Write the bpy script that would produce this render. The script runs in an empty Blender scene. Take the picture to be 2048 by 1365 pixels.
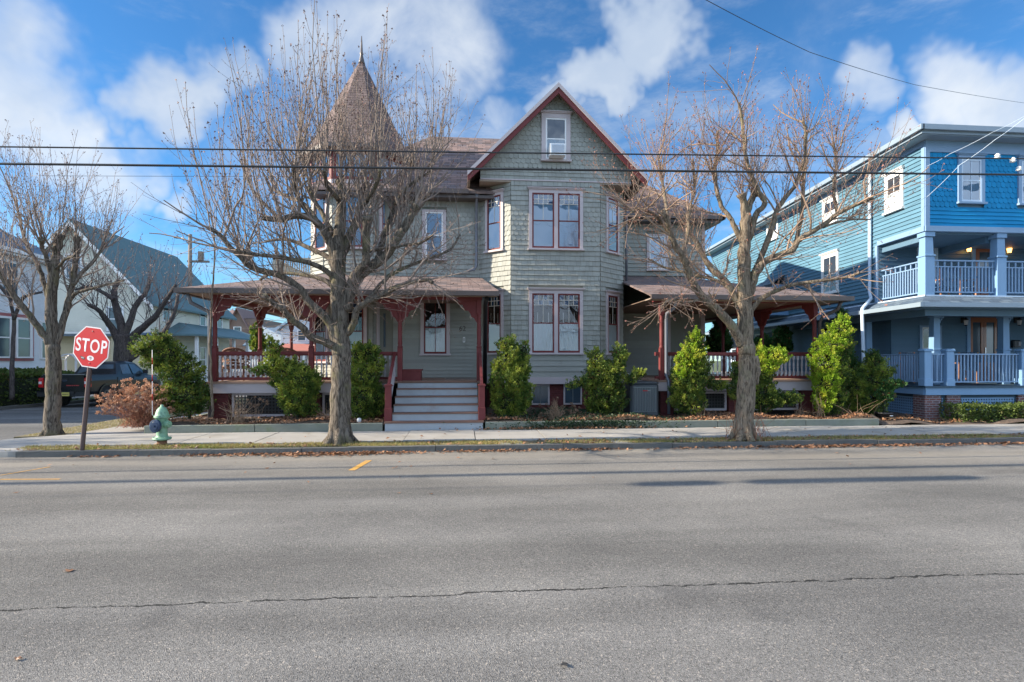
import bpy, math, random
import numpy as np
from mathutils import Vector, Matrix
random.seed(7)
R = math.radians
scene = bpy.context.scene
C = scene.collection
# ------------------------------------------------------------ camera
TH = R(5.03); CT, ST = math.cos(TH), math.sin(TH)
FPX, CX, HY, CH = 1100.0, 1024.0, 720.0, 1.80
cam = bpy.data.cameras.new('camera'); cam.lens = FPX/2048*36; cam.sensor_width = 36
cam.shift_y = (HY-682.5)/2048; cam.clip_end = 3000; cam.clip_start = .1
co = bpy.data.objects.new('camera', cam); C.objects.link(co)
co.location = (0, 0, CH); co.rotation_euler = (R(90), 0, -TH)
scene.camera = co
# ------------------------------------------------------------ light
SUNV = Vector((-1, -.03, .48)).normalized()            # towards the sun
EL = math.asin(SUNV.z); AZ = math.atan2(SUNV.x, SUNV.y)
sl = bpy.data.lights.new('sun', 'SUN'); sl.energy = 5.0; sl.angle = R(.5); sl.color = (1, .88, .70)
so = bpy.data.objects.new('sun', sl); C.objects.link(so); so.location = (-40, 8, 30)
so.rotation_euler = SUNV.to_track_quat('Z', 'Y').to_euler()
world = bpy.data.worlds.new('World'); scene.world = world; world.use_nodes = True
scene.view_settings.view_transform = 'Standard'; scene.view_settings.look = 'None'
scene.view_settings.exposure = 1.22; scene.view_settings.gamma = 1
# ------------------------------------------------------------ pixel <-> plane helpers (photo pixels, 2048 wide)
def X_at(px, Y):
    t = (px-CX)/FPX
    return Y*(t*CT+ST)/(CT-t*ST)
def Z_at(py, X, Y): return CH+(HY-py)*(Y*CT+X*ST)/FPX
def at(px, py, Y):
    X = X_at(px, Y); return Vector((X, Y, Z_at(py, X, Y)))
# ------------------------------------------------------------ node helpers
class NT:
    def __init__(s, mat): s.t = mat.node_tree; s.t.nodes.clear()
    def n(s, kind, **kw):
        nd = s.t.nodes.new(kind)
        for k, v in kw.items():
            if k.startswith('_'): setattr(nd, k[1:], v)
            else:
                k = k.replace('__', ' ')
                nd.inputs[int(k[1:]) if k[0] == 'i' and k[1:].isdigit() else k].default_value = v
        return nd
    def l(s, a, b): s.t.links.new(a, b)
    def math(s, op, a, b=None, clamp=False):
        m = s.t.nodes.new('ShaderNodeMath'); m.operation = op; m.use_clamp = clamp
        for i, v in enumerate((a, b)):
            if v is None: continue
            if isinstance(v, (int, float)): m.inputs[i].default_value = v
            else: s.l(v, m.inputs[i])
        return m.outputs[0]
    def mix(s, f, a, b, bt='MIX'):
        m = s.t.nodes.new('ShaderNodeMix'); m.data_type = 'RGBA'; m.blend_type = bt
        for i, v in ((0, f), (6, a), (7, b)):
            if isinstance(v, (int, float)): m.inputs[i].default_value = v
            elif isinstance(v, tuple): m.inputs[i].default_value = v if len(v) == 4 else (*v, 1)
            else: s.l(v, m.inputs[i])
        return m.outputs[2]
    def sstep(s, v, a, b):
        m = s.t.nodes.new('ShaderNodeMapRange'); m.interpolation_type = 'SMOOTHSTEP'
        m.inputs['From Min'].default_value = a; m.inputs['From Max'].default_value = b
        s.l(v, m.inputs['Value']); return m.outputs[0]
# ------------------------------------------------------------ sky with clouds (by direction)
w = NT(world)
tc = w.n('ShaderNodeTexCoord')
sky = w.n('ShaderNodeTexSky', _sky_type='NISHITA', _sun_disc=False, _sun_elevation=EL, _sun_rotation=AZ, _air_density=1.0, _dust_density=.0, _ozone_density=4.0)
hsv = w.n('ShaderNodeHueSaturation', Saturation=1.05, Value=.90); w.l(w.mix(1.0, sky.outputs[0], (.70, 1.02, 1.20), 'MULTIPLY'), hsv.inputs['Color'])
nm = w.n('ShaderNodeVectorMath', _operation='NORMALIZE'); w.l(tc.outputs['Generated'], nm.inputs[0])
warp = w.n('ShaderNodeTexNoise', Scale=3.2, Detail=5.0, Roughness=.62); w.l(nm.outputs[0], warp.inputs['Vector'])
wv = w.n('ShaderNodeVectorMath', _operation='MULTIPLY_ADD'); wv.inputs[1].default_value = (.34,)*3
w.l(warp.outputs['Color'], wv.inputs[0]); w.l(nm.outputs[0], wv.inputs[2])
sb = w.n('ShaderNodeVectorMath', _operation='SUBTRACT'); sb.inputs[1].default_value = (.17,)*3; w.l(wv.outputs[0], sb.inputs[0])
wn = w.n('ShaderNodeVectorMath', _operation='NORMALIZE'); w.l(sb.outputs[0], wn.inputs[0])
def pxdir(px, py):
    r, u = (px-CX)/FPX, (HY-py)/FPX
    return Vector((r*CT+ST, CT-r*ST, u)).normalized()
CL = [(20,90,230,1.0),(130,190,150,.9),(215,300,120,.8),(370,190,105,1.0),(450,140,90,.8),(350,400,60,.75),(640,110,130,.85),(760,70,150,.8),(900,80,150,.7),
      (1270,40,110,1.2),(1190,120,80,1.15),(1130,180,50,.8),(1060,210,70,.5),(1720,140,80,.7),(1960,140,140,.95),(2060,220,150,.9),(1780,265,60,.9),(1700,330,90,.5),(1450,230,120,.35),(560,330,180,.3),(-250,350,250,.7),(2400,200,280,.8),(120,420,130,.35)]
acc = None
for (px, py, rad, amp) in CL:
    dv = pxdir(px, py)
    dt = w.n('ShaderNodeVectorMath', _operation='DOT_PRODUCT'); dt.inputs[1].default_value = dv; w.l(wn.outputs[0], dt.inputs[0])
    ang = rad/FPX*math.cos(math.atan(math.hypot(px-CX, py-HY)/FPX))**1.3
    mr = w.n('ShaderNodeMapRange', _interpolation_type='SMOOTHSTEP')
    mr.inputs['From Min'].default_value = math.cos(ang*1.15); mr.inputs['From Max'].default_value = math.cos(ang*.15); mr.inputs['To Max'].default_value = amp
    w.l(dt.outputs['Value'], mr.inputs['Value'])
    acc = mr.outputs[0] if acc is None else w.math('MAXIMUM', acc, mr.outputs[0])
fine = w.n('ShaderNodeTexNoise', Scale=7.0, Detail=8.0, Roughness=.6, Distortion=.4); w.l(nm.outputs[0], fine.inputs['Vector'])
# unseen clouds behind the camera, added bright and bluish to fill the shade
bgc = w.n('ShaderNodeTexNoise', Scale=2.1, Detail=7.0, Roughness=.55); w.l(nm.outputs[0], bgc.inputs['Vector'])
sepn = w.n('ShaderNodeSeparateXYZ'); w.l(nm.outputs[0], sepn.inputs[0])
back = w.sstep(sepn.outputs['Y'], .45, .0)
bgm = w.math('MULTIPLY', w.sstep(bgc.outputs['Fac'], .38, .56), back)
acc = w.math('MAXIMUM', acc, w.math('MULTIPLY', bgm, .8))
den = w.math('ADD', acc, w.math('MULTIPLY', w.math('SUBTRACT', fine.outputs['Fac'], .5), 1.1))
wm = w.n('ShaderNodeMapping'); wm.inputs['Scale'].default_value = (1.6, 1, 4.5); wm.inputs['Rotation'].default_value = (0, .5, 0); w.l(nm.outputs[0], wm.inputs['Vector'])
wisp = w.n('ShaderNodeTexNoise', Scale=2.6, Detail=10.0, Roughness=.64); w.l(wm.outputs[0], wisp.inputs['Vector'])
mask = w.math('MAXIMUM', w.math('MULTIPLY', w.sstep(den, -.05, 1.25), .95, True), w.math('MULTIPLY', w.sstep(wisp.outputs['Fac'], .42, .75), .55))
shade = w.n('ShaderNodeTexNoise', Scale=3.4, Detail=4.0); w.l(wn.outputs[0], shade.inputs['Vector'])
ccol = w.mix(w.sstep(shade.outputs['Fac'], .38, .62), (3.1, 3.7, 4.6), (5.0, 5.3, 5.6))
ccol = w.mix(back, ccol, (9.6, 11.6, 14.6))
colr = w.mix(mask, hsv.outputs[0], ccol)
bg = w.n('ShaderNodeBackground', Strength=.078); w.l(colr, bg.inputs['Color'])
wo = w.n('ShaderNodeOutputWorld'); w.l(bg.outputs[0], wo.inputs['Surface'])
# ------------------------------------------------------------ materials
MATS = {}
def newmat(name):
    m = bpy.data.materials.new(name); m.use_nodes = True; MATS[name] = m
    t = NT(m); b = t.n('ShaderNodeBsdfPrincipled'); o = t.n('ShaderNodeOutputMaterial'); t.l(b.outputs[0], o.inputs['Surface'])
    return m, t, b
def mat(name, col, rough=.6, var=.12, vs=2.5, bump=.0, bs=60, metal=0, spec=.5, dirt=None, ds=1.2, isl=0, coat=0):
    m, t, b = newmat(name)
    co_ = t.n('ShaderNodeTexCoord')
    nz = t.n('ShaderNodeTexNoise', Scale=vs, Detail=6.0, Roughness=.6); t.l(co_.outputs['Object'], nz.inputs['Vector'])
    c = t.mix(nz.outputs['Fac'], tuple(x*(1-var*1.6) for x in col), tuple(min(1, x*(1+var*1.6)) for x in col))
    if isl:
        g = t.n('ShaderNodeNewGeometry')
        c = t.mix(1.0, c, t.mix(g.outputs['Random Per Island'], (1-isl,)*3, (1+isl,)*3), 'MULTIPLY')
    if dirt:
        n2 = t.n('ShaderNodeTexNoise', Scale=ds, Detail=8.0, Roughness=.7); t.l(co_.outputs['Object'], n2.inputs['Vector'])
        c = t.mix(t.sstep(n2.outputs['Fac'], .5, .72), c, dirt)
    t.l(c, b.inputs['Base Color'])
    b.inputs['Roughness'].default_value = rough; b.inputs['Metallic'].default_value = metal
    b.inputs['Specular IOR Level'].default_value = spec; b.inputs['Coat Weight'].default_value = coat
    if bump:
        n3 = t.n('ShaderNodeTexNoise', Scale=bs, Detail=4.0); t.l(co_.outputs['Object'], n3.inputs['Vector'])
        bp = t.n('ShaderNodeBump', Strength=1.0, Distance=bump); t.l(n3.outputs['Fac'], bp.inputs['Height']); t.l(bp.outputs[0], b.inputs['Normal'])
    return m
def asphalt(name, base, crack=True):
    m, t, b = newmat(name)
    tc = t.n('ShaderNodeTexCoord'); P = tc.outputs['Object']
    v = t.n('ShaderNodeTexVoronoi', Scale=150.0); t.l(P, v.inputs['Vector'])
    v2 = t.n('ShaderNodeTexVoronoi', Scale=95.0); t.l(P, v2.inputs['Vector'])
    n1 = t.n('ShaderNodeTexNoise', Scale=.35, Detail=5.0, Roughness=.6); t.l(P, n1.inputs['Vector'])
    n2 = t.n('ShaderNodeTexNoise', Scale=40.0, Detail=5.0, Roughness=.7); t.l(P, n2.inputs['Vector'])
    mp = t.n('ShaderNodeMapping'); mp.inputs['Scale'].default_value = (.12, 1.1, 1); t.l(P, mp.inputs['Vector'])
    n4 = t.n('ShaderNodeTexNoise', Scale=1.0, Detail=4.0); t.l(mp.outputs[0], n4.inputs['Vector'])
    sp = t.n('ShaderNodeSeparateColor'); t.l(v.outputs['Color'], sp.inputs[0])
    c = t.mix(sp.outputs[0], tuple(x*.55 for x in base), tuple(x*1.35 for x in base))
    sp2 = t.n('ShaderNodeSeparateColor'); t.l(v2.outputs['Color'], sp2.inputs[0])
    c = t.mix(t.sstep(sp2.outputs[1], .94, .97), c, (base[0]*1.7, base[1]*1.6, base[2]*1.5))
    c = t.mix(t.math('MULTIPLY', t.sstep(n2.outputs['Fac'], .44, .34), .75), c, (.03, .03, .032))
    c = t.mix(.8, c, t.mix(t.sstep(n1.outputs['Fac'], .3, .7), (.78,)*3, (1.2, 1.19, 1.17)), 'MULTIPLY')
    c = t.mix(.8, c, t.mix(t.sstep(n4.outputs['Fac'], .32, .68), (.70,)*3, (1.14,)*3), 'MULTIPLY')
    n7 = t.n('ShaderNodeTexNoise', Scale=.8, Detail=5.0, Roughness=.55, Distortion=.5); t.l(P, n7.inputs['Vector'])
    c = t.mix(t.math('MULTIPLY', t.sstep(n7.outputs['Fac'], .60, .70), .30), c, (.05, .05, .052))
    sx = t.n('ShaderNodeSeparateXYZ'); t.l(P, sx.inputs[0])
    h = t.math('ADD', v.outputs['Distance'], t.math('MULTIPLY', n2.outputs['Fac'], .8))
    if crack:
        wn_ = t.n('ShaderNodeTexNoise', Scale=1.2, Detail=9.0, Roughness=.72, _noise_dimensions='1D'); t.l(sx.outputs[0], wn_.inputs['W'])
        off = t.math('MULTIPLY', t.math('SUBTRACT', wn_.outputs['Fac'], .5), .20)
        dd = t.math('ABSOLUTE', t.math('SUBTRACT', t.math('SUBTRACT', sx.outputs[1], 4.25), off))
        n5 = t.n('ShaderNodeTexNoise', Scale=9.0, Detail=5.0); t.l(P, n5.inputs['Vector'])
        wdt = t.math('MULTIPLY_ADD', n5.outputs['Fac'], .060); wdt.node.inputs[2].default_value = -.021
        cr = t.math('LESS_THAN', dd, wdt)
        c = t.mix(t.math('MULTIPLY', cr, .9), c, (.012, .012, .012))
        side = t.sstep(t.math('SUBTRACT', sx.outputs[1], off), 4.2, 4.3)
        c = t.mix(side, t.mix(1.0, c, (1.02, 1.02, 1.03), 'MULTIPLY'), c)
        h = t.math('SUBTRACT', h, t.math('MULTIPLY', cr, 1.5))
        # sandy drift towards the kerb
        n6 = t.n('ShaderNodeTexNoise', Scale=1.1, Detail=7.0); t.l(mp.outputs[0], n6.inputs['Vector'])
        gut = t.math('MULTIPLY', t.sstep(sx.outputs[1], 7.2, 10.6), t.sstep(n6.outputs['Fac'], .3, .65))
        c = t.mix(t.math('MULTIPLY', gut, .6), c, (base[0]*1.75, base[1]*1.62, base[2]*1.42))
    t.l(c, b.inputs['Base Color']); b.inputs['Roughness'].default_value = .93; b.inputs['Specular IOR Level'].default_value = .25
    bp = t.n('ShaderNodeBump', Strength=.8, Distance=.006); t.l(h, bp.inputs['Height']); t.l(bp.outputs[0], b.inputs['Normal'])
    return m
def roofmat(name, cols, row=.14, wid=.3):
    m, t, b = newmat(name)
    uv = t.n('ShaderNodeUVMap')
    br = t.n('ShaderNodeTexBrick', Scale=1.0); t.l(uv.outputs[0], br.inputs['Vector'])
    br.offset = .37; br.inputs['Brick Width'].default_value = wid; br.inputs['Row Height'].default_value = row
    br.inputs['Mortar Size'].default_value = .006; br.inputs['Mortar Smooth'].default_value = .3
    br.inputs['Color1'].default_value = (0, 0, 0, 1); br.inputs['Color2'].default_value = (1, 1, 1, 1); br.inputs['Mortar'].default_value = (.5, .5, .5, 1)
    cr = t.n('ShaderNodeValToRGB'); cr.color_ramp.interpolation = 'LINEAR'
    while len(cr.color_ramp.elements) < len(cols): cr.color_ramp.elements.new(.5)
    for i, cc in enumerate(cols):
        cr.color_ramp.elements[i].position = i/(len(cols)-1); cr.color_ramp.elements[i].color = (*cc, 1)
    t.l(br.outputs['Color'], cr.inputs[0])
    n = t.n('ShaderNodeTexNoise', Scale=1.5, Detail=6.0); t.l(uv.outputs[0], n.inputs['Vector'])
    g = t.n('ShaderNodeTexNoise', Scale=120.0, Detail=2.0); t.l(uv.outputs[0], g.inputs['Vector'])
    c = t.mix(1.0, cr.outputs[0], t.mix(n.outputs['Fac'], (.75,)*3, (1.25,)*3), 'MULTIPLY')
    c = t.mix(.5, c, t.mix(g.outputs['Fac'], (.6,)*3, (1.4,)*3), 'MULTIPLY')
    c = t.mix(br.outputs['Fac'], c, tuple(x*.35 for x in cols[0]))
    t.l(c, b.inputs['Base Color']); b.inputs['Roughness'].default_value = .88
    sx = t.n('ShaderNodeSeparateXYZ'); t.l(uv.outputs[0], sx.inputs[0])
    saw = t.math('SUBTRACT', 1.0, t.math('FRACT', t.math('DIVIDE', sx.outputs[1], row)))
    hh = t.math('SUBTRACT', t.math('ADD', saw, t.math('MULTIPLY', g.outputs['Fac'], .25)), br.outputs['Fac'])
    bp = t.n('ShaderNodeBump', Strength=1.0, Distance=.012); t.l(hh, bp.inputs['Height']); t.l(bp.outputs[0], b.inputs['Normal'])
    return m
def brickmat(name, c1, c2, mort, bw=.2, rh=.067, ms=.012):
    m, t, b = newmat(name)
    uv = t.n('ShaderNodeUVMap')
    br = t.n('ShaderNodeTexBrick', Scale=1.0); t.l(uv.outputs[0], br.inputs['Vector'])
    br.inputs['Brick Width'].default_value = bw; br.inputs['Row Height'].default_value = rh; br.inputs['Mortar Size'].default_value = ms
    br.inputs['Color1'].default_value = (*c1, 1); br.inputs['Color2'].default_value = (*c2, 1); br.inputs['Mortar'].default_value = (*mort, 1)
    n = t.n('ShaderNodeTexNoise', Scale=14.0, Detail=6.0); t.l(uv.outputs[0], n.inputs['Vector'])
    c = t.mix(1.0, br.outputs['Color'], t.mix(n.outputs['Fac'], (.5,)*3, (1.5,)*3), 'MULTIPLY')
    t.l(c, b.inputs['Base Color']); b.inputs['Roughness'].default_value = .9
    bp = t.n('ShaderNodeBump', Strength=1.0, Distance=.008, ); bp.invert = True; t.l(br.outputs['Fac'], bp.inputs['Height']); t.l(bp.outputs[0], b.inputs['Normal'])
    return m
def sidingmat(name, col, row=.12):
    m, t, b = newmat(name)
    uv = t.n('ShaderNodeUVMap'); sx = t.n('ShaderNodeSeparateXYZ'); t.l(uv.outputs[0], sx.inputs[0])
    saw = t.math('FRACT', t.math('DIVIDE', sx.outputs[1], row))
    n = t.n('ShaderNodeTexNoise', Scale=1.3, Detail=6.0); t.l(uv.outputs[0], n.inputs['Vector'])
    c = t.mix(n.outputs['Fac'], tuple(x*.85 for x in col), tuple(min(1, x*1.15) for x in col))
    t.l(c, b.inputs['Base Color']); b.inputs['Roughness'].default_value = .6
    bp = t.n('ShaderNodeBump', Strength=1.0, Distance=.02); t.l(t.math('SUBTRACT', 1.0, saw), bp.inputs['Height']); t.l(bp.outputs[0], b.inputs['Normal'])
    return m
def glassmat(name, k=.1, tint=(1, 1, 1)):
    m = bpy.data.materials.new(name); m.use_nodes = True; t = NT(m); MATS[name] = m
    lw = t.n('ShaderNodeFresnel', IOR=1.6); tr = t.n('ShaderNodeBsdfTransparent', Color=(*tint, 1)); gl = t.n('ShaderNodeBsdfGlossy', Roughness=.015)
    tcx = t.n('ShaderNodeTexCoord'); nz = t.n('ShaderNodeTexNoise', Scale=2.2, Detail=1.0); t.l(tcx.outputs['Object'], nz.inputs['Vector'])
    bp = t.n('ShaderNodeBump', Strength=.25, Distance=.02); t.l(nz.outputs['Fac'], bp.inputs['Height']); t.l(bp.outputs[0], gl.inputs['Normal'])
    f = t.math('ADD', lw.outputs[0], k, True)
    ms = t.n('ShaderNodeMixShader'); t.l(f, ms.inputs[0]); t.l(tr.outputs[0], ms.inputs[1]); t.l(gl.outputs[0], ms.inputs[2])
    o = t.n('ShaderNodeOutputMaterial'); t.l(ms.outputs[0], o.inputs['Surface']); return m
def barkmat(name, dark, light, lichen):
    m, t, b = newmat(name)
    tc = t.n('ShaderNodeTexCoord'); mp = t.n('ShaderNodeMapping'); mp.inputs['Scale'].default_value = (1, 1, .16); t.l(tc.outputs['Object'], mp.inputs['Vector'])
    v = t.n('ShaderNodeTexNoise', Scale=26.0, Detail=6.0, Roughness=.65, Distortion=1.2); t.l(mp.outputs[0], v.inputs['Vector'])
    n = t.n('ShaderNodeTexNoise', Scale=2.4, Detail=6.0, Roughness=.7); t.l(tc.outputs['Object'], n.inputs['Vector'])
    c = t.mix(t.sstep(v.outputs['Fac'], .34, .62), dark, light)
    c = t.mix(t.math('MULTIPLY', t.sstep(n.outputs['Fac'], .5, .7), .75), c, lichen)
    t.l(c, b.inputs['Base Color']); b.inputs['Roughness'].default_value = .92; b.inputs['Specular IOR Level'].default_value = .2
    bp = t.n('ShaderNodeBump', Strength=1.0, Distance=.035); t.l(v.outputs['Fac'], bp.inputs['Height']); t.l(bp.outputs[0], b.inputs['Normal'])
    return m
def leafmat(name, a, bcol, hi, lo=.45, hi_=.8, scale=2.2, trans=.25, rough=.55):
    m, t, b = newmat(name)
    g = t.n('ShaderNodeNewGeometry'); tc = t.n('ShaderNodeTexCoord')
    n = t.n('ShaderNodeTexNoise', Scale=scale, Detail=3.0); t.l(tc.outputs['Object'], n.inputs['Vector'])
    c = t.mix(g.outputs['Random Per Island'], a, bcol)
    c = t.mix(t.sstep(n.outputs['Fac'], lo, hi_), c, hi)
    if name.startswith('arbor'): c = t.mix(t.math('GREATER_THAN', t.math('FRACT', t.math('MULTIPLY', g.outputs['Random Per Island'], 37.0)), .93), c, (.16, .095, .04))
    t.l(c, b.inputs['Base Color']); b.inputs['Roughness'].default_value = rough; b.inputs['Specular IOR Level'].default_value = .3
    tl = t.n('ShaderNodeBsdfTranslucent'); t.l(c, tl.inputs['Color'])
    ms = t.n('ShaderNodeMixShader'); ms.inputs[0].default_value = trans
    o = [x for x in t.t.nodes if x.type == 'OUTPUT_MATERIAL'][0]
    t.l(b.outputs[0], ms.inputs[1]); t.l(tl.outputs[0], ms.inputs[2]); t.l(ms.outputs[0], o.inputs['Surface'])
    return m
def emis(name, col, s):
    m, t, b = newmat(name); b.inputs['Base Color'].default_value = (*col, 1); b.inputs['Emission Color'].default_value = (*col, 1); b.inputs['Emission Strength'].default_value = s; return m
# ------------------------------------------------------------ mesh builder
class MB:
    def __init__(s, xf=None): s.v = []; s.f = []; s.m = []; s.xf = xf; s.sm = []
    def P(s, p):
        p = s.xf(p) if s.xf else p
        s.v.append((float(p[0]), float(p[1]), float(p[2]))); return len(s.v)-1
    def face(s, pts, m=0, sm=False):
        s.f.append([s.P(p) for p in pts]); s.m.append(m); s.sm.append(sm)
    def idx(s, ids, m=0, sm=False): s.f.append(list(ids)); s.m.append(m); s.sm.append(sm)
    def box(s, x0, x1, y0, y1, z0, z1, m=0):
        a = [s.P(p) for p in ((x0,y0,z0),(x1,y0,z0),(x1,y1,z0),(x0,y1,z0),(x0,y0,z1),(x1,y0,z1),(x1,y1,z1),(x0,y1,z1))]
        for q in ((0,3,2,1),(4,5,6,7),(0,1,5,4),(1,2,6,5),(2,3,7,6),(3,0,4,7)): s.idx([a[i] for i in q], m)
    def bbox(s, x0, x1, y0, y1, z0, z1, r=.01, m=0):     # box with chamfered vertical edges and top
        pts = [(x0+r,y0),(x1-r,y0),(x1,y0+r),(x1,y1-r),(x1-r,y1),(x0+r,y1),(x0,y1-r),(x0,y0+r)]
        s.prism(pts, z0, z1-r, m, cap=False)
        cx, cy = (x0+x1)/2, (y0+y1)/2
        top = [(cx+(x-cx)*(1-2*r/max(.02, x1-x0)), cy+(y-cy)*(1-2*r/max(.02, y1-y0))) for x, y in pts]
        a = [s.P((x, y, z1-r)) for x, y in pts]; b = [s.P((x, y, z1)) for x, y in top]
        for i in range(8): s.idx([a[i], a[(i+1) % 8], b[(i+1) % 8], b[i]], m)
        s.idx(b, m)
    def prism(s, pts, z0, z1, m=0, cap=True, mtop=None):
        n = len(pts)
        a = [s.P((p[0], p[1], z0)) for p in pts]; b = [s.P((p[0], p[1], z1)) for p in pts]
        for i in range(n): s.idx([a[i], a[(i+1) % n], b[(i+1) % n], b[i]], m)
        if cap: s.idx(a[::-1], m); s.idx(b, m if mtop is None else mtop)
    def slab(s, pts, t=.06, m=0, mside=None):             # 3D polygon thickened downwards
        n = len(pts)
        a = [s.P(p) for p in pts]; b = [s.P((p[0], p[1], p[2]-t)) for p in pts]
        s.idx(a, m); s.idx(b[::-1], m if mside is None else mside)
        for i in range(n): s.idx([b[i], b[(i+1) % n], a[(i+1) % n], a[i]], m if mside is None else mside)
    def extr(s, pts, vec, m=0):                            # planar polygon extruded along a vector
        n = len(pts); v = Vector(vec)
        a = [s.P(p) for p in pts]; b = [s.P(Vector(p)+v) for p in pts]
        s.idx(a, m); s.idx(b[::-1], m)
        for i in range(n): s.idx([b[i], b[(i+1) % n], a[(i+1) % n], a[i]], m)
    def tube(s, pts, rad, n=6, m=0, cap=True, sm=True):
        pts = [Vector(p) for p in pts]; k = len(pts)
        rad = rad if isinstance(rad, (list, tuple)) else [rad]*k
        rings = []; up = None
        for i, p in enumerate(pts):
            d = (pts[min(i+1, k-1)]-pts[max(i-1, 0)])
            if d.length < 1e-7: d = Vector((0, 0, 1))
            d.normalize()
            if up is None: up = Vector((0, 1, 0)) if abs(d.y) < .9 else Vector((1, 0, 0))
            u = (up-d*up.dot(d)).normalized(); v = d.cross(u); up = u
            rings.append([s.P(p+(u*math.cos(2*math.pi*j/n)+v*math.sin(2*math.pi*j/n))*rad[i]) for j in range(n)])
        for i in range(k-1):
            for j in range(n): s.idx([rings[i][j], rings[i][(j+1) % n], rings[i+1][(j+1) % n], rings[i+1][j]], m, sm)
        if cap and rad[-1] > .004: s.idx(rings[-1], m)
        if cap and rad[0] > .004: s.idx(rings[0][::-1], m)
    def lathe(s, c, prof, n=12, m=0, sm=True):             # prof: (radius, z) from bottom to top around c
        rings = [[s.P((c[0]+r*math.cos(2*math.pi*j/n), c[1]+r*math.sin(2*math.pi*j/n), c[2]+z)) for j in range(n)] for r, z in prof]
        for i in range(len(rings)-1):
            for j in range(n): s.idx([rings[i][j], rings[i][(j+1) % n], rings[i+1][(j+1) % n], rings[i+1][j]], m, sm)
        s.idx(rings[0][::-1], m); s.idx(rings[-1], m)
    def build(s, name, mats, parent=None, off=None):
        me = bpy.data.meshes.new(name)
        V = np.array(s.v, dtype=np.float64).reshape(-1, 3)
        o = off if off is not None else (rootloc(parent) if parent is not None else Vector((0, 0, 0)))
        V = V-np.array(o)
        me.from_pydata(V.tolist(), [], s.f)
        mats = mats if isinstance(mats, (list, tuple)) else [mats]
        for x in mats: me.materials.append(MATS[x] if isinstance(x, str) else x)
        me.polygons.foreach_set('material_index', s.m)
        me.polygons.foreach_set('use_smooth', s.sm)
        me.update()
        # planar uv in metres
        nl = len(me.loops); ln = np.zeros(nl, dtype=np.int32); me.loops.foreach_get('vertex_index', ln)
        npoly = len(me.polygons); N = np.zeros(npoly*3); me.polygons.foreach_get('normal', N); N = N.reshape(-1, 3)
        lt = np.zeros(npoly, dtype=np.int32); me.polygons.foreach_get('loop_total', lt)
        LN = np.repeat(N, lt, axis=0); PV = V[ln]
        h = np.stack([-LN[:, 1], LN[:, 0], np.zeros(nl)], 1); hl = np.linalg.norm(h, axis=1); flat = hl < .05
        h[flat] = (1, 0, 0); hl[flat] = 1; h /= hl[:, None]
        vv = np.cross(LN, h); vv[flat] = (0, 1, 0)
        uv = np.stack([(PV*h).sum(1), (PV*vv).sum(1)], 1)
        ul = me.uv_layers.new(name='UVMap'); ul.data.foreach_set('uv', uv.ravel())
        ob = bpy.data.objects.new(name, me); C.objects.link(ob)
        if parent is not None: ob.parent = parent
        else: ob.location = o
        return ob
def rootloc(o):
    while o.parent is not None: o = o.parent
    return o.location
def tag(o, label=None, cat=None, group=None, kind=None):
    if label: o['label'] = label
    if cat: o['category'] = cat
    if group: o['group'] = group
    if kind: o['kind'] = kind
    return o
def empty(name, loc, label, cat, group=None, rz=0):
    o = bpy.data.objects.new(name, None); C.objects.link(o); o.location = loc; o.rotation_euler = (0, 0, rz); o.empty_display_size = .2
    return tag(o, label, cat, group)
def copyobj(o, parent, loc=None):
    c = o.copy(); C.objects.link(c); c.parent = parent
    if loc is not None: c.location = loc
    return c
def copytree(o, parent=None):
    c = o.copy(); C.objects.link(c); c.parent = parent
    for ch in list(o.children): copytree(ch, c)
    return c
class Fr:                                                   # wall frame: s along the wall, z up, o outwards
    def __init__(s, O, u, n, xf=None): s.O = Vector((O[0], O[1], 0)); s.u = Vector((u[0], u[1], 0)).normalized(); s.n = Vector((n[0], n[1], 0)).normalized()
    def __call__(s, p): q = s.O+s.u*p[0]+s.n*p[1]; return Vector((q.x, q.y, p[2]))   # p=(s,o,z)
def wallframe(p, q):                                        # from p to q, outward normal to the right hand when walking p->q seen from above... (front wall: p left, q right, normal -Y)
    u = Vector((q[0]-p[0], q[1]-p[1])).normalized(); return Fr(p, (u.x, u.y), (u.y, -u.x)), (Vector(q[:2])-Vector(p[:2])).length
def intervals(s0, s1, holes, z0, z1):
    iv = [(s0, s1)]
    for (a, b, c, d) in holes:
        if d <= z0+.01 or c >= z1-.01: continue
        out = []
        for (p, q) in iv:
            if b <= p or a >= q: out.append((p, q)); continue
            if a > p: out.append((p, a))
            if b < q: out.append((b, q))
        iv = out
    return [(p, q) for p, q in iv if q-p > .015]
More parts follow.
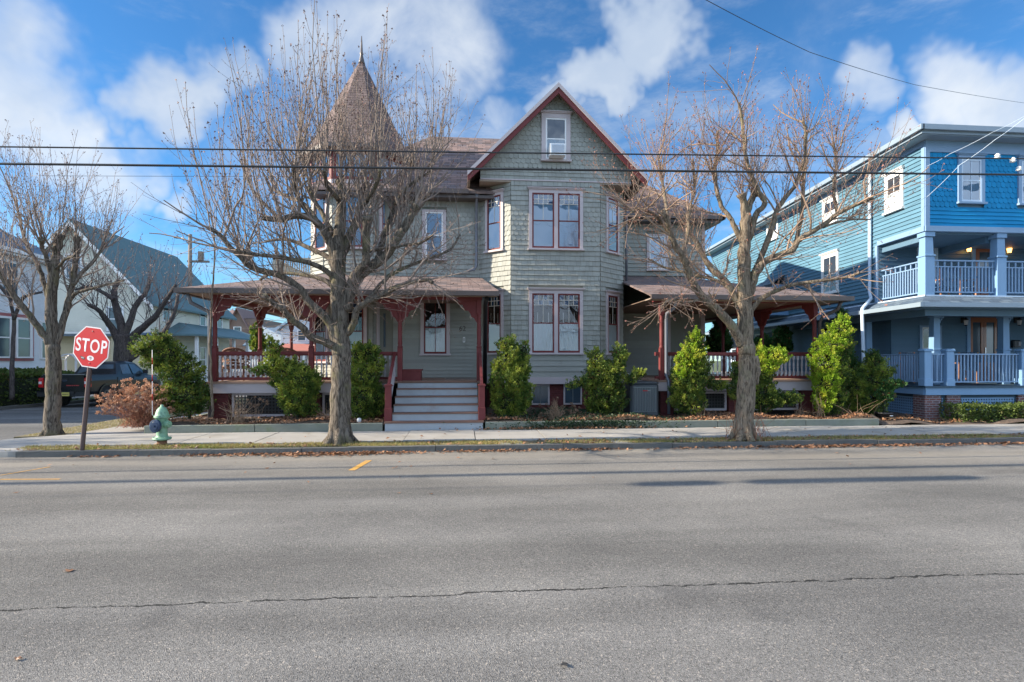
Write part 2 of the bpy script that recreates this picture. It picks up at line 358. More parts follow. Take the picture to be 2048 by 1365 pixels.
def siding(mb, z0, z1, lo, hi, holes, course=.13, kind='clap', m=0, base=0.0):
    rows = max(1, round((z1-z0)/course)); cs = (z1-z0)/rows
    for r in range(rows):
        a = z0+r*cs; b = a+cs+.004
        zm = a+cs*.6
        L = lo(zm) if callable(lo) else lo; H = hi(zm) if callable(hi) else hi
        if H-L < .03: continue
        for (p, q) in intervals(L, H, holes, a, b):
            if kind == 'clap':
                mb.face([(p, base+.032, a), (q, base+.032, a), (q, base+.004, b), (p, base+.004, b)], m)
                mb.face([(p, base, a), (q, base, a), (q, base+.032, a), (p, base+.032, a)], m)
            elif kind == 'shingle':
                x = p
                while x < q-.02:
                    wd = min(random.uniform(.09, .2), q-x)
                    if q-(x+wd) < .05: wd = q-x
                    t = random.uniform(.022, .032); dz = random.uniform(-.004, .004)
                    e = x+wd-.006
                    mb.face([(x, base+t, a+dz), (e, base+t, a+dz), (e, base+.004, b), (x, base+.004, b)], m)
                    mb.face([(x, base, a+dz), (e, base, a+dz), (e, base+t, a+dz), (x, base+t, a+dz)], m)
                    x += wd
            else:
                wd = .145; x = (math.floor(p/wd)-(.5 if r % 2 else 0))*wd
                while x < q:
                    l, h = max(x+.003, p), min(x+wd-.003, q)
                    if h-l > .02:
                        t = random.uniform(.022, .028); pts = []
                        for k in range(7):
                            s_ = l+(h-l)*k/6; xx = (s_-(x+wd/2))/(wd/2)
                            pts.append((s_, a+.055*(1-math.sqrt(max(0, 1-min(1, xx*xx))))-.012))
                        mb.face([(s_, base+t, z) for s_, z in pts]+[(h, base+.006, b+.03), (l, base+.006, b+.03)], m)
                        for k in range(6):
                            mb.face([(pts[k][0], base, pts[k][1]), (pts[k+1][0], base, pts[k+1][1]), (pts[k+1][0], base+t, pts[k+1][1]), (pts[k][0], base+t, pts[k][1])], m)
                    x += wd
def window(parent, F, s0, s1, z0, z1, panes=1, cas=.11, mats=('trim', 'maroon'), look='curtain', grid=None, head=True, sill=True, name='window', glass='glass', meet=.5, label=None):
    """s0..s1,z0..z1: outside of the sash opening(s). returns the casing part"""
    mb = MB(F); c = cas; w_ = s1-s0
    mull = c*1.15 if panes > 1 else 0
    sw = (w_-mull*(panes-1))/panes
    mb.box(s0-c, s0, .0, .06, z0, z1); mb.box(s1, s1+c, .0, .06, z0, z1)
    for i in range(1, panes): mb.box(s0+sw*i+mull*(i-1), s0+(sw+mull)*i, .0, .056, z0, z1)
    mb.box(s0-c, s1+c, .0, .062, z1, z1+c*(1.1 if head else .7))
    if head: mb.box(s0-c-.03, s1+c+.03, .0, .10, z1+c*1.1, z1+c*1.1+.03); mb.box(s0-c-.05, s1+c+.05, .0, .13, z1+c*1.1+.03, z1+c*1.1+.055)
    if sill: mb.box(s0-c-.03, s1+c+.03, .0, .11, z0-.055, z0)
    cs = mb.build(name, mats[0], parent)
    if label: cs['label'] = label
    for i in range(panes):
        a = s0+i*(sw+mull); b = a+sw; f = .045; zm = z0+(z1-z0)*meet
        mb = MB(F)
        mb.box(a, a+f, .018, .050, z0, z1); mb.box(b-f, b, .018, .050, z0, z1)
        mb.box(a+f, b-f, .018, .048, z0, z0+f*1.4); mb.box(a+f, b-f, .018, .048, z1-f, z1); mb.box(a+f, b-f, .018, .046, zm-.018, zm+.018)
        sash = mb.build('sash', mats[1], cs)
        mb = MB(F); mb.face([(a+f*.8, .036, z0+f), (b-f*.8, .036, z0+f), (b-f*.8, .036, z1-f*.8), (a+f*.8, .036, z1-f*.8)])
        mb.build('pane', glass, cs)
        mb = MB(F)
        mb.face([(a, .014, z0), (b, .014, z0), (b, .014, z1), (a, .014, z1)])
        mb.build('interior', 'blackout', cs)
        if look in ('curtain', 'blind', 'half'):
            mb = MB(F); zt = {'curtain': zm-.02, 'blind': z1-f, 'half': zm}[look]; zb = z0+f*1.3
            n = max(8, int((b-a)/.022)); x0, x1 = a+f*.9, b-f*.9
            pr = None
            for k in range(n+1):
                s_ = x0+(x1-x0)*k/n
                o = .022+.006*math.sin(k*2.1+random.random()) if look != 'blind' else .024
                cur = (s_, o)
                if pr: mb.face([(pr[0], pr[1], zb), (cur[0], cur[1], zb), (cur[0], cur[1], zt), (pr[0], pr[1], zt)])
                pr = cur
            if look == 'curtain': mb.box(x0, x1, .024, .032, zt-.012, zt)
            mb.build('curtain' if look != 'blind' else 'blind', 'curtain' if look != 'blind' else 'blind', cs)
        if grid == 'art':                                  # small coloured panes on top, one bar below
            mb = MB(F); g0, g1 = a+f, b-f; zt = z1-f; hh = (z1-z0)*.085; t = .008
            for k in (1, 2): mb.box(g0, g1, .032, .044, zt-k*hh-t, zt-k*hh+t)
            for k in (1, 2, 3): x = g0+(g1-g0)*k/4; mb.box(x-t, x+t, .030, .042, zt-2*hh if k != 2 else zm+.018, zt)
            mb.build('muntin', 'muntin', cs)
            mb = MB(F)
            for rr in range(2):
                for k in range(4):
                    x = g0+(g1-g0)*k/4; mb.face([(x+t, .034, zt-(rr+1)*hh+t), (x+(g1-g0)/4-t, .034, zt-(rr+1)*hh+t), (x+(g1-g0)/4-t, .034, zt-rr*hh-t), (x+t, .034, zt-rr*hh-t)], (rr+k) % 2)
            mb.build('art_glass', ['artA', 'artB'], cs)
            if look == 'curtain':                          # candles on the rail
                mb = MB(F)
                for x in (a+sw*.25, b-sw*.25): mb.box(x-.008, x+.008, .020, .028, zm+.02, zm+.02+(z1-z0)*.17)
                mb.build('candle', 'white', cs)
        elif grid == 'two':
            mb = MB(F)
            x = (a+b)/2; mb.box(x-.01, x+.01, .03, .044, z0+f, z1-f); mb.build('muntin', mats[1], cs)
    return cs
# ------------------------------------------------------------ palette
def palette():
    mat('sage', (.292, .298, .270), .75, .13, 1.1, isl=.11, bump=.002, bs=40, dirt=(.255, .255, .228), ds=2.2)
    mat('sage2', (.20, .205, .175), .75, .1, 1.6)
    mat('trim', (.46, .40, .41), .6, .06, 2)
    mat('maroon', (.145, .030, .030), .6, .14, 3, dirt=(.17, .045, .045), ds=3, spec=.3)
    mat('soffit', (.30, .24, .19), .8, .15, 3)
    mat('porchceil', (.16, .11, .08), .8, .2, 3)
    mat('stepgrey', (.33, .36, .39), .6, .08, 3, dirt=(.30, .28, .28), ds=2)
    mat('nosing', (.16, .085, .06), .6, .2, 6)
    mat('deck', (.30, .19, .14), .65, .2, 3)
    mat('balwhite', (.48, .47, .50), .6, .12, 5, dirt=(.16, .09, .09), ds=9)
    mat('gutter', (.085, .065, .06), .45, .1, 3)
    mat('downspout', (.15, .16, .19), .4, .1, 3, metal=.2)
    mat('white', (.72, .72, .72), .5, .04, 3)
    mat('muntin', (.60, .55, .48), .5, .05, 3)
    mat('curtain', (.50, .56, .60), .85, .05, 6)
    mat('blind', (.42, .54, .64), .7, .04, 2)  # pale blind tinted blue, the sky reflection is put into its colour
    mat('blackout', (.010, .009, .010), .8, .5, 4)  # near-black, stands in for the unlit space behind panes and lattice
    mat('black', (.015, .015, .017), .45, .2, 4)
    mat('blackpaint', (.004, .005, .008), .3, .05, 3, coat=.25, spec=.3)
    mat('rubber', (.02, .02, .022), .85, .1, 5)
    mat('alloy', (.10, .10, .11), .35, .1, 5, metal=.8)
    mat('chrome', (.5, .5, .52), .2, .05, 5, metal=1)
    mat('tail', (.45, .01, .015), .2, .1, 9, coat=.6)
    mat('artA', (.03, .10, .22), .15, .3, 9); mat('artB', (.11, .12, .12), .15, .3, 9)
    glassmat('glass', .035); glassmat('glassup', .11, (.8, .9, 1)); glassmat('carglass', .12, (.08, .09, .1))
    roofmat('roofL', [(.085, .062, .058), (.155, .105, .095), (.25, .17, .15), (.12, .10, .105), (.20, .145, .135)])
    roofmat('roofcone', [(.085, .055, .05), (.13, .09, .085), (.17, .12, .11)], .11, .2)
    brickmat('brick', (.20, .065, .05), (.13, .07, .07), (.26, .23, .24))
    brickmat('mbrick', (.10, .022, .024), (.14, .03, .03), (.11, .03, .03))
    # blue house
    mat('blue', (.012, .225, .46), .7, .10, 1.2, isl=.08, spec=.15)  # one paint with the side wall, mixed deeper for the shaded front
    mat('bluetrim', (.17, .30, .47), .55, .06, 2)
    mat('bluepale', (.19, .30, .45), .55, .06, 2)
    mat('bluesunlit', (.080, .185, .262), .65, .14, 1.2, isl=.08)  # same paint as the front, its sunlit tone put into the colour
    mat('bluewall', (.09, .17, .25), .6, .08, 1.5, isl=.05)  # same blue paint again, shade of the porch walls put into the colour
    mat('bluegutter', (.22, .28, .34), .4, .06, 2)
    roofmat('roofblue', [(.05, .08, .12), (.08, .12, .17), (.12, .16, .20)])
    mat('bluelat', (.03, .065, .10), .7, .1, 3)
    mat('doorwood', (.27, .085, .03), .35, .25, 7, coat=.4)
    mat('bluewhite', (.50, .60, .72), .5, .05, 2)
    emis('lampglow', (1, .42, .10), 3.2)
    mat('lampoff', (.5, .52, .55), .2, .05, 3)
    mat('navychair', (.04, .08, .14), .5, .1, 3); mat('chairwood', (.34, .17, .10), .6, .2, 8)
    # ground
    asphalt('asphalt', (.180, .174, .166)); asphalt('asphalt2', (.14, .14, .14), False)
    mat('concrete', (.31, .295, .275), .9, .14, 1.5, bump=.004, bs=90, dirt=(.24, .22, .19), ds=1.0)
    mat('kerb', (.10, .10, .095), .9, .25, 3, bump=.012, bs=14, dirt=(.08, .08, .07), ds=3)
    mat('bluestone', (.17, .185, .155), .85, .2, 2, bump=.006, bs=20, dirt=(.13, .16, .09), ds=1.6)
    mat('soil', (.085, .060, .045), .95, .35, 4, bump=.03, bs=14, dirt=(.16, .11, .08), ds=5)
    mat('vergesoil', (.17, .135, .075), .95, .3, 4, bump=.02, bs=25, dirt=(.12, .13, .04), ds=3)
    mat('lawn', (.07, .095, .035), .95, .3, 2, bump=.03, bs=30, dirt=(.12, .11, .05), ds=1.5)
    mat('yellow', (.48, .26, .05), .9, .2, 8, dirt=(.20, .17, .14), ds=9)
    leafmat('grassblade', (.20, .20, .05), (.42, .34, .15), (.22, .27, .05), .55, .85, 1.3)
    leafmat('litter', (.22, .10, .05), (.34, .19, .11), (.12, .07, .05), .5, .7, 3, .1)
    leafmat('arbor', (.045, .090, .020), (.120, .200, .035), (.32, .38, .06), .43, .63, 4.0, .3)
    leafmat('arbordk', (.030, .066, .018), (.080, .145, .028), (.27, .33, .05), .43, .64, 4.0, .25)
    leafmat('arborlt', (.16, .30, .02), (.30, .44, .03), (.55, .55, .07), .46, .70, 4.0, .35)  # lit copy of the arbor foliage, sunlight put into the colour
    leafmat('arborback', (.03, .085, .025), (.06, .14, .035), (.10, .05, .025), .62, .8, 2.2, .2)
    leafmat('hedge', (.05, .085, .02), (.10, .14, .03), (.14, .10, .04), .56, .7, 2.5)
    leafmat('ivy', (.018, .045, .02), (.05, .085, .045), (.10, .12, .10), .55, .75, 5)
    leafmat('dryflower', (.44, .22, .13), (.52, .32, .21), (.34, .16, .10), .5, .7, 4, .35)
    leafmat('dryflower2', (.20, .12, .08), (.30, .19, .12), (.14, .08, .06), .5, .7, 4, .2)
    mat('stem', (.24, .155, .10), .9, .2, 9); mat('stem2', (.33, .22, .14), .9, .2, 9); mat('redstem', (.26, .10, .055), .8, .2, 9)
    barkmat('bark', (.035, .028, .023), (.185, .155, .125), (.15, .14, .07))
    barkmat('bark2', (.06, .045, .034), (.26, .205, .15), (.22, .20, .12))
    barkmat('barkdark', (.03, .027, .027), (.12, .10, .095), (.10, .09, .07))
    mat('twig', (.21, .165, .14), .85, .25, 3); mat('twig2', (.27, .19, .14), .85, .25, 3); mat('twigdark', (.10, .08, .08), .85, .2, 3)
    mat('bud', (.20, .11, .09), .7, .2, 9); mat('bud2', (.27, .12, .09), .7, .25, 9)
    # street things
    mat('signred', (.42, .006, .012), .45, .07, 5, spec=.3); mat('signwhite', (.62, .58, .6), .4, .04, 5)
    mat('pole', (.085, .055, .05), .5, .2, 5, metal=.3); mat('galv', (.3, .3, .3), .5, .1, 4, metal=.6)
    mat('hydrant', (.19, .35, .23), .5, .1, 6, dirt=(.07, .13, .10), ds=11); mat('rust', (.17, .08, .045), .9, .3, 8)
    mat('hydblue', (.012, .03, .075), .35, .2, 8, dirt=(.10, .16, .24), ds=4)
    mat('acgrey', (.045, .055, .065), .5, .08, 4); mat('acslat', (.12, .145, .155), .5, .08, 4)
    mat('wood', (.20, .165, .14), .9, .2, 6, bump=.01, bs=30)
    # far houses
    sidingmat('whiteside', (.66, .68, .70), .13); sidingmat('creamside', (.60, .57, .47), .14); sidingmat('yellowside', (.60, .50, .33), .14)
    sidingmat('brownside', (.20, .13, .10), .14); sidingmat('paleside', (.5, .52, .56), .14)
    mat('greenroof', (.085, .15, .165), .7, .15, 1.2); mat('bluegreyroof', (.10, .15, .21), .8, .15, 3); mat('brownroof', (.20, .13, .12), .8, .15, 3); mat('redroof', (.34, .12, .09), .8, .15, 3)
    mat('pinktrim', (.33, .10, .10), .6, .08, 3); mat('winglass', (.05, .075, .10), .12, .3, 1.5, spec=.9); mat('lattice', (.70, .70, .72), .6, .05, 3)
    mat('plate', (.55, .48, .12), .5, .1, 20); mat('decal', (.30, .03, .03), .5, .1, 20); mat('wicker', (.16, .065, .035), .7, .3, 30, bump=.01, bs=60)
palette()
# ============================================================ SETTING
def gz(y): return -.27*max(0, min(1, (y-13)/15))**1
def sheet(name, x0, x1, y0, y1, z, m, kind='structure', ny=None, parent=None, follow=True):
    mb = MB(); ys = [y0]+[y for y in (13, 16, 20, 24, 28) if y0 < y < y1]+[y1]
    for a, b in zip(ys[:-1], ys[1:]):
        za, zb = (gz(a), gz(b)) if follow else (0, 0)
        mb.face([(x0, a, z+za), (x1, a, z+za), (x1, b, z+zb), (x0, b, z+zb)])
    return tag(mb.build(name, m), kind=kind)
sheet('ground', -500, 500, -120, 900, -.012, 'lawn')
mb = MB(); mb.face([(-160, -3.2, 0), (160, -3.2, 0), (160, 10.9, 0), (-160, 10.9, 0)]); tag(mb.build('road', 'asphalt'), kind='structure')
mb = MB()
ys = [10.9, 13, 16, 20, 24, 28, 160]
for a, b in zip(ys[:-1], ys[1:]): mb.face([(-18.2, a, gz(a)), (-10.0, a, gz(a)), (-10.0, b, gz(b)), (-18.2, b, gz(b))])
tag(mb.build('side_street', 'asphalt2'), kind='structure')
# kerbs
def kerb(name, pts, wdt=.15, z=.115, m='kerb', seg=2.2, follow=False):
    mb = MB()
    for (p, q) in zip(pts[:-1], pts[1:]):
        p, q = Vector(p), Vector(q); L = (q-p).length; n = max(1, int(L/seg)); u = (q-p)/L; nn = Vector((-u.y, u.x))
        for i in range(n):
            a, b = p+u*(L*i/n+.006), p+u*(L*(i+1)/n-.006)
            dz = random.uniform(-.018, .010); o = nn*random.uniform(-.010, .010)
            g = gz(a.y) if follow else 0
            k = 6
            for j in range(k):
                c, d = a+(b-a)*j/k, a+(b-a)*(j+1)/k
                mb.prism([(c.x+o.x, c.y+o.y), (d.x+o.x, d.y+o.y), (d.x+o.x+nn.x*wdt, d.y+o.y+nn.y*wdt), (c.x+o.x+nn.x*wdt, c.y+o.y+nn.y*wdt)], -.05+g, z+dz+g+random.uniform(-.004, .004))
    return tag(mb.build(name, m), kind='structure')
arc = [(-8.35+1.75*math.cos(a), 12.6-1.75*math.sin(a)) for a in [R(90+15*k) for k in range(7)]]
arc = [(-8.35-1.75*math.sin(R(15*k)), 12.6-1.75*math.cos(R(15*k))) for k in range(7)]
kerb('kerb', [(x, 10.85) for x in (60, 2.0)][::-1])
kerb('kerb', [(-8.2, 10.85), (2.0, 10.85)])
kerb('kerb', [(-10.02, 13.4), (-10.02, 60)][::-1], follow=True, z=.10)
kerb('kerb', [(-18.2, 60), (-18.2, 11)][::-1], follow=True, z=.12)
# sidewalk slabs (concrete) with joints
mb = MB()
X = -7.35; k = 0
while X < 45:
    w_ = 1.52
    g = random.uniform(-.006, .006)
    mb.box(X+.009, X+w_-.009, 11.62, 13.36, -.05, .10+g)
    X += w_
mb.prism([(-7.36, 11.62), (-7.36, 13.36), (-7.36, 15), (-8.75, 15), (-9.0, 13.3), (-9.75, 12.75), (-10.0, 12.0), (-9.6, 11.3), (-9.0, 10.98), (-8.4, 10.95), (-7.36, 11.3)][::-1], -.05, .097)
y = 15.01
while y < 45:
    mb.box(-8.75, -7.36, y, y+1.5, -.5, .10+gz(y)*.9); y += 1.515
for (a, b) in ((X_at(998, 11.3), X_at(1042, 11.3)), (X_at(1220, 11.3), X_at(1255, 11.3))):
    mb.box(a, b, 11.01, 11.615, -.03, .104)
tag(mb.build('sidewalk', 'concrete'), kind='structure')
# worn patches and yellow parking marks on the road
mb = MB()
a = at(740, 921, 10.0); 
def roadpt(px, py, z=.004):
    u = (HY-py)/FPX; d = (z-CH)/u; r = (px-CX)/FPX*d; return Vector((r*CT+d*ST, d*CT-r*ST, z))
def rp(px, py, z=.004): p = roadpt(px, py, z); return (p.x, p.y, z)
def stripe(p, q, w_):
    p, q = Vector(p), Vector(q); u = (q-p).normalized(); n = Vector((-u.y, u.x, 0))*w_/2
    mb.face([p-n, q-n, q+n, p+n])
stripe(rp(738, 921), rp(703, 941), .11)
stripe(rp(0, 959), rp(120, 958.5), .05); stripe(rp(0, 951), rp(100, 934), .04)
tag(mb.build('road_marking', 'yellow'), kind='structure')
# verges
mb = MB(); mb.box(-8.5, 60, 11.0, 11.60, -.04, .085); mb.prism([(-10.0, 60), (-10.0, 13.2), (-9.1, 13.35), (-8.8, 15), (-8.8, 60)], -.6, .08)
tag(mb.build('verge', 'vergesoil'), kind='structure')
# planting bed soil and its low stone edging (planks of bluestone)
def bed_z(x, y): return .27+.05*math.sin(x*1.7+y)+.03*math.sin(x*4.1-y*3)
mb = MB()
def bed(x0, x1, y0, y1, base=.27, st=.25):
    nx, ny = int((x1-x0)/st), int((y1-y0)/st); ids = {}
    for i in range(nx+1):
        for j in range(ny+1):
            x, y = x0+(x1-x0)*i/nx, y0+(y1-y0)*j/ny
            ids[i, j] = mb.P((x, y, base-.27+bed_z(x, y)*(.86 if j in (0,) else 1)+random.uniform(-.015, .015)))
    for i in range(nx):
        for j in range(ny): mb.idx([ids[i, j], ids[i+1, j], ids[i+1, j+1], ids[i, j+1]], 0, True)
bed(-7.25, -1.9, 13.5, 21); bed(.50, 10.9, 13.5, 21); bed(10.9, 40, 13.40, 21, .13)
bed(-1.9, .5, 14.5, 16, .1)
tag(mb.build('planting_bed', 'soil'), kind='structure')
mb = MB()
def edge(x0, x1, y, z, yw=.12):
    x = x0
    while x < x1-.05:
        l = min(random.uniform(1.5, 2.6), x1-x)
        mb.bbox(x+.006, x+l-.006, y, y+yw, -.02, z+random.uniform(-.01, .01), .008); x += l
edge(-7.35, -1.93, 13.38, .285); edge(.52, 10.75, 13.38, .275)
y = 13.5
while y < 24: mb.box(-7.35, -7.22, y+.005, y+2.3, -.3, .27); y += 2.31
tag(mb.build('bed_edging', 'bluestone'), kind='structure')
# lawn / yards on the far side of the side street
mb = MB(); mb.box(-40, -18.36, 11.2, 90, -.6, -.16); mb.box(-40, -18.36, -2, 10.7, -.2, .1)
tag(mb.build('lawn', 'lawn'), kind='structure')
mb = MB()
y = 12
while y < 70: mb.box(-21.0, -19.6, y, y+1.5, -.5, -.145); y += 1.515
tag(mb.build('pavement', 'concrete'), kind='structure')
# ------------------------------------------------------------ grass and leaf litter
def blades(name, mname, label, regions, hmin, hmax, w_=.006, kind='stuff'):
    mb = MB()
    for (x0, x1, y0, y1, z, n, nz) in regions:
        for i in range(n):
            x, y = random.uniform(x0, x1), random.uniform(y0, y1)
            if nz and math.sin(x*2.3+1.3*math.sin(y*5))+math.sin(x*6.1+y*9)*.6 < random.uniform(-1.6, 1.2): continue
            h = random.uniform(hmin, hmax); a = random.uniform(0, 6.28); l = random.uniform(0, h*.9); b = random.uniform(0, 6.28)
            dx, dy = math.cos(a)*w_, math.sin(a)*w_
            mb.face([(x-dx, y-dy, z), (x+dx, y+dy, z), (x+math.cos(b)*l, y+math.sin(b)*l, z+h)])
    o = mb.build(name, mname); return tag(o, label, 'grass', kind=kind)
blades('grass', 'grassblade', 'dry winter grass along the kerb verge', [(-8.5, 1.2, 11.0, 11.58, .08, 24000, 1), (1.7, 12, 11.0, 11.58, .08, 15000, 1), (12, 30, 11.0, 11.58, .08, 6000, 1), (-9.95, -8.9, 13.3, 30, .06, 8000, 0)], .025, .075, .007)
def litter(name, mname, label, pts, size=(.02, .05), flat=.5):
    mb = MB()
    for (x, y, z) in pts:
        s = random.uniform(*size); a = random.uniform(0, 6.28); u = Vector((math.cos(a), math.sin(a), random.uniform(-flat, flat))).normalized()*s
        v = Vector((-math.sin(a), math.cos(a), random.uniform(-flat, flat))).normalized()*s*random.uniform(.4, .8)
        c = Vector((x, y, z+abs(u.z)+abs(v.z)+.003)); k = Vector((0, 0, random.uniform(0, .4)*s))
        mb.face([c-u, c-v*.8+k, c+u, c+v]) if random.random() < .7 else mb.face([c-u, c+v-u*.3, c+u+k, c-v+u*.2])
    return tag(mb.build(name, mname), label, 'leaves', kind='stuff')
P = []
rr = random.uniform
for i in range(2600):
    x = rr(-9, 14); c = .5+.5*math.sin(x*1.1)+.6*math.sin(x*2.7+1)
    if rr(0, 1.2) < c: P.append((x, 10.84-abs(random.gauss(0, .09)), .002))
for i in range(900): P.append((random.gauss(-2.6, .9), 10.82-abs(random.gauss(0, .14)), .004))
for i in range(900): P.append((random.gauss(8.5, 2.2), 10.82-abs(random.gauss(0, .12)), .004))
for i in range(1500): x = rr(-8.4, 14); P.append((x, rr(11.0, 11.6), .09))
for i in range(60): P.append((rr(-7, 13), rr(11.6, 13.3), .103))
for i in range(34): P.append((rr(-9, 10), rr(8.2, 10.7), .003))
litter('fallen_leaves', 'litter', 'brown leaves lying along the gutter, kerb and verge', P)
P = []
for i in range(9500):
    x, y = rr(-7.2, 10.7), 13.5+abs(random.gauss(0, .75))
    if -1.95 < x < .5 or y > 16: continue
    P.append((x, y, bed_z(x, y)+.01))
for i in range(1500): x, y = rr(10.9, 18), rr(13.7, 15.2); P.append((x, y, bed_z(x, y)-.13+.01))
for i in range(500): P.append((random.gauss(2.6, 1.0), 13.36-abs(random.gauss(0, .05)), .105))
litter('mulch_leaves', 'litter', 'leaf litter and mulch covering the planting beds', P, (.018, .05), .9)
for (px, py, s) in ((140, 1142, .055), (797, 987, .035), (862, 989, .03), (1128, 1332, .035), (32, 986, .04), (36, 1320, .03)):
    p = roadpt(px, py, .004); mb = MB(); pts = []
    for k in range(11):
        a = k/11*6.28; r_ = s*(1 if k % 2 else .5)*rr(.7, 1.2); pts.append((p.x+r_*math.cos(a), p.y+r_*math.sin(a)*.8, .005+rr(0, .015)))
    mb.face(pts); o = mb.build('leaf', 'litter' if px != 1128 else 'rubber')
    lab = {140: 'curled brown leaf alone on the near asphalt at left', 797: 'pale flattened scrap on the road before the steps', 862: 'small tan leaf on the road just right of the pale scrap', 1128: 'dark oily smudge on the nearest asphalt, bottom centre', 32: 'brown leaf on the asphalt at the left edge of the road', 36: 'pale leaf lowest on the left of the near asphalt'}[px]
    tag(o, lab, 'leaf')
# sticks on the beds
mb = MB()
for i in range(420):
    x = random.choice([rr(-7, -2), rr(9.5, 14.5), rr(.7, 10.5)]); y = rr(13.55, 14.8); z = bed_z(x, y)+.02-(.12 if x > 10.9 else 0); a = rr(0, 3.14); l = rr(.08, .4)
    mb.tube([(x, y, z), (x+math.cos(a)*l*.5, y+math.sin(a)*l*.5, z+rr(0, .05)), (x+math.cos(a)*l, y+math.sin(a)*l, z+rr(0, .03))], [.004, .003, .002], 3)
tag(mb.build('twigs', 'stem2'), 'loose dead sticks scattered over the mulch beds', 'sticks', kind='stuff')
# ============================================================ GREY HOUSE
HG = empty('corner_house', (2.0, 17.5, .2), 'large sage green corner house with round turret, front gable and wraparound porch', 'house')
ZF = 1.23
YP, YW, YB = 14.85, 17.5, 16.65
B0, B1, B2, B3 = .505, 1.436, 4.19, 5.16        # bay x positions
RX = 8.95; YR = 19.8
TC = (-3.39, 18.72); TR = 1.5/math.cos(R(22.5))*.98
octo = [(TC[0]+TR*math.cos(R(22.5+45*k)), TC[1]+TR*math.sin(R(22.5+45*k))) for k in range(8)]
# wall bodies
mb = MB()
mb.prism([(-4.35, YW+.03), (B0+.02, YW+.03), (B0+.02, 24), (-4.35, 24)], .25, 7.05)
mb.prism([(B0+.03, 23.9), (B0+.03, YW), (B1, YB+.02), (B2, YB+.02), (B3-.03, YW), (B3-.03, 23.9)], 1.06, 7.2)
mb.prism([(B3-.05, YR+.03), (RX-.02, YR+.03), (RX-.02, 26), (B3-.05, 26)], .25, 7.0)
mb.prism([(B0+.04, YB+.03), (B3-.04, YB+.03), (B3-.04, YW+1), (B0+.04, YW+1)], 7.27, 7.4)
gy = YB+.03; GX = (B0+B3)/2; GZ0 = 7.35; GZP = 10.0
mb.extr([(B0+.04, gy, 7.3), (B3-.04, gy, 7.3), (B3-.04, gy, 7.62), (GX, gy, 9.95), (B0+.04, gy, 7.62)], (0, 5, 0))
mb.prism(octo, .25, 8.35)
walls = mb.build('wall', 'sage2', HG)
# siding
mb = MB()
FB = Fr((B1, YB), (1, 0), (0, -1)); LB = B2-B1
xb = lambda px: X_at(px, YB)-B1
zb = lambda py: Z_at(py, 2.8, YB)
bw_lo = (xb(1064), xb(1159), zb(706), zb(588)); bw_hi = (xb(1064), xb(1159), zb(498), zb(388))
def hole(w_, c=.10): return (w_[0]-c, w_[1]+c, w_[2]-.05, w_[3]+c+.05)
mb.xf = FB
siding(mb, 1.27, 1.95, 0, LB, [], .165, 'clap')
siding(mb, 1.95, zb(482), 0, LB, [hole(bw_lo), hole(bw_hi)], .150, 'shingle')
siding(mb, zb(482), zb(413), 0, LB, [hole(bw_hi)], .145, 'fish')
siding(mb, zb(413), 7.25, 0, LB, [hole(bw_hi)], .150, 'shingle')
# gable face, in frame from B0
FG = Fr((B0, YB), (1, 0), (0, -1)); LG = B3-B0
aw = (X_at(1091, YB)-B0, X_at(1132, YB)-B0, zb(321), zb(238))
mb.xf = FG
rl = lambda z: max(0, (z-7.62)*(LG/2)/(9.95-7.62)); 
siding(mb, 7.27, zb(338), 0, LG, [], .15, 'shingle')
siding(mb, zb(338), 9.9, rl, lambda z: LG-rl(z), [hole(aw, .12)], .145, 'fish')
# bay sides
FL, LL = wallframe((B0, YW), (B1, YB)); FRt, LR = wallframe((B2, YB), (B3, YW))
sl_lo = (LL/2-.27, LL/2+.27, bw_lo[2], bw_lo[3]); sl_hi = (LL/2-.27, LL/2+.27, bw_hi[2], bw_hi[3])
for F_, L_ in ((FL, LL), (FRt, LR)):
    mb.xf = F_; w0 = (L_/2-.27, L_/2+.27)
    hl, hh = hole((*w0, bw_lo[2], bw_lo[3]), .085), hole((*w0, bw_hi[2], bw_hi[3]), .085)
    siding(mb, 1.27, 1.95, 0, L_, [], .165, 'clap')
    siding(mb, 1.95, zb(482), 0, L_, [hl, hh], .150, 'shingle')
    siding(mb, zb(482), zb(413), 0, L_, [hh], .145, 'fish'); siding(mb, zb(413), 7.25, 0, L_, [hh], .15, 'shingle')
# bay return wall on the right back to the wing
FRR, LRR = wallframe((B3, YW), (B3, YR)); mb.xf = FRR
siding(mb, .9, 7.2, 0, LRR, [], .15, 'shingle')
FLL, LLL = wallframe((B0, YW+.6), (B0, YW)); 
# main wall left: upper storey
FM = Fr((-2.2, YW), (1, 0), (0, -1)); LM = B0+2.2; mb.xf = FM
xm = lambda px: X_at(px, YW)+2.2
zm_ = lambda py: Z_at(py, -1, YW)
mw = (xm(851), xm(886), zm_(518), zm_(425))
siding(mb, 4.35, zm_(488), 0, LM, [hole(mw)], .15, 'shingle'); siding(mb, zm_(488), zm_(415), 0, LM, [hole(mw)], .145, 'fish'); siding(mb, zm_(415), 7.05, 0, LM, [hole(mw)], .15, 'shingle')
pw = (xm(848), xm(893), zm_(708), zm_(603))
siding(mb, 1.24, 4.3, 0, LM, [hole(pw)], .115, 'clap')
# right wing wall
FW = Fr((B3, YR), (1, 0), (0, -1)); LW = RX-B3; mb.xf = FW
xr = lambda px: X_at(px, YR)-B3
zr = lambda py: Z_at(py, 7, YR)
rw = (xr(1298), xr(1330), zr(540), zr(473))
siding(mb, 4.9, 7.0, 0, LW, [hole(rw)], .15, 'clap'); 
rd = (xr(1340), xr(1400), 1.24, 3.7)
siding(mb, .6, 4.0, 0, LW, [hole(rd)], .125, 'clap')
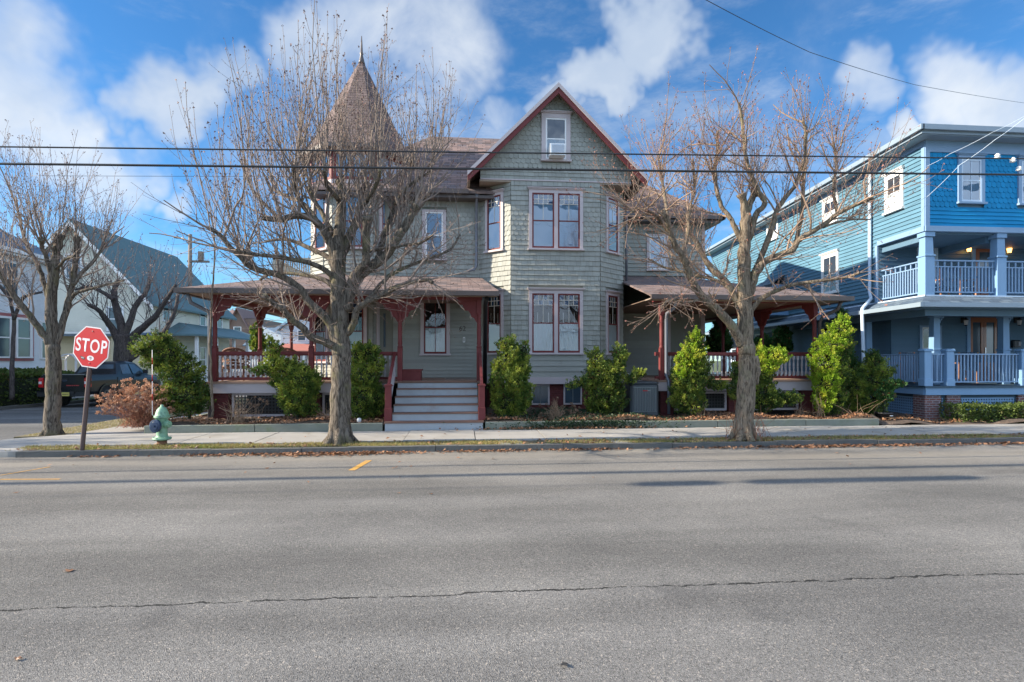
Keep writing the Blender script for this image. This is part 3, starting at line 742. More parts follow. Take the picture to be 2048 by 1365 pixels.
# east wall of wing
FE, LE = wallframe((RX, YR), (RX, 26)); mb.xf = FE
siding(mb, .6, 7.0, 0, LE, [], .15, 'clap')
FWW, LWW = wallframe((-4.35, 24), (-4.35, 18.6)); mb.xf = FWW
siding(mb, .6, 7.0, 0, LWW, [], .15, 'clap')
# turret facets: indices of facets facing the street
tw = {}
for k in (4, 5, 6, 3):
    a, b = octo[k], octo[(k+1) % 8]
    # order so that outward normal is right
    F_, L_ = wallframe(a, b)
    mid = (Vector(a)+Vector(b))/2
    if F_.n.xy.dot(mid-Vector(TC)) < 0: F_, L_ = wallframe(b, a)
    mb.xf = F_; tw[k] = (F_, L_)
    w1 = (L_/2-.36, L_/2+.36, 5.25, 6.85); w0 = (L_/2-.38, L_/2+.38, 1.75, 3.6)
    siding(mb, 4.5, 5.0, 0, L_, [], .13, 'clap')
    siding(mb, 5.0, 6.0, 0, L_, [hole(w1)], .15, 'clap'); siding(mb, 6.0, 7.2, 0, L_, [hole(w1)], .145, 'fish')
    siding(mb, 1.24, 4.2, 0, L_, [hole(w0)], .115, 'clap')
mb.xf = None
sid = mb.build('siding', 'sage', walls)
# trims: water table, corner boards, frieze, soffits
mb = MB()
mb.xf = FB; mb.box(-.02, LB+.02, 0, .055, 1.06, 1.27)
for F_, L_ in ((FL, LL), (FRt, LR)): mb.xf = F_; mb.box(0, L_, 0, .052, 1.06, 1.27)
mb.xf = FW; mb.box(0, .12, .0, .045, .5, 4.2); mb.box(LW-.12, LW, 0, .045, .5, 7.0); mb.box(0, LW, 0, .04, .45, .6)
mb.xf = FM; mb.box(0, LM, 0, .04, 6.95, 7.05)
for k, (F_, L_) in tw.items():
    mb.xf = F_; mb.box(-.01, L_+.01, 0, .05, 7.2, 7.32); mb.box(-.01, L_+.01, 0, .07, 8.22, 8.36)
mb.xf = FG; mb.box(0, LG, 0, .035, 7.25, 7.285)
mb.xf = None
mb.build('trim_board', 'trim', walls)
mb = MB()
for k, (F_, L_) in tw.items():                             # maroon frieze with its small arched panels
    mb.xf = F_; mb.box(-.01, L_+.01, 0, .045, 7.32, 7.42); mb.box(-.01, L_+.01, 0, .045, 8.10, 8.22)
    mb.box(-.01, .12, 0, .045, 7.42, 8.10); mb.box(L_-.12, L_+.01, 0, .045, 7.42, 8.10); mb.box(L_/2-.04, L_/2+.04, 0, .043, 7.42, 8.10)
mb.xf = None; mb.build('frieze', 'maroon', walls)
for k, (F_, L_) in tw.items():
    mb = MB(F_); mb.face([(.12, .03, 7.42), (L_-.12, .03, 7.42), (L_-.12, .03, 8.1), (.12, .03, 8.1)]); mb.build('frieze_pane', 'glassup', walls)
    mb = MB(F_); mb.face([(.12, .02, 7.42), (L_-.12, .02, 7.42), (L_-.12, .02, 8.1), (.12, .02, 8.1)]); mb.build('blind', 'blind', walls)
mb = MB()                                                   # soffits over the bay corners
mb.prism([(B0-.02, YB-.01), (B1, YB-.01), (B1, YB), (B0+.02, YW), (B0-.02, YW)], 7.20, 7.265); mb.prism([(B3+.02, YB-.01), (B2, YB-.01), (B2, YB), (B3-.02, YW), (B3+.02, YW)][::-1], 7.20, 7.265)
mb.build('soffit', 'soffit', walls)
# windows
window(HG, FB, bw_lo[0], bw_lo[1], bw_lo[2], bw_lo[3], 2, .10, look='curtain', grid='art')
window(HG, FB, bw_hi[0], bw_hi[1], bw_hi[2], bw_hi[3], 2, .10, look='blind', grid='art', glass='glassup')
for F_, L_ in ((FL, LL), (FRt, LR)):
    window(HG, F_, L_/2-.27, L_/2+.27, bw_lo[2], bw_lo[3], 1, .085, look='curtain', grid='art')
    window(HG, F_, L_/2-.27, L_/2+.27, bw_hi[2], bw_hi[3], 1, .085, look='blind', grid='art', glass='glassup')
window(HG, FG, aw[0], aw[1], aw[2], aw[3], 1, .13, ('trim', 'white'), 'half', None, glass='glassup')
window(HG, FM, mw[0], mw[1], mw[2], mw[3], 1, .10, ('trim', 'white'), 'blind', None, glass='glassup', head=False)
window(HG, FM, pw[0], pw[1], pw[2], pw[3], 1, .11, look='curtain', grid='two', head=False, meet=.5)
window(HG, FW, rw[0], rw[1], rw[2], rw[3], 1, .10, ('trim', 'white'), 'blind', None, glass='glassup', head=False)
for k in (4, 5, 6):
    F_, L_ = tw[k]
    window(HG, F_, L_/2-.30, L_/2+.30, 5.25, 6.85, 1, .10, ('trim', 'maroon'), 'blind', None, glass='glassup', head=False)
    if k != 6: window(HG, F_, L_/2-.33, L_/2+.33, 1.75, 3.6, 1, .10, ('trim', 'maroon'), 'curtain', 'art', head=False)
# entrance door on the angled facet beside the turret
F_, L_ = tw[6]
mb = MB(F_); mb.box(L_/2-.5, L_/2-.40, 0, .06, 1.24, 3.45); mb.box(L_/2+.40, L_/2+.5, 0, .06, 1.24, 3.45); mb.box(L_/2-.5, L_/2+.5, 0, .065, 3.45, 3.57); dr = mb.build('door_frame', 'trim', HG)
mb = MB(F_); mb.box(L_/2-.40, L_/2+.40, 0, .035, 1.24, 3.45); d_ = mb.build('door', 'sage2', HG)
mb = MB(F_); mb.box(L_/2-.24, L_/2+.24, .035, .045, 2.2, 3.25); mb.build('pane', 'winglass', d_)
mb = MB(F_); mb.lathe((L_/2+.33, .07, 2.1), [(.001, -.03), (.03, 0), (.001, .03)], 8); mb.build('handle', 'chrome', d_)
# recess opening on the right porch
mb = MB(FW); mb.box(rd[0]-.1, rd[0], 0, .06, 1.24, 3.7); mb.box(rd[1], rd[1]+.1, 0, .06, 1.24, 3.7); mb.box(rd[0]-.1, rd[1]+.1, 0, .065, 3.7, 3.85); dr = mb.build('door_frame', 'trim', HG)
mb = MB(FW); mb.box(rd[0], rd[1], 0, .03, 1.24, 3.7); d_ = mb.build('door', 'sage2', HG, )
# foundation
mb = MB(); 
pts = [(B0+.1, YW+.2), (B1+.03, YB+.12), (B2-.03, YB+.12), (B3-.1, YW+.2)]
mb.prism(pts, .0, 1.06)
mb.box(B3-.1, RX, YR+.08, YR+.5, .0, .62); mb.build('foundation', 'mbrick', HG)
for (a, b) in ((1063, 1100), (1128, 1165)):
    x0, x1 = X_at(a, YB), X_at(b, YB)
    mb = MB(); mb.box(x0, x1, YB+.075, YB+.11, .42, 1.05); f_ = mb.build('basement_window', 'trim', HG)
    mb = MB(); mb.box(x0+.05, x1-.05, YB+.065, YB+.078, .47, 1.0); mb.build('pane', 'winglass', f_)
    mb = MB(); mb.box((x0+x1)/2-.012, (x0+x1)/2+.012, YB+.052, YB+.066, .47, 1.0); mb.build('muntin', 'acslat', f_)
# ---- roofs
mb = MB()
ez, rz = 7.02, 10.05
# left block hip: eave rectangle x -4.85..3, y 17.0..24 ; ridge y 20.5
mb.slab([(-4.7, 17.0, ez), (3, 17.0, ez), (3, 20.5, rz), (-1.2, 20.5, rz)], .1)
mb.slab([(-4.7, 24.0, ez), (-4.7, 17.0, ez), (-1.2, 20.5, rz)], .1)
mb.slab([(3, 24, ez), (-4.7, 24, ez), (-1.2, 20.5, rz), (3, 20.5, rz)], .1)
# right block
mb.slab([(3, 19.3, ez), (9.38, 19.3, ez), (6.2, 22.48, 9.7), (3, 22.48, 9.7)], .1)
mb.slab([(9.38, 19.3, ez), (9.38, 26.2, ez), (6.2, 22.9, 9.7), (6.2, 22.48, 9.7)], .1)
mb.slab([(9.38, 26.2, ez), (3, 26.2, ez), (3, 22.9, 9.7), (6.2, 22.9, 9.7)], .1)
# gable
gx, gyf = GX, YB-.38
mb.slab([(gx-2.72, gyf, 7.36), (gx, gyf, 10.08), (gx, 22.8, 10.08), (gx-2.72, 22.8, 7.36)][::-1], .07)
mb.slab([(gx, gyf, 10.08), (gx+2.72, gyf, 7.36), (gx+2.72, 22.8, 7.36), (gx, 22.8, 10.08)][::-1], .07)
roof = mb.build('roof', 'roofL', HG)
mb = MB()
mb.box(-2.0, B0-.35, 16.9, 17.03, ez-.12, ez+.01); mb.build('gutter', 'gutter', roof); mb = MB(); mb.box(B3+.35, 9.44, 19.2, 19.33, ez-.12, ez+.01); mb.box(9.36, 9.48, 19.2, 26.2, ez-.12, ez+.01)
mb.build('gutter', 'gutter', roof)
mb = MB(); mb.box(-4.6, 3, 17.03, YW+.05, ez-.22, ez-.13); mb.box(B3, 9.35, 19.33, YR+.05, ez-.22, ez-.13); mb.box(RX, 9.35, YR, 26, ez-.22, ez-.13); mb.build('eave_soffit', 'gutter', roof)
# rake boards
def rake(y0, y1, d0, d1, m, name):
    mb = MB()
    for s in (-1, 1):
        a, b = Vector((gx+s*2.72, y0, 7.36-d0*1.2)), Vector((gx, y0, 10.08-d0*1.2)); dz = Vector((0, 0, -(d1-d0)*1.2))
        p = [a, b, b+dz, a+dz] if s < 0 else [b, a, a+dz, b+dz]
        mb.extr(p, (0, y1-y0, 0))
    return mb.build(name, m, roof)
rake(gyf-.03, gyf+.0, -.01, .10, 'trim', 'rake_trim'); rake(gyf+.005, gyf+.06, .07, .25, 'maroon', 'rake_board')
mb = MB()
for s in (-1, 1):                                          # rake soffit
    a, b = Vector((gx+s*2.60, gyf+.06, 7.34)), Vector((gx, gyf+.06, 9.94))
    mb.face([a, b, b+Vector((0, .36, 0)), a+Vector((0, .36, 0))])
    mb.box(gx+s*2.68-.04, gx+s*2.68+.04, gyf+.08, YW+1.9, 7.14, 7.27)
mb.build('soffit', 'soffit', roof)
# turret roof
er = 1.78/math.cos(R(22.5)); mb = MB()
prof = [(er, 8.34), (er*.83, 8.72), (er*.58, 9.65), (er*.30, 10.75), (.06, 11.75)]
rings = [[(TC[0]+r_*math.cos(R(22.5+45*k)), TC[1]+r_*math.sin(R(22.5+45*k)), z) for k in range(8)] for r_, z in prof]
for i in range(len(rings)-1):
    for k in range(8): mb.face([rings[i][k], rings[i][(k+1) % 8], rings[i+1][(k+1) % 8], rings[i+1][k]])
mb.face(rings[0][::-1]); tr_ = mb.build('turret_roof', 'roofcone', HG)
mb = MB(); mb.lathe((TC[0], TC[1], 11.65), [(.12, 0), (.09, .12), (.045, .3), (.065, .36), (.04, .42), (.028, .70), (.012, .95)], 10); mb.build('finial', 'gutter', tr_)
mb = MB()
for k in range(8):
    a, b = Vector(rings[0][k]), Vector(rings[0][(k+1) % 8]); n_ = ((a+b)/2-Vector((TC[0], TC[1], 8.34))); n_.z = 0; n_.normalize()
    mb.extr([a+n_*.0, b+n_*.0, b+Vector((0, 0, -.12)), a+Vector((0, 0, -.12))], n_*.035)
mb.build('turret_gutter', 'gutter', tr_)
# ---- porch
mb = MB()
XL, XR1 = -6.62, .50; PR0, PR1 = 5.38, 10.15
# decks
mb.prism([(XL, YP), (XR1, YP), (XR1, YW), (-1.5, YW), (-4.3, 19.0), (-4.3, 24), (XL, 24)], ZF-.05, ZF)
mb.build('porch_deck', 'deck', HG); mb = MB()
mb.prism([(PR0, YP), (PR1, YP), (PR1, 24), (RX, 24), (RX, YR), (PR0, YR)], ZF-.05, ZF)
pd = mb.build('porch_deck', 'deck', HG)
mb = MB(); mb.box(XL+.02, -1.90, YP+.03, YP+.09, .93, ZF-.052); mb.box(XL+.02, XL+.08, YP+.09, 24, .93, ZF-.052); mb.build('deck_fascia', 'trim', pd); mb = MB()
mb.box(PR0+.02, PR1-.02, YP+.03, YP+.09, .93, ZF-.052); mb.box(PR1-.08, PR1-.02, YP+.09, 24, .93, ZF-.052); mb.box(PR0+.02, PR0+.08, YP+.09, YR, .93, ZF-.052)
mb.build('deck_fascia', 'trim', pd)
for x in (XL+.3, -4.0, -2.25, PR0+.3, X_at(1470, 15.0), PR1-.3): 
    mb = MB(); mb.box(x-.19, x+.19, YP+.12, YP+.5, .1, .925); mb.build('pier', 'mbrick', pd)
def latt(x0, x1, y, z0, z1, m='black', mf='trim'):
    mb = MB(); mb.box(x0, x1, y, y+.03, z1-.06, z1); mb.box(x0, x1, y, y+.03, z0, z0+.06); mb.box(x0, x0+.06, y, y+.03, z0+.06, z1-.06); mb.box(x1-.06, x1, y, y+.03, z0+.06, z1-.06)
    f = mb.build('lattice_frame', mf, pd); mb = MB(); s_ = .085; x = x0+.06
    while x < x1-.06: mb.box(x, x+.03, y+.012, y+.02, z0+.06, z1-.06); x += s_
    z = z0+.06
    while z < z1-.06: mb.box(x0+.06, x1-.06, y+.004, y+.011, z, z+.03); z += s_
    mb.build('lattice', m, f)
latt(XL+.55, -4.25, YP+.2, .30, .92); latt(-3.75, -2.5, YP+.2, .30, .92)
latt(PR0+.55, X_at(1455, 15), YP+.2, .36, .90); latt(X_at(1485, 15), PR1-.55, YP+.2, .36, .90)
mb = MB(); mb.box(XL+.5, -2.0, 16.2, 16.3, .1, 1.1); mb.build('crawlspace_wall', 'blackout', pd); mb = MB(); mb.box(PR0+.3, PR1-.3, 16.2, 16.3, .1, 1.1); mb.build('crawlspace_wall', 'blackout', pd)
# posts
def postmesh(x, y, name='post'):
    mb = MB(); r_ = .065
    mb.bbox(x-r_, x+r_, y-r_, y+r_, ZF, 2.12, .006)
    mb.lathe((x, y, 0), [(.066, 2.12), (.075, 2.15), (.05, 2.19), (.062, 2.23), (.055, 2.3), (.058, 2.6), (.050, 2.9), (.062, 2.93), (.045, 2.97), (.055, 3.01), (.06, 3.05)], 12)
    mb.bbox(x-r_, x+r_, y-r_, y+r_, 3.05, 3.42, .004)
    return mb
def bracket(mb, x, y, d, L=.52, t=.05):                    # scroll bracket in the plane along d
    prof = [(0, 3.42), (L, 3.42), (L, 3.36), (L*.93, 3.30), (L*.78, 3.29), (L*.70, 3.22), (L*.62, 3.14), (L*.46, 3.13), (L*.36, 3.06), (L*.30, 2.96), (L*.16, 2.93), (L*.06, 2.84), (0, 2.80)]
    dx, dy = d; nx, ny = -dy, dx
    pts = [Vector((x+dx*(s_+.05)-nx*t/2, y+dy*(s_+.05)-ny*t/2, z)) for s_, z in prof]
    mb.extr(pts, (nx*t, ny*t, 0))
posts = []
YPo = 15.0
fx = [X_at(p, YPo) for p in (430, 623, 800, 958)]; rxp = [X_at(p, YPo) for p in (1323, 1629)]
spec = [(fx[0], YPo, ((1, 0), (0, 1))), (fx[1], YPo, ((1, 0), (-1, 0))), (fx[2], YPo, ((1, 0), (-1, 0))), (fx[3], YPo, ((-1, 0),)), (fx[0], 18.2, ((0, 1), (0, -1))), (fx[0], 21.4, ((0, 1), (0, -1))),
        (rxp[0], YPo, ()), (rxp[1], YPo, ((0, 1),)), (rxp[1], 17.8, ((0, 1), (0, -1))), (rxp[1], 20.6, ((0, 1), (0, -1))), (X_at(1478, YPo), YPo, ())]
for x, y, br in spec:
    p = postmesh(x, y).build('post', 'maroon', HG)
    for d in br: mb = MB(); bracket(mb, x, y, d); mb.build('bracket', 'maroon', p)
mb = MB(); e = .07
mb.box(fx[0]-e, XR1+.0, YPo-e, YPo+e, 3.42, 3.56); mb.box(fx[0]-e, fx[0]+e, YPo+e, 24, 3.42, 3.56); mb.build('porch_beam', 'maroon', HG); mb = MB()
mb.box(PR0-.1, rxp[1]+e, YPo-e, YPo+e, 3.42, 3.52); mb.box(rxp[1]-e, rxp[1]+e, YPo+e, 24, 3.42, 3.52)
mb.build('porch_beam', 'maroon', HG)
mb = MB()
mb.slab([(fx[0], YPo+.08, 3.545), (XR1, YPo+.08, 3.545), (XR1, YW, 3.60), (-4.4, YW, 3.6), (-4.4, 24, 3.6), (fx[0], 24, 3.545)], .02); mb.build('porch_ceiling', 'porchceil', HG); mb = MB()
mb.slab([(B3+.02, YPo+.08, 3.515), (rxp[1], YPo+.08, 3.515), (rxp[1], 24, 3.515), (RX, 24, 3.52), (RX, YR, 3.52), (B3+.02, YR, 3.52)], .02)
mb.build('porch_ceiling', 'porchceil', HG)
# porch roofs
zE, YE = 3.60, 14.38; xe = -7.08
mb = MB()
mb.slab([(xe, YE, zE), (.93, YE, zE), (.55, YW, 4.42), (-4.3, 17.25, 4.42)], .05)
mb.slab([(xe, 24.5, zE), (xe, YE, zE), (-4.3, 17.25, 4.42), (-4.3, 24.5, 4.42)], .05); prl = mb.build('porch_roof', 'roofL', HG); mb = MB()
xR = 10.68; yT = 19.85; xw = 5.0
mb.slab([(xw, YE, 3.56), (xR, YE, 3.56), (8.0, YR, 4.88), (B3-.02, YR, 4.88), (B3-.02, YW-.55, 4.2)], .05)
mb.slab([(xR, YE, 3.56), (xR, 24.5, 3.56), (RX-.1, 24.5, 4.1), (RX-.1, 18.4, 4.3), (8.0, YR, 4.88)], .05)
pr = mb.build('porch_roof', 'roofL', HG)
mb = MB(); g = .07
mb.box(xe-g, .93, YE-.09, YE+.02, zE-.13, zE-.01); mb.box(xe-.09, xe+.02, YE, 24.5, zE-.13, zE-.01); mb.build('gutter', 'gutter', prl); mb = MB()
mb.box(xw, xR+g, YE-.09, YE+.02, 3.43, 3.555); mb.box(xR-.02, xR+.09, YE, 24.5, 3.43, 3.555)
mb.build('gutter', 'gutter', pr)
mb = MB()
mb.prism([(xe+.03, YE+.03), (.9, YE+.03), (.9, YPo-.07), (fx[0]-.07, YPo-.07), (fx[0]-.07, 24), (xe+.03, 24)], zE-.10, zE-.07); mb.build('soffit', 'soffit', prl); mb = MB()
mb.prism([(xw+.03, YE+.03), (xR-.03, YE+.03), (xR-.03, 24), (rxp[1]+.07, 24), (rxp[1]+.07, YPo-.07), (xw+.03, YPo-.07)], 3.44, 3.47)
mb.build('soffit', 'soffit', pr)
# railings with turned balusters
bm0 = MB()
bm0.box(-.024, .024, -.024, .024, 0, .11); bm0.lathe((0, 0, 0), [(.020, .11), (.026, .125), (.017, .14), (.014, .16), (.022, .24), (.026, .31), (.021, .37), (.014, .43), (.018, .45), (.026, .46), (.018, .475)], 8); bm0.box(-.024, .024, -.024, .024, .475, .60)
balus_mesh = None
def railing(p, q, zb_=1.34, zt_=1.94, parent=HG, step=.123):
    global balus_mesh
    p, q = Vector(p), Vector(q); L_ = (q-p).length; u = (q-p)/L_; n_ = Vector((-u.y, u.x))
    F_ = Fr(p, (u.x, u.y), (n_.x, n_.y)); mb = MB(F_)
    mb.box(0, L_, -.045, .045, zt_, zt_+.075); mb.box(0, L_, -.03, .03, zt_-.03, zt_); mb.box(0, L_, -.035, .035, zb_-.07, zb_)
    r_ = mb.build('railing', 'maroon', parent)
    n = int(L_/step); rl_ = rootloc(parent)
    for i in range(n):
        s_ = L_*(i+.5)/n
        w_ = F_((s_, 0, zb_))
        if balus_mesh is None: b_ = bm0.build('baluster', 'balwhite', r_, off=Vector((0, 0, 0))); balus_mesh = b_.data
        else: b_ = bpy.data.objects.new('baluster', balus_mesh); C.objects.link(b_); b_.parent = r_
        b_.location = w_-Vector(rl_)
    return r_
railing((fx[0]+.07, YPo), (fx[1]-.07, YPo)); railing((fx[1]+.07, YPo), (fx[2]-.07, YPo))
railing((fx[0], YPo+.07), (fx[0], 18.13), step=.2); railing((fx[0], 18.27), (fx[0], 21.33), step=.25)
railing((X_at(1310, YPo), YPo), (rxp[0]-.07, YPo)); railing((rxp[0]+.07, YPo), (X_at(1478, YPo)-.07, YPo)); railing((X_at(1478, YPo)+.07, YPo), (rxp[1]-.07, YPo))
railing((rxp[1], YPo+.07), (rxp[1], 17.73), step=.2); railing((rxp[1], 17.87), (rxp[1], 20.5), step=.25)
# steps
sx0, sx1 = -1.74, .36
mb = MB(); mb2 = MB()
ztr = [.30, .487, .674, .861, 1.048]
yr = [13.38, 13.70, 13.98, 14.26, 14.54, 14.82]
mb.box(-1.88, .47, 13.40, 14.9, 0, .27); mb2.box(-1.90, .49, 13.37, 13.74, .272, .305)
for i in range(1, 5):
    mb.box(sx0, sx1, yr[i], 14.9, ztr[i-1]+.005, ztr[i]-.028); mb2.box(sx0-.01, sx1+.01, yr[i]-.03, yr[i+1]+.02, ztr[i]-.026, ztr[i])
mb.box(sx0, sx1, yr[5], 14.93, ztr[4]+.002, ZF-.052)
mb2.box(sx0, sx1, yr[5]-.035, 14.86, ZF-.030, ZF+.004)
st = mb.build('steps', 'stepgrey', HG); mb2.build('tread', 'nosing', st)
for x in (sx0-.10, sx1+.09):
    mb = MB(); mb.bbox(x-.09, x+.09, 13.62, 13.80, .305, .62, .012); mb.bbox(x-.075, x+.075, 13.635, 13.785, .62, 1.15, .006); mb.box(x-.10, x+.10, 13.61, 13.81, 1.15, 1.175); mb.bbox(x-.085, x+.085, 13.625, 13.795, 1.175, 1.20, .01)
    nw = mb.build('newel_post', 'maroon', HG)
    mb = MB(); y0, y1 = 13.78, YPo-.05
    mb.extr([(x-.035, y0, 1.13), (x-.035, y1, 1.93), (x-.035, y1, 2.01), (x-.035, y0, 1.21)], (.07, 0, 0)); hr = mb.build('stair_rail', 'maroon', HG)
    mb = MB(); mb.extr([(x-.012, y0, .52), (x-.012, y1, 1.30), (x-.012, y1, 1.92), (x-.012, y0, 1.12)], (.024, 0, 0)); mb.build('stair_panel', 'balwhite', hr)
# balcony on the side porch roof
mb = MB(); x0, x1 = X_at(545, 20), -4.9
mb.box(x0, x1, 20, 24, 4.5, 4.75); bc = mb.build('balcony', 'trim', HG)
mb = MB(); mb.box(x0, x1, 20.0, 20.07, 5.32, 5.40); mb.box(x0, x1, 20, 20.06, 4.84, 4.90); mb.box(x0, x0+.1, 20.0, 20.1, 4.75, 5.45); mb.box(x0, x0+.07, 20.1, 24, 5.32, 5.40)
n = 22
for i in range(n): x = x0+.1+(x1-x0-.1)*(i+.5)/n; mb.box(x-.018, x+.018, 20.012, 20.045, 4.90, 5.32)
for i in range(14): y = 20.2+i*.26; mb.box(x0+.01, x0+.045, y, y+.035, 4.75, 5.32)
mb.build('balcony_railing', 'sage', bc)
# downspouts
def spout(pts, name='downspout', m='downspout', r_=.042, parent=HG): mb = MB(); mb.tube(pts, r_, 8); return mb.build(name, m, parent)
xs = X_at(953, 17.3); spout([(xs, 17.0, 6.9), (xs, 17.2, 6.75), (xs, 17.36, 6.55), (xs, 17.36, 4.75), (xs-.08, 17.3, 4.62), (xs-.28, 17.2, 4.58)])
xs = X_at(1251, 18.0); spout([(xs, 17.9, 7.0), (xs, 17.9, 4.4)])
spout([(fx[0]-.45, 14.5, 3.46), (fx[0]-.42, 14.6, 3.25), (fx[0]-.12, 14.9, 3.05), (fx[0]-.10, 14.93, 2.9), (fx[0]-.10, 14.93, .3)], m='downspout', r_=.05)
spout([(rxp[1]+.45, 14.5, 3.42), (rxp[1]+.42, 14.6, 3.22), (rxp[1]+.14, 14.85, 3.02), (rxp[1]+.12, 14.95, 2.85), (rxp[1]+.12, 14.95, .3)], m='gutter', r_=.048)
spout([(rxp[0]+.22, 14.5, 3.42), (rxp[0]+.20, 14.6, 3.2), (rxp[0]+.08, 14.8, 3.08), (rxp[0]+.08, 14.85, 2.9), (rxp[0]+.08, 14.85, 1.4), (rxp[0]+.12, 14.76, 1.2), (rxp[0]+.12, 14.76, .3)], m='downspout', r_=.045)
spout([(.62, 14.75, 3.45), (.60, 15.2, 3.3), (.58, 15.3, .3)], m='black', r_=.06)
# house number and doorbell, wall lamps on the porch
def text(body, size, loc, rot, m, name, parent, ext=.004, align='CENTER'):
    cu = bpy.data.curves.new(name, 'FONT'); cu.body = body; cu.size = size; cu.extrude = ext; cu.align_x = align; cu.align_y = 'CENTER'
    tmp = bpy.data.objects.new(name, cu); C.objects.link(tmp); bpy.context.view_layer.update()
    me = bpy.data.meshes.new_from_object(tmp.evaluated_get(bpy.context.evaluated_depsgraph_get())); bpy.data.objects.remove(tmp)
    me.materials.clear(); me.materials.append(MATS[m]); o = bpy.data.objects.new(name, me); C.objects.link(o); o.parent = parent
    o.location = Vector(loc)-(Vector(rootloc(parent)) if parent else Vector()); o.rotation_euler = rot; return o
p = at(925, 658, YW-.03); text('62', .22, (p.x, YW-.03, p.z), (R(90), 0, 0), 'gutter', 'house_number', HG)
p = at(928, 680, YW-.03); mb = MB(); mb.box(p.x-.035, p.x+.035, YW-.04, YW, p.z-.085, p.z+.085); db = mb.build('doorbell', 'white', HG); mb = MB(); mb.box(p.x-.012, p.x+.012, YW-.045, YW-.041, p.z-.05, p.z+.05); mb.build('button', 'black', db)
p = at(923, 608, YW-.2); mb = MB(); mb.box(p.x-.06, p.x+.06, YW-.05, YW, p.z-.04, p.z+.1); mb.lathe((p.x, YW-.12, p.z-.12), [(.02, 0), (.05, .03), (.05, .09), (.02, .12)], 10); mb.build('porch_lamp', 'lampoff', HG)
p = at(947, 628, YW-.6); mb = MB(); 
for dx, dz in ((0, 0), (-.08, -.09), (.05, -.06)): mb.lathe((p.x+dx, YW-.4, p.z+dz), [(.01, -.05), (.035, -.02), (.035, .03), (.01, .05)], 8)
mb.tube([(p.x, YW-.4, p.z+.0), (p.x, YW-.4, 3.55)], .003, 3); mb.build('wind_chime', 'muntin', HG)
# ============================================================ BLUE HOUSE
SK = R(5.5); BO = Vector((13.03, 14.5, 0))
def BX(p): return Vector((BO.x+p[0]+p[1]*math.sin(SK), BO.y+p[1]*math.cos(SK), p[2]))      # lot is skewed to the street
BH = empty('blue_house', (13.1, 14.6, .1), 'three storey bright blue clapboard house with stacked front porches and brick piers', 'house')
class BF:                                                   # frames inside the skewed plan
    def __init__(s, a, b, da, db):
        p, q = BX((a, b, 0)), BX((a+da, b+db, 0)); s.L = (q-p).length; s.F, _ = wallframe((p.x, p.y), (q.x, q.y))
WB_ = 11.0; DB_ = 17.0
z3, z2, z1, ztop = 5.46, 3.62, 1.06, 8.0
mb = MB(BX)
mb.box(.03, WB_, .03, DB_, z3+.1, ztop)                      # third storey box
mb.box(.03, WB_, 2.0, DB_, z2, z3+.1)                        # second storey, set back behind the balcony
mb.box(.85, WB_, 2.6, DB_, .2, z2)                           # ground storey, set back all round
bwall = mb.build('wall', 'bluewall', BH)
f3 = BF(0, 0, WB_, 0).F; sideA = BF(0, DB_, 0, -DB_); sd = sideA.F; SLn = sideA.L
mb = MB()
def fb(px, b): 
    # front coordinate a for pixel at depth b of the front-parallel plane
    lo, hi = -5, 15
    for _ in range(40):
        m_ = (lo+hi)/2; q = BX((m_, b, 0)); d = q.y*CT+q.x*ST; r_ = q.x*CT-q.y*ST
        if CX+FPX*r_/d < px: lo = m_
        else: hi = m_
    return lo
def fz(py, a, b): q = BX((a, b, 0)); return Z_at(py, q.x, q.y)
Z0 = lambda py: fz(py, .5, 0)
w3a = (fb(1920, 0), fb(1960, 0), Z0(404), Z0(318)); w3b = (fb(2040, 0), fb(2080, 0), Z0(404), Z0(318))
mb.xf = f3
H3 = [hole(w3a, .10), hole(w3b, .10)]
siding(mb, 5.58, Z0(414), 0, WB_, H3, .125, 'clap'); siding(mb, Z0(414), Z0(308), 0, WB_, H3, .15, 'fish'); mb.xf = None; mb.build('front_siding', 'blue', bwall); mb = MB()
# side wall
mb.xf = sd
def sp(px):                                                  # s on the side wall for a pixel column
    lo, hi = 0, DB_
    for _ in range(40):
        m_ = (lo+hi)/2; q = BX((0, m_, 0)); d = q.y*CT+q.x*ST; r_ = q.x*CT-q.y*ST
        if CX+FPX*r_/d > px: lo = m_
        else: hi = m_
    return lo
sw = []
for (p0, p1, q0, q1) in ((1776, 1805, 345, 415), (1650, 1676, 396, 440), (1537, 1556, 445, 475), (1648, 1676, 508, 583), (1590, 1606, 0, 0)):
    if q1 == 0: continue
    b0, b1 = sp(p1), sp(p0); q = BX((0, b0, 0)); zt_, zb_ = Z_at(q0, q.x, q.y), Z_at(q1, q.x, q.y); q2 = BX((0, b1, 0))
    sw.append((SLn-b1, SLn-b0, zb_, zt_))
SH = [hole(x, .09) for x in sw]
siding(mb, z3+.1, ztop, 0, SLn, SH, .125, 'clap')
siding(mb, z2+.1, z3+.1, 0, SLn-2.0, SH, .125, 'clap')
mb.xf = None; mb.build('siding', 'bluesunlit', bwall); mb = MB()
f2 = BF(0, 2.0, WB_, 0).F; mb.xf = f2
w2 = (fb(1838, 2.0), fb(1868, 2.0), fz(566, 1, 2), fz(488, 1, 2)); d2 = (fb(1948, 2.0), fb(1990, 2.0), z2+.03, fz(492, 3, 2))
siding(mb, z2, z3, 0, WB_, [hole(w2, .09), hole(d2, .1)], .125, 'clap')
f1 = BF(.85, 2.6, WB_-.85, 0).F; mb.xf = f1
w1 = (fb(1842, 2.6)-.85, fb(1876, 2.6)-.85, fz(740, 1, 2.6), fz(655, 1, 2.6)); d1 = (fb(1938, 2.6)-.85, fb(1992, 2.6)-.85, z1+.03, fz(633, 3, 2.6))
siding(mb, z1, z2, 0, WB_-.85, [hole(w1, .09), hole(d1, .1)], .125, 'clap')
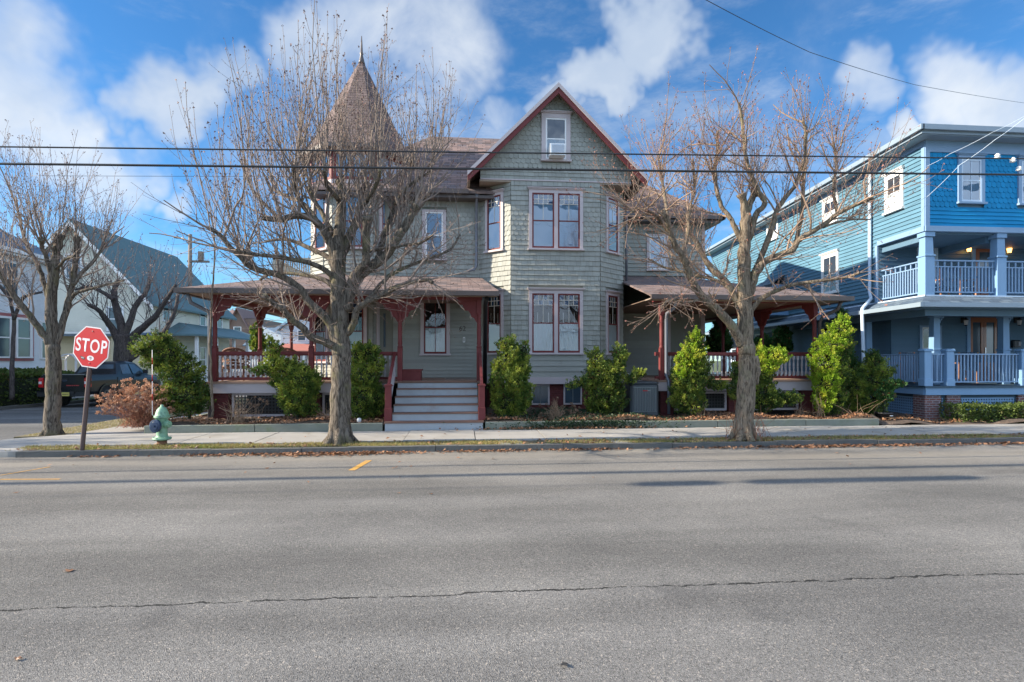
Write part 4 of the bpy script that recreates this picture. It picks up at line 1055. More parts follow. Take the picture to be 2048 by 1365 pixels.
f1s = BF(.85, DB_, 0, -(DB_-2.6)); mb.xf = f1s.F; s1h = [(1.0, 2.0, 1.7, 3.1), (4.2, 5.0, 1.7, 3.1), (10.2, 11.0, 1.7, 3.1)]
siding(mb, .5, z2, 0, f1s.L, [hole(x, .09) for x in s1h], .125, 'clap')
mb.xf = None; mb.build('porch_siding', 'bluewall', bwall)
# windows
for w_ in (w3a, w3b): window(BH, f3, *w_, 1, .10, ('bluepale', 'bluewhite'), 'blind', 'two', glass='glassup')
for w_ in sw: window(BH, sd, *w_, 1, .09, ('white', 'white'), 'half', 'two')
window(BH, f2, *w2, 1, .09, ('bluewhite', 'bluewhite'), 'half', None, head=False)
window(BH, f1, *w1, 1, .09, ('bluepale', 'white'), 'none', None, head=False)
for w_ in s1h: window(BH, f1s.F, *w_, 1, .09, ('bluewhite', 'bluewhite'), 'none', None, head=False)
def door(F, d, dbl, m='doorwood', frame='bluetrim'):
    a, b, c0, c1 = d
    mb = MB(F); mb.box(a-.12, a, 0, .06, c0, c1); mb.box(b, b+.12, 0, .06, c0, c1); mb.box(a-.12, b+.12, 0, .065, c1, c1+.14); fr = mb.build('door_frame', frame, BH)
    n = 2 if dbl else 1
    for i in range(n):
        x0 = a+(b-a)*i/n; x1 = a+(b-a)*(i+1)/n; g = .004; wd = x1-x0
        mb = MB(F); mb.box(x0+g, x0+wd*.2, 0, .045, c0, c1); mb.box(x1-wd*.2, x1-g, 0, .045, c0, c1); mb.box(x0+wd*.2, x1-wd*.2, 0, .045, c0, c0+.62); mb.box(x0+wd*.2, x1-wd*.2, 0, .045, c1-.2, c1); mb.box(x0+wd*.25, x1-wd*.25, .045, .055, c0+.15, c0+.5)
        dd = mb.build('door', m, fr)
        mb = MB(F); mb.face([(x0+wd*.2, .02, c0+.62), (x1-wd*.2, .02, c0+.62), (x1-wd*.2, .02, c1-.2), (x0+wd*.2, .02, c1-.2)]); mb.build('pane', 'winglass', fr)
        if i == n-1: mb = MB(F); mb.box(x0+wd*.06, x0+wd*.13, .045, .07, c0+.88, c0+1.12); mb.build('handle', 'chrome', fr)
door(f1, d1, True); door(f2, d2, False)
# trim boards, belt, cornice
mb = MB(f3); mb.box(-.03, WB_, 0, .06, z3-.02, z3+.13); mb.box(-.03, .10, 0, .05, z3+.13, Z0(306)); mb.box(-.03, WB_, 0, .05, Z0(306), ztop); 
mb.xf = sd; mb.box(0, SLn+.02, 0, .06, z3-.02, z3+.13) if False else mb.box(SLn-2.0, SLn+.03, 0, .06, z3-.02, z3+.13); mb.box(SLn-.10, SLn+.03, 0, .045, z3+.13, ztop-.1); mb.box(0, SLn+.02, 0, .05, ztop-.14, ztop); mb.box(SLn-2.12, SLn-2.0, 0, .05, z2, z3)
mb.xf = None; mb.build('trim_board', 'bluepale', bwall)
mb = MB(BX); mb.box(-.42, WB_, -.42, DB_+.3, ztop, ztop+.06); mb.box(-.46, WB_, -.46, -.40, ztop+.02, ztop+.14); mb.box(-.46, -.40, -.40, DB_+.3, ztop+.02, ztop+.14); mb.box(-.40, WB_, -.40, DB_+.3, ztop+.065, ztop+.15)
cn = mb.build('cornice', 'bluegutter', BH)
mb = MB(BX); mb.box(-.50, WB_, -.56, -.465, ztop+.10, ztop+.24); mb.box(-.56, -.465, -.56, DB_+.3, ztop+.10, ztop+.24); mb.build('gutter', 'bluegutter', cn)
mb = MB(BX); mb.slab([(-.46, -.46, ztop+.22), (WB_, -.46, ztop+.22), (WB_, 6, ztop+.9), (5, 6, ztop+.9)], .05); mb.slab([(-.46, DB_+.3, ztop+.22), (-.46, -.46, ztop+.22), (5, 6, ztop+.9), (5, DB_-5, ztop+.9)], .05); mb.build('roof', 'roofblue', BH)
# balcony floor / porch skirt roof
mb = MB(BX); mb.box(.0, WB_, .0, 2.0, z2-.10, z2); mb.box(.03, WB_, 0.03, 2.0, z3-.02, z3+.09); bd = mb.build('balcony_deck', 'bluetrim', BH)
mb = MB(BX)
mb.slab([(-.55, -.55, 3.34), (WB_, -.55, 3.34), (WB_, .0, 3.62), (.0, .0, 3.62)], .05); mb.slab([(-.55, DB_, 3.34), (-.55, -.55, 3.34), (0, 0, 3.62), (0, DB_, 3.62)], .05)
sr = mb.build('skirt_roof', 'roofblue', BH)
mb = MB(BX); mb.box(-.56, WB_, -.66, -.55, 3.24, 3.36); mb.box(-.66, -.55, -.66, DB_, 3.24, 3.36); mb.build('gutter', 'bluegutter', sr)
mb = MB(BX); mb.box(-.02, WB_, -.03, .0, 3.60, 3.64); mb.box(-.03, .0, -.03, DB_, 3.60, 3.64); mb.build('flashing', 'bluewhite', sr)
mb = MB(BX); mb.box(-.5, WB_, -.5, 2.6, 3.22, 3.25); mb.box(-.5, .85, 2.6, DB_, 3.22, 3.25); mb.box(.0, WB_, .0, .14, 3.05, 3.22); mb.box(.0, .14, .14, DB_, 3.05, 3.22); mb.build('porch_ceiling', 'bluewall', BH)
mb = MB(BX); mb.box(.1, WB_, .1, 2.0, z3-.06, z3-.025); mb.box(.10, .24, .24, 2.0, z3-.24, z3-.06); mb.box(fb(1995, 0)-.1, fb(1995, 0)+.1, .3, 2.0, z3-.24, z3-.06); mb.build('balcony_ceiling', 'bluewall', BH)
# deck, fascia, piers, lattice
mb = MB(BX); mb.box(-.06, WB_, -.08, 2.6, z1-.05, z1); mb.box(-.06, .85, 2.6, DB_, z1-.05, z1); pd2 = mb.build('porch_deck', 'bluelat', BH)
mb = MB(BX); mb.box(0, WB_, -.02, .03, .80, z1-.052); mb.box(-.02, .03, .03, DB_, .80, z1-.052); mb.build('deck_fascia', 'bluetrim', pd2)
pa = [0.02, fb(1896, -.0), fb(2033, 0)+.1]
for i, a in enumerate(pa):
    mb = MB(BX); wd = .5 if i == 0 else .42; a0 = a if i == 0 else a
    mb.box(a0, a0+wd, .04, .5, .0, .795); mb.build('pier', 'brick', pd2)
for b in (3.4, 6.6, 9.8): mb = MB(BX); mb.box(.04, .5, b, b+.45, -.1, .795); mb.build('pier', 'brick', pd2)
def lat2(a0, a1, z0, z1_, side=False):
    g = (lambda p: BX((p[1], p[0], p[2]))) if side else BX
    mb = MB(g); f_ = .05
    mb.box(a0, a1, .10, .13, z1_-f_*1.6, z1_); mb.box(a0, a0+f_, .10, .13, z0, z1_-f_*1.6); mb.box(a1-f_, a1, .10, .13, z0, z1_-f_*1.6); mb.box(a0+f_, a1-f_, .10, .13, z0, z0+f_)
    f = mb.build('lattice_frame', 'bluelat', pd2); mb = MB(g); s_ = .08; x = a0+f_+.03
    while x < a1-f_: mb.box(x, x+.042, .112, .12, z0+f_, z1_-f_*1.6); x += s_
    z = z0+f_+.02
    while z < z1_-.08: mb.box(a0+f_, a1-f_, .104, .111, z, z+.04); z += s_
    mb.build('lattice', 'bluetrim', f)
lat2(pa[0]+.52, pa[1]-.02, .12, .79); lat2(pa[1]+.44, pa[2]-.02, .12, .79); lat2(.5, 3.38, .12, .79, True); lat2(3.87, 6.58, .05, .79, True)
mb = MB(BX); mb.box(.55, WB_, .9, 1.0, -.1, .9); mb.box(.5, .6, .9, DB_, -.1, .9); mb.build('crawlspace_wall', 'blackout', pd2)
# square porch posts
def sqpost(a, b, z0, zt_, r0=.13, r1=.10, zc=None):
    mb = MB(BX); zc = zc or z0+1.02
    mb.bbox(a-r0, a+r0, b-r0, b+r0, z0, zc, .01); mb.bbox(a-r0-.02, a+r0+.02, b-r0-.02, b+r0+.02, zc, zc+.05, .01)
    n = [(-r1, -r1), (r1, -r1), (r1, r1), (-r1, r1)]
    lo = [mb.P((a+x*1.12, b+y*1.12, zc+.05)) for x, y in n]; hi = [mb.P((a+x, b+y, zt_-.14)) for x, y in n]
    for i in range(4): mb.idx([lo[i], lo[(i+1) % 4], hi[(i+1) % 4], hi[i]])
    mb.bbox(a-r0-.01, a+r0+.01, b-r0-.01, b+r0+.01, zt_-.14, zt_, .01)
    return mb.build('post', 'bluetrim', BH)
def brk(p, a, b, z, L_=.38):
    mb = MB(BX); k = 8; pr = []
    for i in range(k+1): t = i/k*math.pi/2; pr.append((a+.10+L_*(1-math.cos(t)), z-L_*1.1+L_*1.1*math.sin(t)))
    for (x0, q0), (x1, q1) in zip(pr[:-1], pr[1:]): mb.extr([(x0, b-.03, q0), (x1, b-.03, q1), (x1+.02, b-.03, q1-.055), (x0+.05, b-.03, q0-.03)], (0, .06, 0))
    mb.build('bracket', 'bluetrim', p)
for a in (fb(1869, .9), fb(2007, .9), fb(2007, .9)+2.4, fb(2007, .9)+4.8): p_ = sqpost(a, .9, z1, 3.2, .12, .095); brk(p_, a, .9, 3.2)
for b in (2.75, 5.9, 9.0, 12.0): sqpost(.13, b, z1, 3.2, .12, .09)
for a in (.14, fb(1995, .14), fb(2140, .14), fb(2140, .14)+2.4, fb(2140, .14)+4.8): sqpost(a, .14, z2, z3-.02, .15, .115, z2+1.12)
def pickets(p, q, zb_, zt_, newels=(), bot=None, mid=True, step=.105):
    p3, q3 = BX((*p, 0)), BX((*q, 0)); F_, L_ = wallframe((p3.x, p3.y), (q3.x, q3.y)); mb = MB(F_)
    mb.box(0, L_, -.04, .04, zt_, zt_+.035); mb.box(0, L_, -.025, .025, zb_, zb_+.035)
    if mid: mb.box(0, L_, -.02, .02, zt_-.17, zt_-.14)
    r_ = mb.build('railing', 'bluepale', BH); n = int(L_/step); me = None
    for i in range(n):
        top = zt_ if (not mid or i % 2) else zt_-.17
        w_ = F_((L_*(i+.5)/n, 0, zb_+.035))
        key = top
        if key not in pk: m_ = MB(); m_.box(-.017, .017, -.017, .017, 0, top-zb_-.035); b_ = m_.build('picket', 'bluepale', r_, off=Vector((0, 0, 0))); pk[key] = b_.data
        else: b_ = bpy.data.objects.new('picket', pk[key]); C.objects.link(b_); b_.parent = r_
        b_.location = w_-Vector(BH.location)
pk = {}
zr0, zr1 = z1+.09, z1+.88
na = [.05, fb(1898, 0), fb(2047, 0), fb(2047, 0)+2.4, fb(2047, 0)+4.8]
for a in na:
    mb = MB(BX); mb.bbox(a-.11, a+.11, -.06, .16, z1, z1+.98, .01); mb.bbox(a-.13, a+.13, -.08, .18, z1, z1+.2, .01); mb.bbox(a-.14, a+.14, -.09, .19, z1+.98, z1+1.05, .02); mb.build('newel_post', 'bluetrim', BH)
pickets((na[0]+.13, .05), (na[1]-.13, .05), zr0, zr1, mid=False); pickets((na[1]+.13, .05), (na[2]-.13, .05), zr0, zr1, mid=False); pickets((na[2]+.13, .05), (na[3]-.13, .05), zr0, zr1, mid=False); pickets((na[3]+.13, .05), (na[4]-.13, .05), zr0, zr1, mid=False)
pickets((.05, 2.6), (.05, .2), zr0, zr1, mid=False)
pk = {}
pickets((.30, .1), (fb(1995, .14)-.15, .1), z2+.10, z2+1.0); pickets((fb(1995, .14)+.15, .1), (fb(2140, .14)-.15, .1), z2+.10, z2+1.0); pickets((fb(2140, .14)+.15, .1), (fb(2140, .14)+2.25, .1), z2+.10, z2+1.0); pickets((fb(2140, .14)+2.55, .1), (fb(2140, .14)+4.65, .1), z2+.10, z2+1.0); pickets((.1, 1.95), (.1, .3), z2+.10, z2+1.0)
# downspout
mb = MB(BX); mb.tube([(-.10, 2.3, 7.9), (-.10, 2.3, 4.0), (-.12, 2.2, 3.78), (-.62, 1.9, 3.42), (-.66, 1.85, 3.3), (-.60, 1.85, 1.2), (-.5, 1.9, .3)], .055, 8); mb.build('downspout', 'bluewhite', BH)
# projecting bay far back on the side wall
b0 = sp(1585); mb = MB(BX); mb.box(-.75, .05, b0+.3, b0+2.6, 3.7, 5.0); by = mb.build('side_bay', 'bluetrim', BH)
mb = MB(BX); mb.slab([(-.85, b0+.2, 5.02), (-.85, b0+2.7, 5.02), (0, b0+2.2, 5.5), (0, b0+.7, 5.5)][::-1], .05); mb.build('roof', 'roofblue', by)
fs = BF(-.75, b0+.3, .7, 0).F; mb = MB(fs); mb.box(.1, .65, 0, .04, 3.95, 4.85); wq = mb.build('window', 'bluewhite', by)
mb = MB(fs); mb.box(.17, .58, .04, .05, 4.0, 4.8); mb.build('pane', 'winglass', by)
# lanterns and mailbox
def lantern(px, py, b, lit, hang=False):
    a = fb(px, b); z = fz(py, a, b); mb = MB(BX)
    mb.box(a-.05, a+.05, b-.03, b, z-.02, z+.16); mb.box(a-.015, a+.015, b-.14, b-.03, z+.12, z+.14)
    mb.lathe((a, b-.16, z+.06), [(.09, 0), (.07, .03), (.015, .08), (.01, .11)], 6); mb.lathe((a, b-.16, z-.13), [(.02, 0), (.055, .02), (.055, .03)], 6); mb.tube([(a, b-.16, z-.11), (a, b-.16, z+.08)], .006, 4)
    o = mb.build('wall_lantern', 'black', BH)
    mb = MB(BX); mb.lathe((a, b-.16, z-.10), [(.05, 0), (.075, .15)], 6, sm=False); mb.build('glass', 'lampglow' if lit else 'lampoff', o)
lantern(1924, 645, 2.58, False); lantern(2030, 645, 2.58, False); lantern(1930, 500, 1.98, True); lantern(2010, 502, 1.98, True)
a = fb(2028, 2.58); z = fz(688, a, 2.58); mb = MB(BX); mb.bbox(a-.16, a+.12, 2.42, 2.57, z-.13, z+.12, .03); mx = mb.build('mailbox', 'black', BH)
mb = MB(BX); mb.box(a+.0, a+.10, 2.41, 2.42, z-.08, z+.06); mb.build('label_plate', 'alloy', mx)
# porch chairs (slatted armchairs)
def slatchair(loc, rz, label, m1='navychair', m2='chairwood', group='armchairs on the blue porches'):
    t = empty('armchair', loc, label, 'chair', group, rz)
    def part(name, boxes, m):
        mb = MB()
        for q in boxes: mb.box(*q)
        mb.build(name, m, t, off=Vector((0, 0, 0)))
    part('seat', [(-.27, .27, -.25, .25, .40, .44)], m1)
    part('backrest', [(-.27+.115*i, -.18+.115*i, .22, .25, .44, .98) for i in range(5)]+[(-.28, .31, .25, .275, .66, .72)], m1)
    for x in (-.30, .27): part('armrest', [(x-.03, x+.06, -.28, .26, .62, .65)], m2)
    for x, y, h in ((-.30, -.25, .62), (.27, -.25, .62), (-.30, .22, .98), (.27, .22, .98)): part('leg', [(x, x+.04, y, y+.04, 0, h)], m2)
    return t
def bl(a, b, z): return BX((a, b, z))
for (px, b, z, rz, lab) in ((1800, 2.0, z1, 3.3, 'slatted navy and wood armchair at the left end of the lower blue porch'), (1875, 2.1, z1, 3.2, 'slatted armchair behind the lower porch railing, right of the corner newel'), (1925, 1.9, z1, 3.0, 'slatted armchair in front of the double doors of the lower blue porch'), (1890, 1.3, z2, 3.0, 'slatted armchair on the upper blue balcony, nearest its corner post'), (1950, 1.2, z2, 3.3, 'slatted armchair on the upper blue balcony near the open door')):
    slatchair(bl(fb(px, b), b, z), rz, lab)
# ============================================================ FAR HOUSES
def ridge_roof(mb, x0, x1, y0, y1, ze, zr, axis='y', ov=.3, t=.12):
    if axis == 'y':
        xm_ = (x0+x1)/2; k = (zr-ze)/(xm_-x0); a, b = x0-ov, x1+ov; e = ze-ov*k
        mb.slab([(a, y0-ov, e), (xm_, y0-ov, zr), (xm_, y1+ov, zr), (a, y1+ov, e)][::-1], t); mb.slab([(xm_, y0-ov, zr), (b, y0-ov, e), (b, y1+ov, e), (xm_, y1+ov, zr)][::-1], t)
    else:
        ym_ = (y0+y1)/2; k = (zr-ze)/(ym_-y0); a, b = y0-ov, y1+ov; e = ze-ov*k
        mb.slab([(x0-ov, a, e), (x1+ov, a, e), (x1+ov, ym_, zr), (x0-ov, ym_, zr)], t); mb.slab([(x0-ov, ym_, zr), (x1+ov, ym_, zr), (x1+ov, b, e), (x0-ov, b, e)], t)
def hip_roof(mb, x0, x1, y0, y1, ze, zr, ov=.4):
    a, b, c, d = x0-ov, x1+ov, y0-ov, y1+ov; h = min(b-a, d-c)/2; xm_, ym_ = (a+b)/2, (c+d)/2
    if d-c >= b-a: r1, r2 = (xm_, c+h, zr), (xm_, d-h, zr)
    else: r1, r2 = (a+h, ym_, zr), (b-h, ym_, zr)
    A, B_, C_, D_ = (a, c, ze), (b, c, ze), (b, d, ze), (a, d, ze)
    if d-c >= b-a: fs_ = [(A, B_, r1), (B_, C_, r2, r1), (C_, D_, r2), (D_, A, r1, r2)]
    else: fs_ = [(A, B_, r2, r1), (B_, C_, r2), (C_, D_, r1, r2), (D_, A, r1)]
    for f in fs_: mb.slab(list(f), .12)
def fwin(root, F, s, z, w_, h, mtrim='white', two=True):
    mb = MB(F); c = .1; mb.box(s-w_/2-c, s-w_/2, 0, .06, z, z+h); mb.box(s+w_/2, s+w_/2+c, 0, .06, z, z+h); mb.box(s-w_/2-c, s+w_/2+c, 0, .065, z+h, z+h+c); mb.box(s-w_/2-c, s+w_/2+c, 0, .08, z-c*.7, z)
    o = mb.build('window', mtrim, root)
    mb = MB(F); mb.box(s-w_/2, s+w_/2, 0, .015, z, z+h); mb.build('pane', 'winglass', o)
    mb = MB(F); mb.box(s-w_/2, s+w_/2, .016, .04, z+h/2-.03, z+h/2+.03); mb.box(s-w_/2, s-w_/2+.04, .016, .035, z, z+h); mb.box(s+w_/2-.04, s+w_/2, .016, .035, z, z+h); mb.build('sash', 'white', o)
    return o
def East(x, y0, y1): return wallframe((x, y0), (x, y1))[0]
def South(y, x0, x1): return wallframe((x0, y), (x1, y))[0]
# white house on the left, its long side to the side street
WH = empty('white_house', (-21.5, 27, -.2), 'white clapboard house at the left edge with pink-trimmed twin window', 'house')
wx = -21.0
mb = MB(); mb.box(-31, wx, 17.5, 30.3, .55, 6.7); mb.build('wall', 'whiteside', WH)
mb = MB(); mb.box(-30.95, wx-.05, 17.6, 31.4, -.5, .55); mb.build('foundation', 'brick', WH)
mb = MB(); hip_roof(mb, -31, wx, 17.5, 30.3, 6.9, 10.4, .5); mb.build('roof', 'bluegreyroof', WH)
mb = MB(); mb.box(wx+.4, wx+.55, 17.0, 32.0, 6.72, 6.9); mb.box(wx, wx+.42, 17.5, 30.3, 6.62, 6.7); mb.build('gutter', 'white', WH)
mb = MB(); mb.box(wx-.6, wx-.1, 17.6, 31, 0, 0.01) if False else None; mb.box(-24.2, -23.3, 27.6, 28.5, 7.6, 10.0); mb.box(-24.3, -23.2, 27.5, 28.6, 9.85, 10.05); mb.build('chimney', 'brick', WH)
Fe = East(wx, 17.5, 30.3)
for y in (27.6,): 
    mb = MB(Fe); s_ = y-17.5; mb.box(s_-1.25, s_+1.25, 0, .07, 1.75, 3.95); o = mb.build('window_surround', 'pinktrim', WH)
    for dx in (-.6, .6): fwin(WH, Fe, s_+dx, 1.95, .8, 1.75).location = Vector((.075, 0, 0))
for c_ in WH.children:
    if c_.name.startswith('window.') or c_.name == 'window': 
        for g_ in c_.children: pass
fwin(WH, Fe, 12.3, 1.9, .8, 1.75); fwin(WH, Fe, 5, 1.9, .8, 1.75); fwin(WH, Fe, 10, 4.8, .9, 1.5); fwin(WH, Fe, 5, 4.8, .9, 1.5)
# cream gable house with long green roof
GR = empty('gabled_house', (-27.5, 42, -.2), 'tall cream house with a wide front gable under a long dark green roof', 'house')
gx0, gx1 = -32.5, -22.4; gxm = (gx0+gx1)/2
mb = MB(); mb.box(gx0, gx1, 41.5, 55, -.3, 6.3); mb.extr([(gx0, 41.5, 6.3), (gx1, 41.5, 6.3), (gxm, 41.5, 11.6)], (0, 13.5, 0)); mb.build('wall', 'creamside', GR)
mb = MB(); ridge_roof(mb, gx0, gx1, 41.5, 55, 6.3, 11.7, 'y', .5, .15); mb.build('roof', 'greenroof', GR)
mb = MB(); 
for s in (-1, 1):
    a_, b_ = Vector((gxm+s*5.55, 40.98, 5.65)), Vector((gxm, 40.98, 11.55)); q = [a_, b_, b_+Vector((0, 0, -.35)), a_+Vector((0, 0, -.35))]
    mb.extr(q if s < 0 else q[::-1], (0, .06, 0))
mb.build('rake_board', 'white', GR)
Fs = South(41.5, gx0, gx1)
for s_, z in ((2.3, 3.9), (7.8, 3.9), (5.0, 7.6), (2.3, .9)): fwin(GR, Fs, s_, z, .95, 1.6)
Fe = East(gx1, 41.5, 55)
for s_ in (2.2, 8.0, 11.3): fwin(GR, Fe, s_, 4.75, .95, 1.5)
for s_ in (4.5, 8.0): fwin(GR, Fe, s_, .8, .95, 2.0)
mb = MB(); mb.box(-30.5, -22.0, 36.5, 41.45, -.3, 3.3); yw = mb.build('front_wing', 'yellowside', GR)
mb = MB(); mb.slab([(-30.9, 36.0, 3.4), (-21.6, 36.0, 3.4), (-21.6, 41.45, 3.8), (-30.9, 41.45, 3.8)], .15); mb.build('roof', 'bluegreyroof', yw)
Fq = South(36.5, -30.5, -22.0)
for s_ in (2.0, 4.5, 7.4): fwin(GR, Fq, s_, .9, .8, 1.6)
# its side porch
mb = MB(); mb.box(gx1+.01, -19.9, 43.2, 56.5, .1, .5); cp = mb.build('porch_deck', 'white', GR)
mb = MB(); mb.slab([(gx1-.6, 42.8, 3.7), (-19.5, 42.8, 3.7), (gx1, 45.6, 4.75), (gx1-.6, 45.6, 4.75)], .12); mb.slab([(-19.5, 42.8, 3.7), (-19.5, 57, 3.7), (gx1, 57, 4.75), (gx1, 45.6, 4.75)], .12); mb.build('porch_roof', 'greenroof', GR)
for y in (43.3, 46.6, 50, 53, 56.3): mb = MB(); mb.box(-20.1, -19.9, y-.1, y+.1, .5, 3.6); mb.build('post', 'white', GR)
mb = MB(); mb.box(gx1, -19.9, 43.2, 43.26, 1.25, 1.33); x = gx1+.05
while x < -20: mb.box(x, x+.05, 43.2, 43.24, .5, 1.25); x += .15
mb.build('railing', 'white', GR)
mb = MB(); mb.box(-19.96, -19.9, 43.3, 56.4, 1.25, 1.33); y = 43.5
while y < 56: mb.box(-19.96, -19.92, y, y+.05, .5, 1.25); y += .17
mb.build('railing', 'white', GR)
# more houses down the side street
BR = empty('brown_house', (-34, 92, -.3), 'brown gabled house with a pinkish shingle roof far down the side street', 'house')
mb = MB(); mb.box(-46, -32, 90, 104, -.3, 8.3); mb.extr([(-41.5, 89.9, 8.3), (-32.6, 89.9, 8.3), (-37.2, 89.9, 8.31)], (0, 3, 0)); mb.extr([(-38.5, 89.9, 4), (-32.2, 89.9, 4), (-35.3, 89.9, 9.8)], (0, 6, 0)); mb.build('wall', 'brownside', BR)
mb = MB(); hip_roof(mb, -46, -32, 90, 104, 5.5, 10.3, .5); ridge_roof(mb, -38.5, -32.2, 89.6, 97, 4.2, 10.0, 'y', .3, .2); mb.build('roof', 'brownroof', BR)
fwin(BR, South(89.88, -38.5, -32.2), 3.1, 5.4, 1.0, 1.5)
GB = empty('grey_roof_house', (-28, 80, -.3), 'low white house with a blue-grey gable roof seen between the porch posts', 'house')
mb = MB(); mb.box(-31, -24, 82, 92, -.3, 4.2); mb.extr([(-31, 82, 4.2), (-24, 82, 4.2), (-29.5, 82, 6.9)], (0, 1, 0)); mb.build('wall', 'whiteside', GB)
mb = MB(); mb.slab([(-31.4, 81.5, 3.9), (-23.2, 81.5, 3.9), (-25.5, 85, 6.6), (-30, 85, 6.6)], .15); hip_roof(mb, -31, -24, 84, 94, 4.2, 7.6, .4); mb.build('roof', 'bluegreyroof', GB)
PW = empty('pale_house', (-20, 76, -.3), 'pale clapboard house with paired upper windows above a red porch roof', 'house')
mb = MB(); mb.box(-25, -17.5, 78, 88, -.3, 6.2); mb.extr([(-25, 78, 6.2), (-17.5, 78, 6.2), (-21.2, 78, 8.8)], (0, 9, 0)); mb.build('wall', 'paleside', PW)
mb = MB(); ridge_roof(mb, -25, -17.5, 78, 88, 6.2, 8.9, 'y', .4, .15); mb.build('roof', 'bluegreyroof', PW)
mb = MB(); mb.slab([(-25.3, 75.0, 3.0), (-17.2, 75.0, 3.0), (-18.2, 77.95, 4.0), (-24.6, 77.95, 4.0)], .15); mb.build('porch_roof', 'redroof', PW)
for x in (-24.9, -21.2, -17.6): mb = MB(); mb.box(x-.12, x+.12, 75.3, 75.5, -.3, 2.9); mb.build('post', 'white', PW)
Fs = South(78, -25, -17.5)
for s_ in (2.8, 4.2): fwin(PW, Fs, s_, 4.5, 1.0, 1.3)
# ============================================================ STREET THINGS
# stop sign
p = roadpt(163, 903, .09); SB = Vector((p.x, p.y, .05))
SS = empty('stop_sign', SB, 'red octagonal STOP sign on a leaning dark post with two stickers', 'sign')
top = at(186, 662, SB.y+.03)
mb = MB(); ax = (top-SB); L_ = ax.length; 
e1 = Vector((0, -1, 0)); e1 = (e1-ax.normalized()*e1.dot(ax.normalized())).normalized(); e2 = ax.normalized().cross(e1)
def ring(t_, w_, d_): c = SB+ax*t_; return [c+e2*w_*sx+e1*d_*sy for sx, sy in ((-1, .4), (-.35, 1), (.35, 1), (1, .4), (1, -1), (-1, -1))]
a_, b_ = [mb.P(q) for q in ring(0, .034, .026)], [mb.P(q) for q in ring(1, .034, .026)]
for i in range(6): mb.idx([a_[i], a_[(i+1) % 6], b_[(i+1) % 6], b_[i]])
mb.idx(b_); mb.build('post', 'pole', SS)
cen = at(182.5, 695, SB.y-.02)
tilt = math.atan2(186-163, 903-662)*1.0; yaw = R(-14); plane = Matrix.Translation(cen) @ Matrix.Rotation(yaw, 4, 'Z') @ Matrix.Rotation(R(7), 4, 'Y')
def oct_(r_, y): return [plane @ Vector((r_*math.cos(R(22.5+45*k)), y, r_*math.sin(R(22.5+45*k)))) for k in range(8)]
R0 = .381/math.cos(R(22.5))
mb = MB(); mb.extr(oct_(R0, 0)[::-1], (plane.to_3x3() @ Vector((0, .004, 0)))); mb.build('border', 'signwhite', SS)
mb = MB(); mb.face(oct_(R0*.945, -.0025)); mb.build('face', 'signred', SS)
def signtext(body, size, x, z, m, name, sx=1.0, y=-.004):
    cu = bpy.data.curves.new(name, 'FONT'); cu.body = body; cu.size = size; cu.align_x = 'CENTER'; cu.align_y = 'CENTER'; cu.offset = .005*size/.3; cu.space_character = 1.12
    tmp = bpy.data.objects.new(name, cu); C.objects.link(tmp); bpy.context.view_layer.update()
    me = bpy.data.meshes.new_from_object(tmp.evaluated_get(bpy.context.evaluated_depsgraph_get())); bpy.data.objects.remove(tmp)
    M_ = Matrix.Translation(-Vector(SB)) @ plane @ Matrix.Translation((x, y, z)) @ Matrix.Rotation(R(90), 4, 'X') @ Matrix.Diagonal((sx, 1, 1, 1)); me.transform(M_)
    me.materials.clear(); me.materials.append(MATS[m]); o = bpy.data.objects.new(name, me); C.objects.link(o); o.parent = SS
signtext('STOP', .345, 0, .015, 'signwhite', 'lettering', .76)
mb = MB(); mb.face([plane @ Vector((.01+.075*math.cos(a), -.004, -.205+.048*math.sin(a))) for a in [k/16*6.283 for k in range(16)]]); mb.build('oval_sticker', 'signwhite', SS)
signtext('NJ', .05, .01, -.196, 'black', 'oval_sticker_print', .9, -.0055); signtext('17', .03, .01, -.228, 'black', 'oval_sticker_print', .9, -.0055)
mb = MB(); mb.face([plane @ Vector((-.155+x, -.004, -.215+z)) for x, z in ((-.06, .03), (.0, .025), (.055, .0), (.03, -.035), (-.03, -.02))]); mb.build('dark_sticker', 'black', SS)
signtext('BRZ', .035, -.155, -.214, 'signwhite', 'dark_sticker_print', .9, -.0055)
mb = MB()
for z in (.30, -.30): mb.lathe(plane @ Vector((0, -.006, z)), [(.008, -.008), (.008, .008)], 6)
mb.build('bolt', 'galv', SS)
# hydrant
hp = roadpt(324, 890, .09); HY_ = empty('fire_hydrant', (hp.x, hp.y, .06), 'weathered mint green fire hydrant with a dark blue front cap and rusty foot', 'hydrant')
c0 = (hp.x, hp.y, .06)
mb = MB(); mb.lathe(c0, [(.10, 0), (.10, .13)], 14); mb.build('foot', 'rust', HY_)
mb = MB(); mb.lathe(c0, [(.105, .12), (.17, .135), (.195, .15), (.195, .175), (.16, .185), (.125, .20), (.115, .24), (.11, .36), (.115, .50), (.125, .57), (.15, .59), (.165, .60), (.165, .63)], 20); mb.build('barrel', 'hydrant', HY_)
mb = MB(); mb.lathe(c0, [(.165, .632), (.14, .65), (.13, .70), (.105, .76), (.06, .81), (.032, .825), (.03, .86), (.012, .865)], 20); mb.build('bonnet', 'hydrant', HY_)
for k in range(6):
    a = k*math.pi/3+.3; mb = MB(); mb.lathe((c0[0]+.17*math.cos(a), c0[1]+.17*math.sin(a), c0[2]+.175), [(.016, 0), (.016, .02)], 6); mb.build('bolt', 'hydrant', HY_)
fd = Vector((-.22, -.975, 0)).normalized(); cc = Vector(c0)+Vector((0, 0, .44))
mb = MB(); mb.tube([cc+fd*.08, cc+fd*.16], [.10, .10], 16); mb.build('nozzle', 'hydrant', HY_)
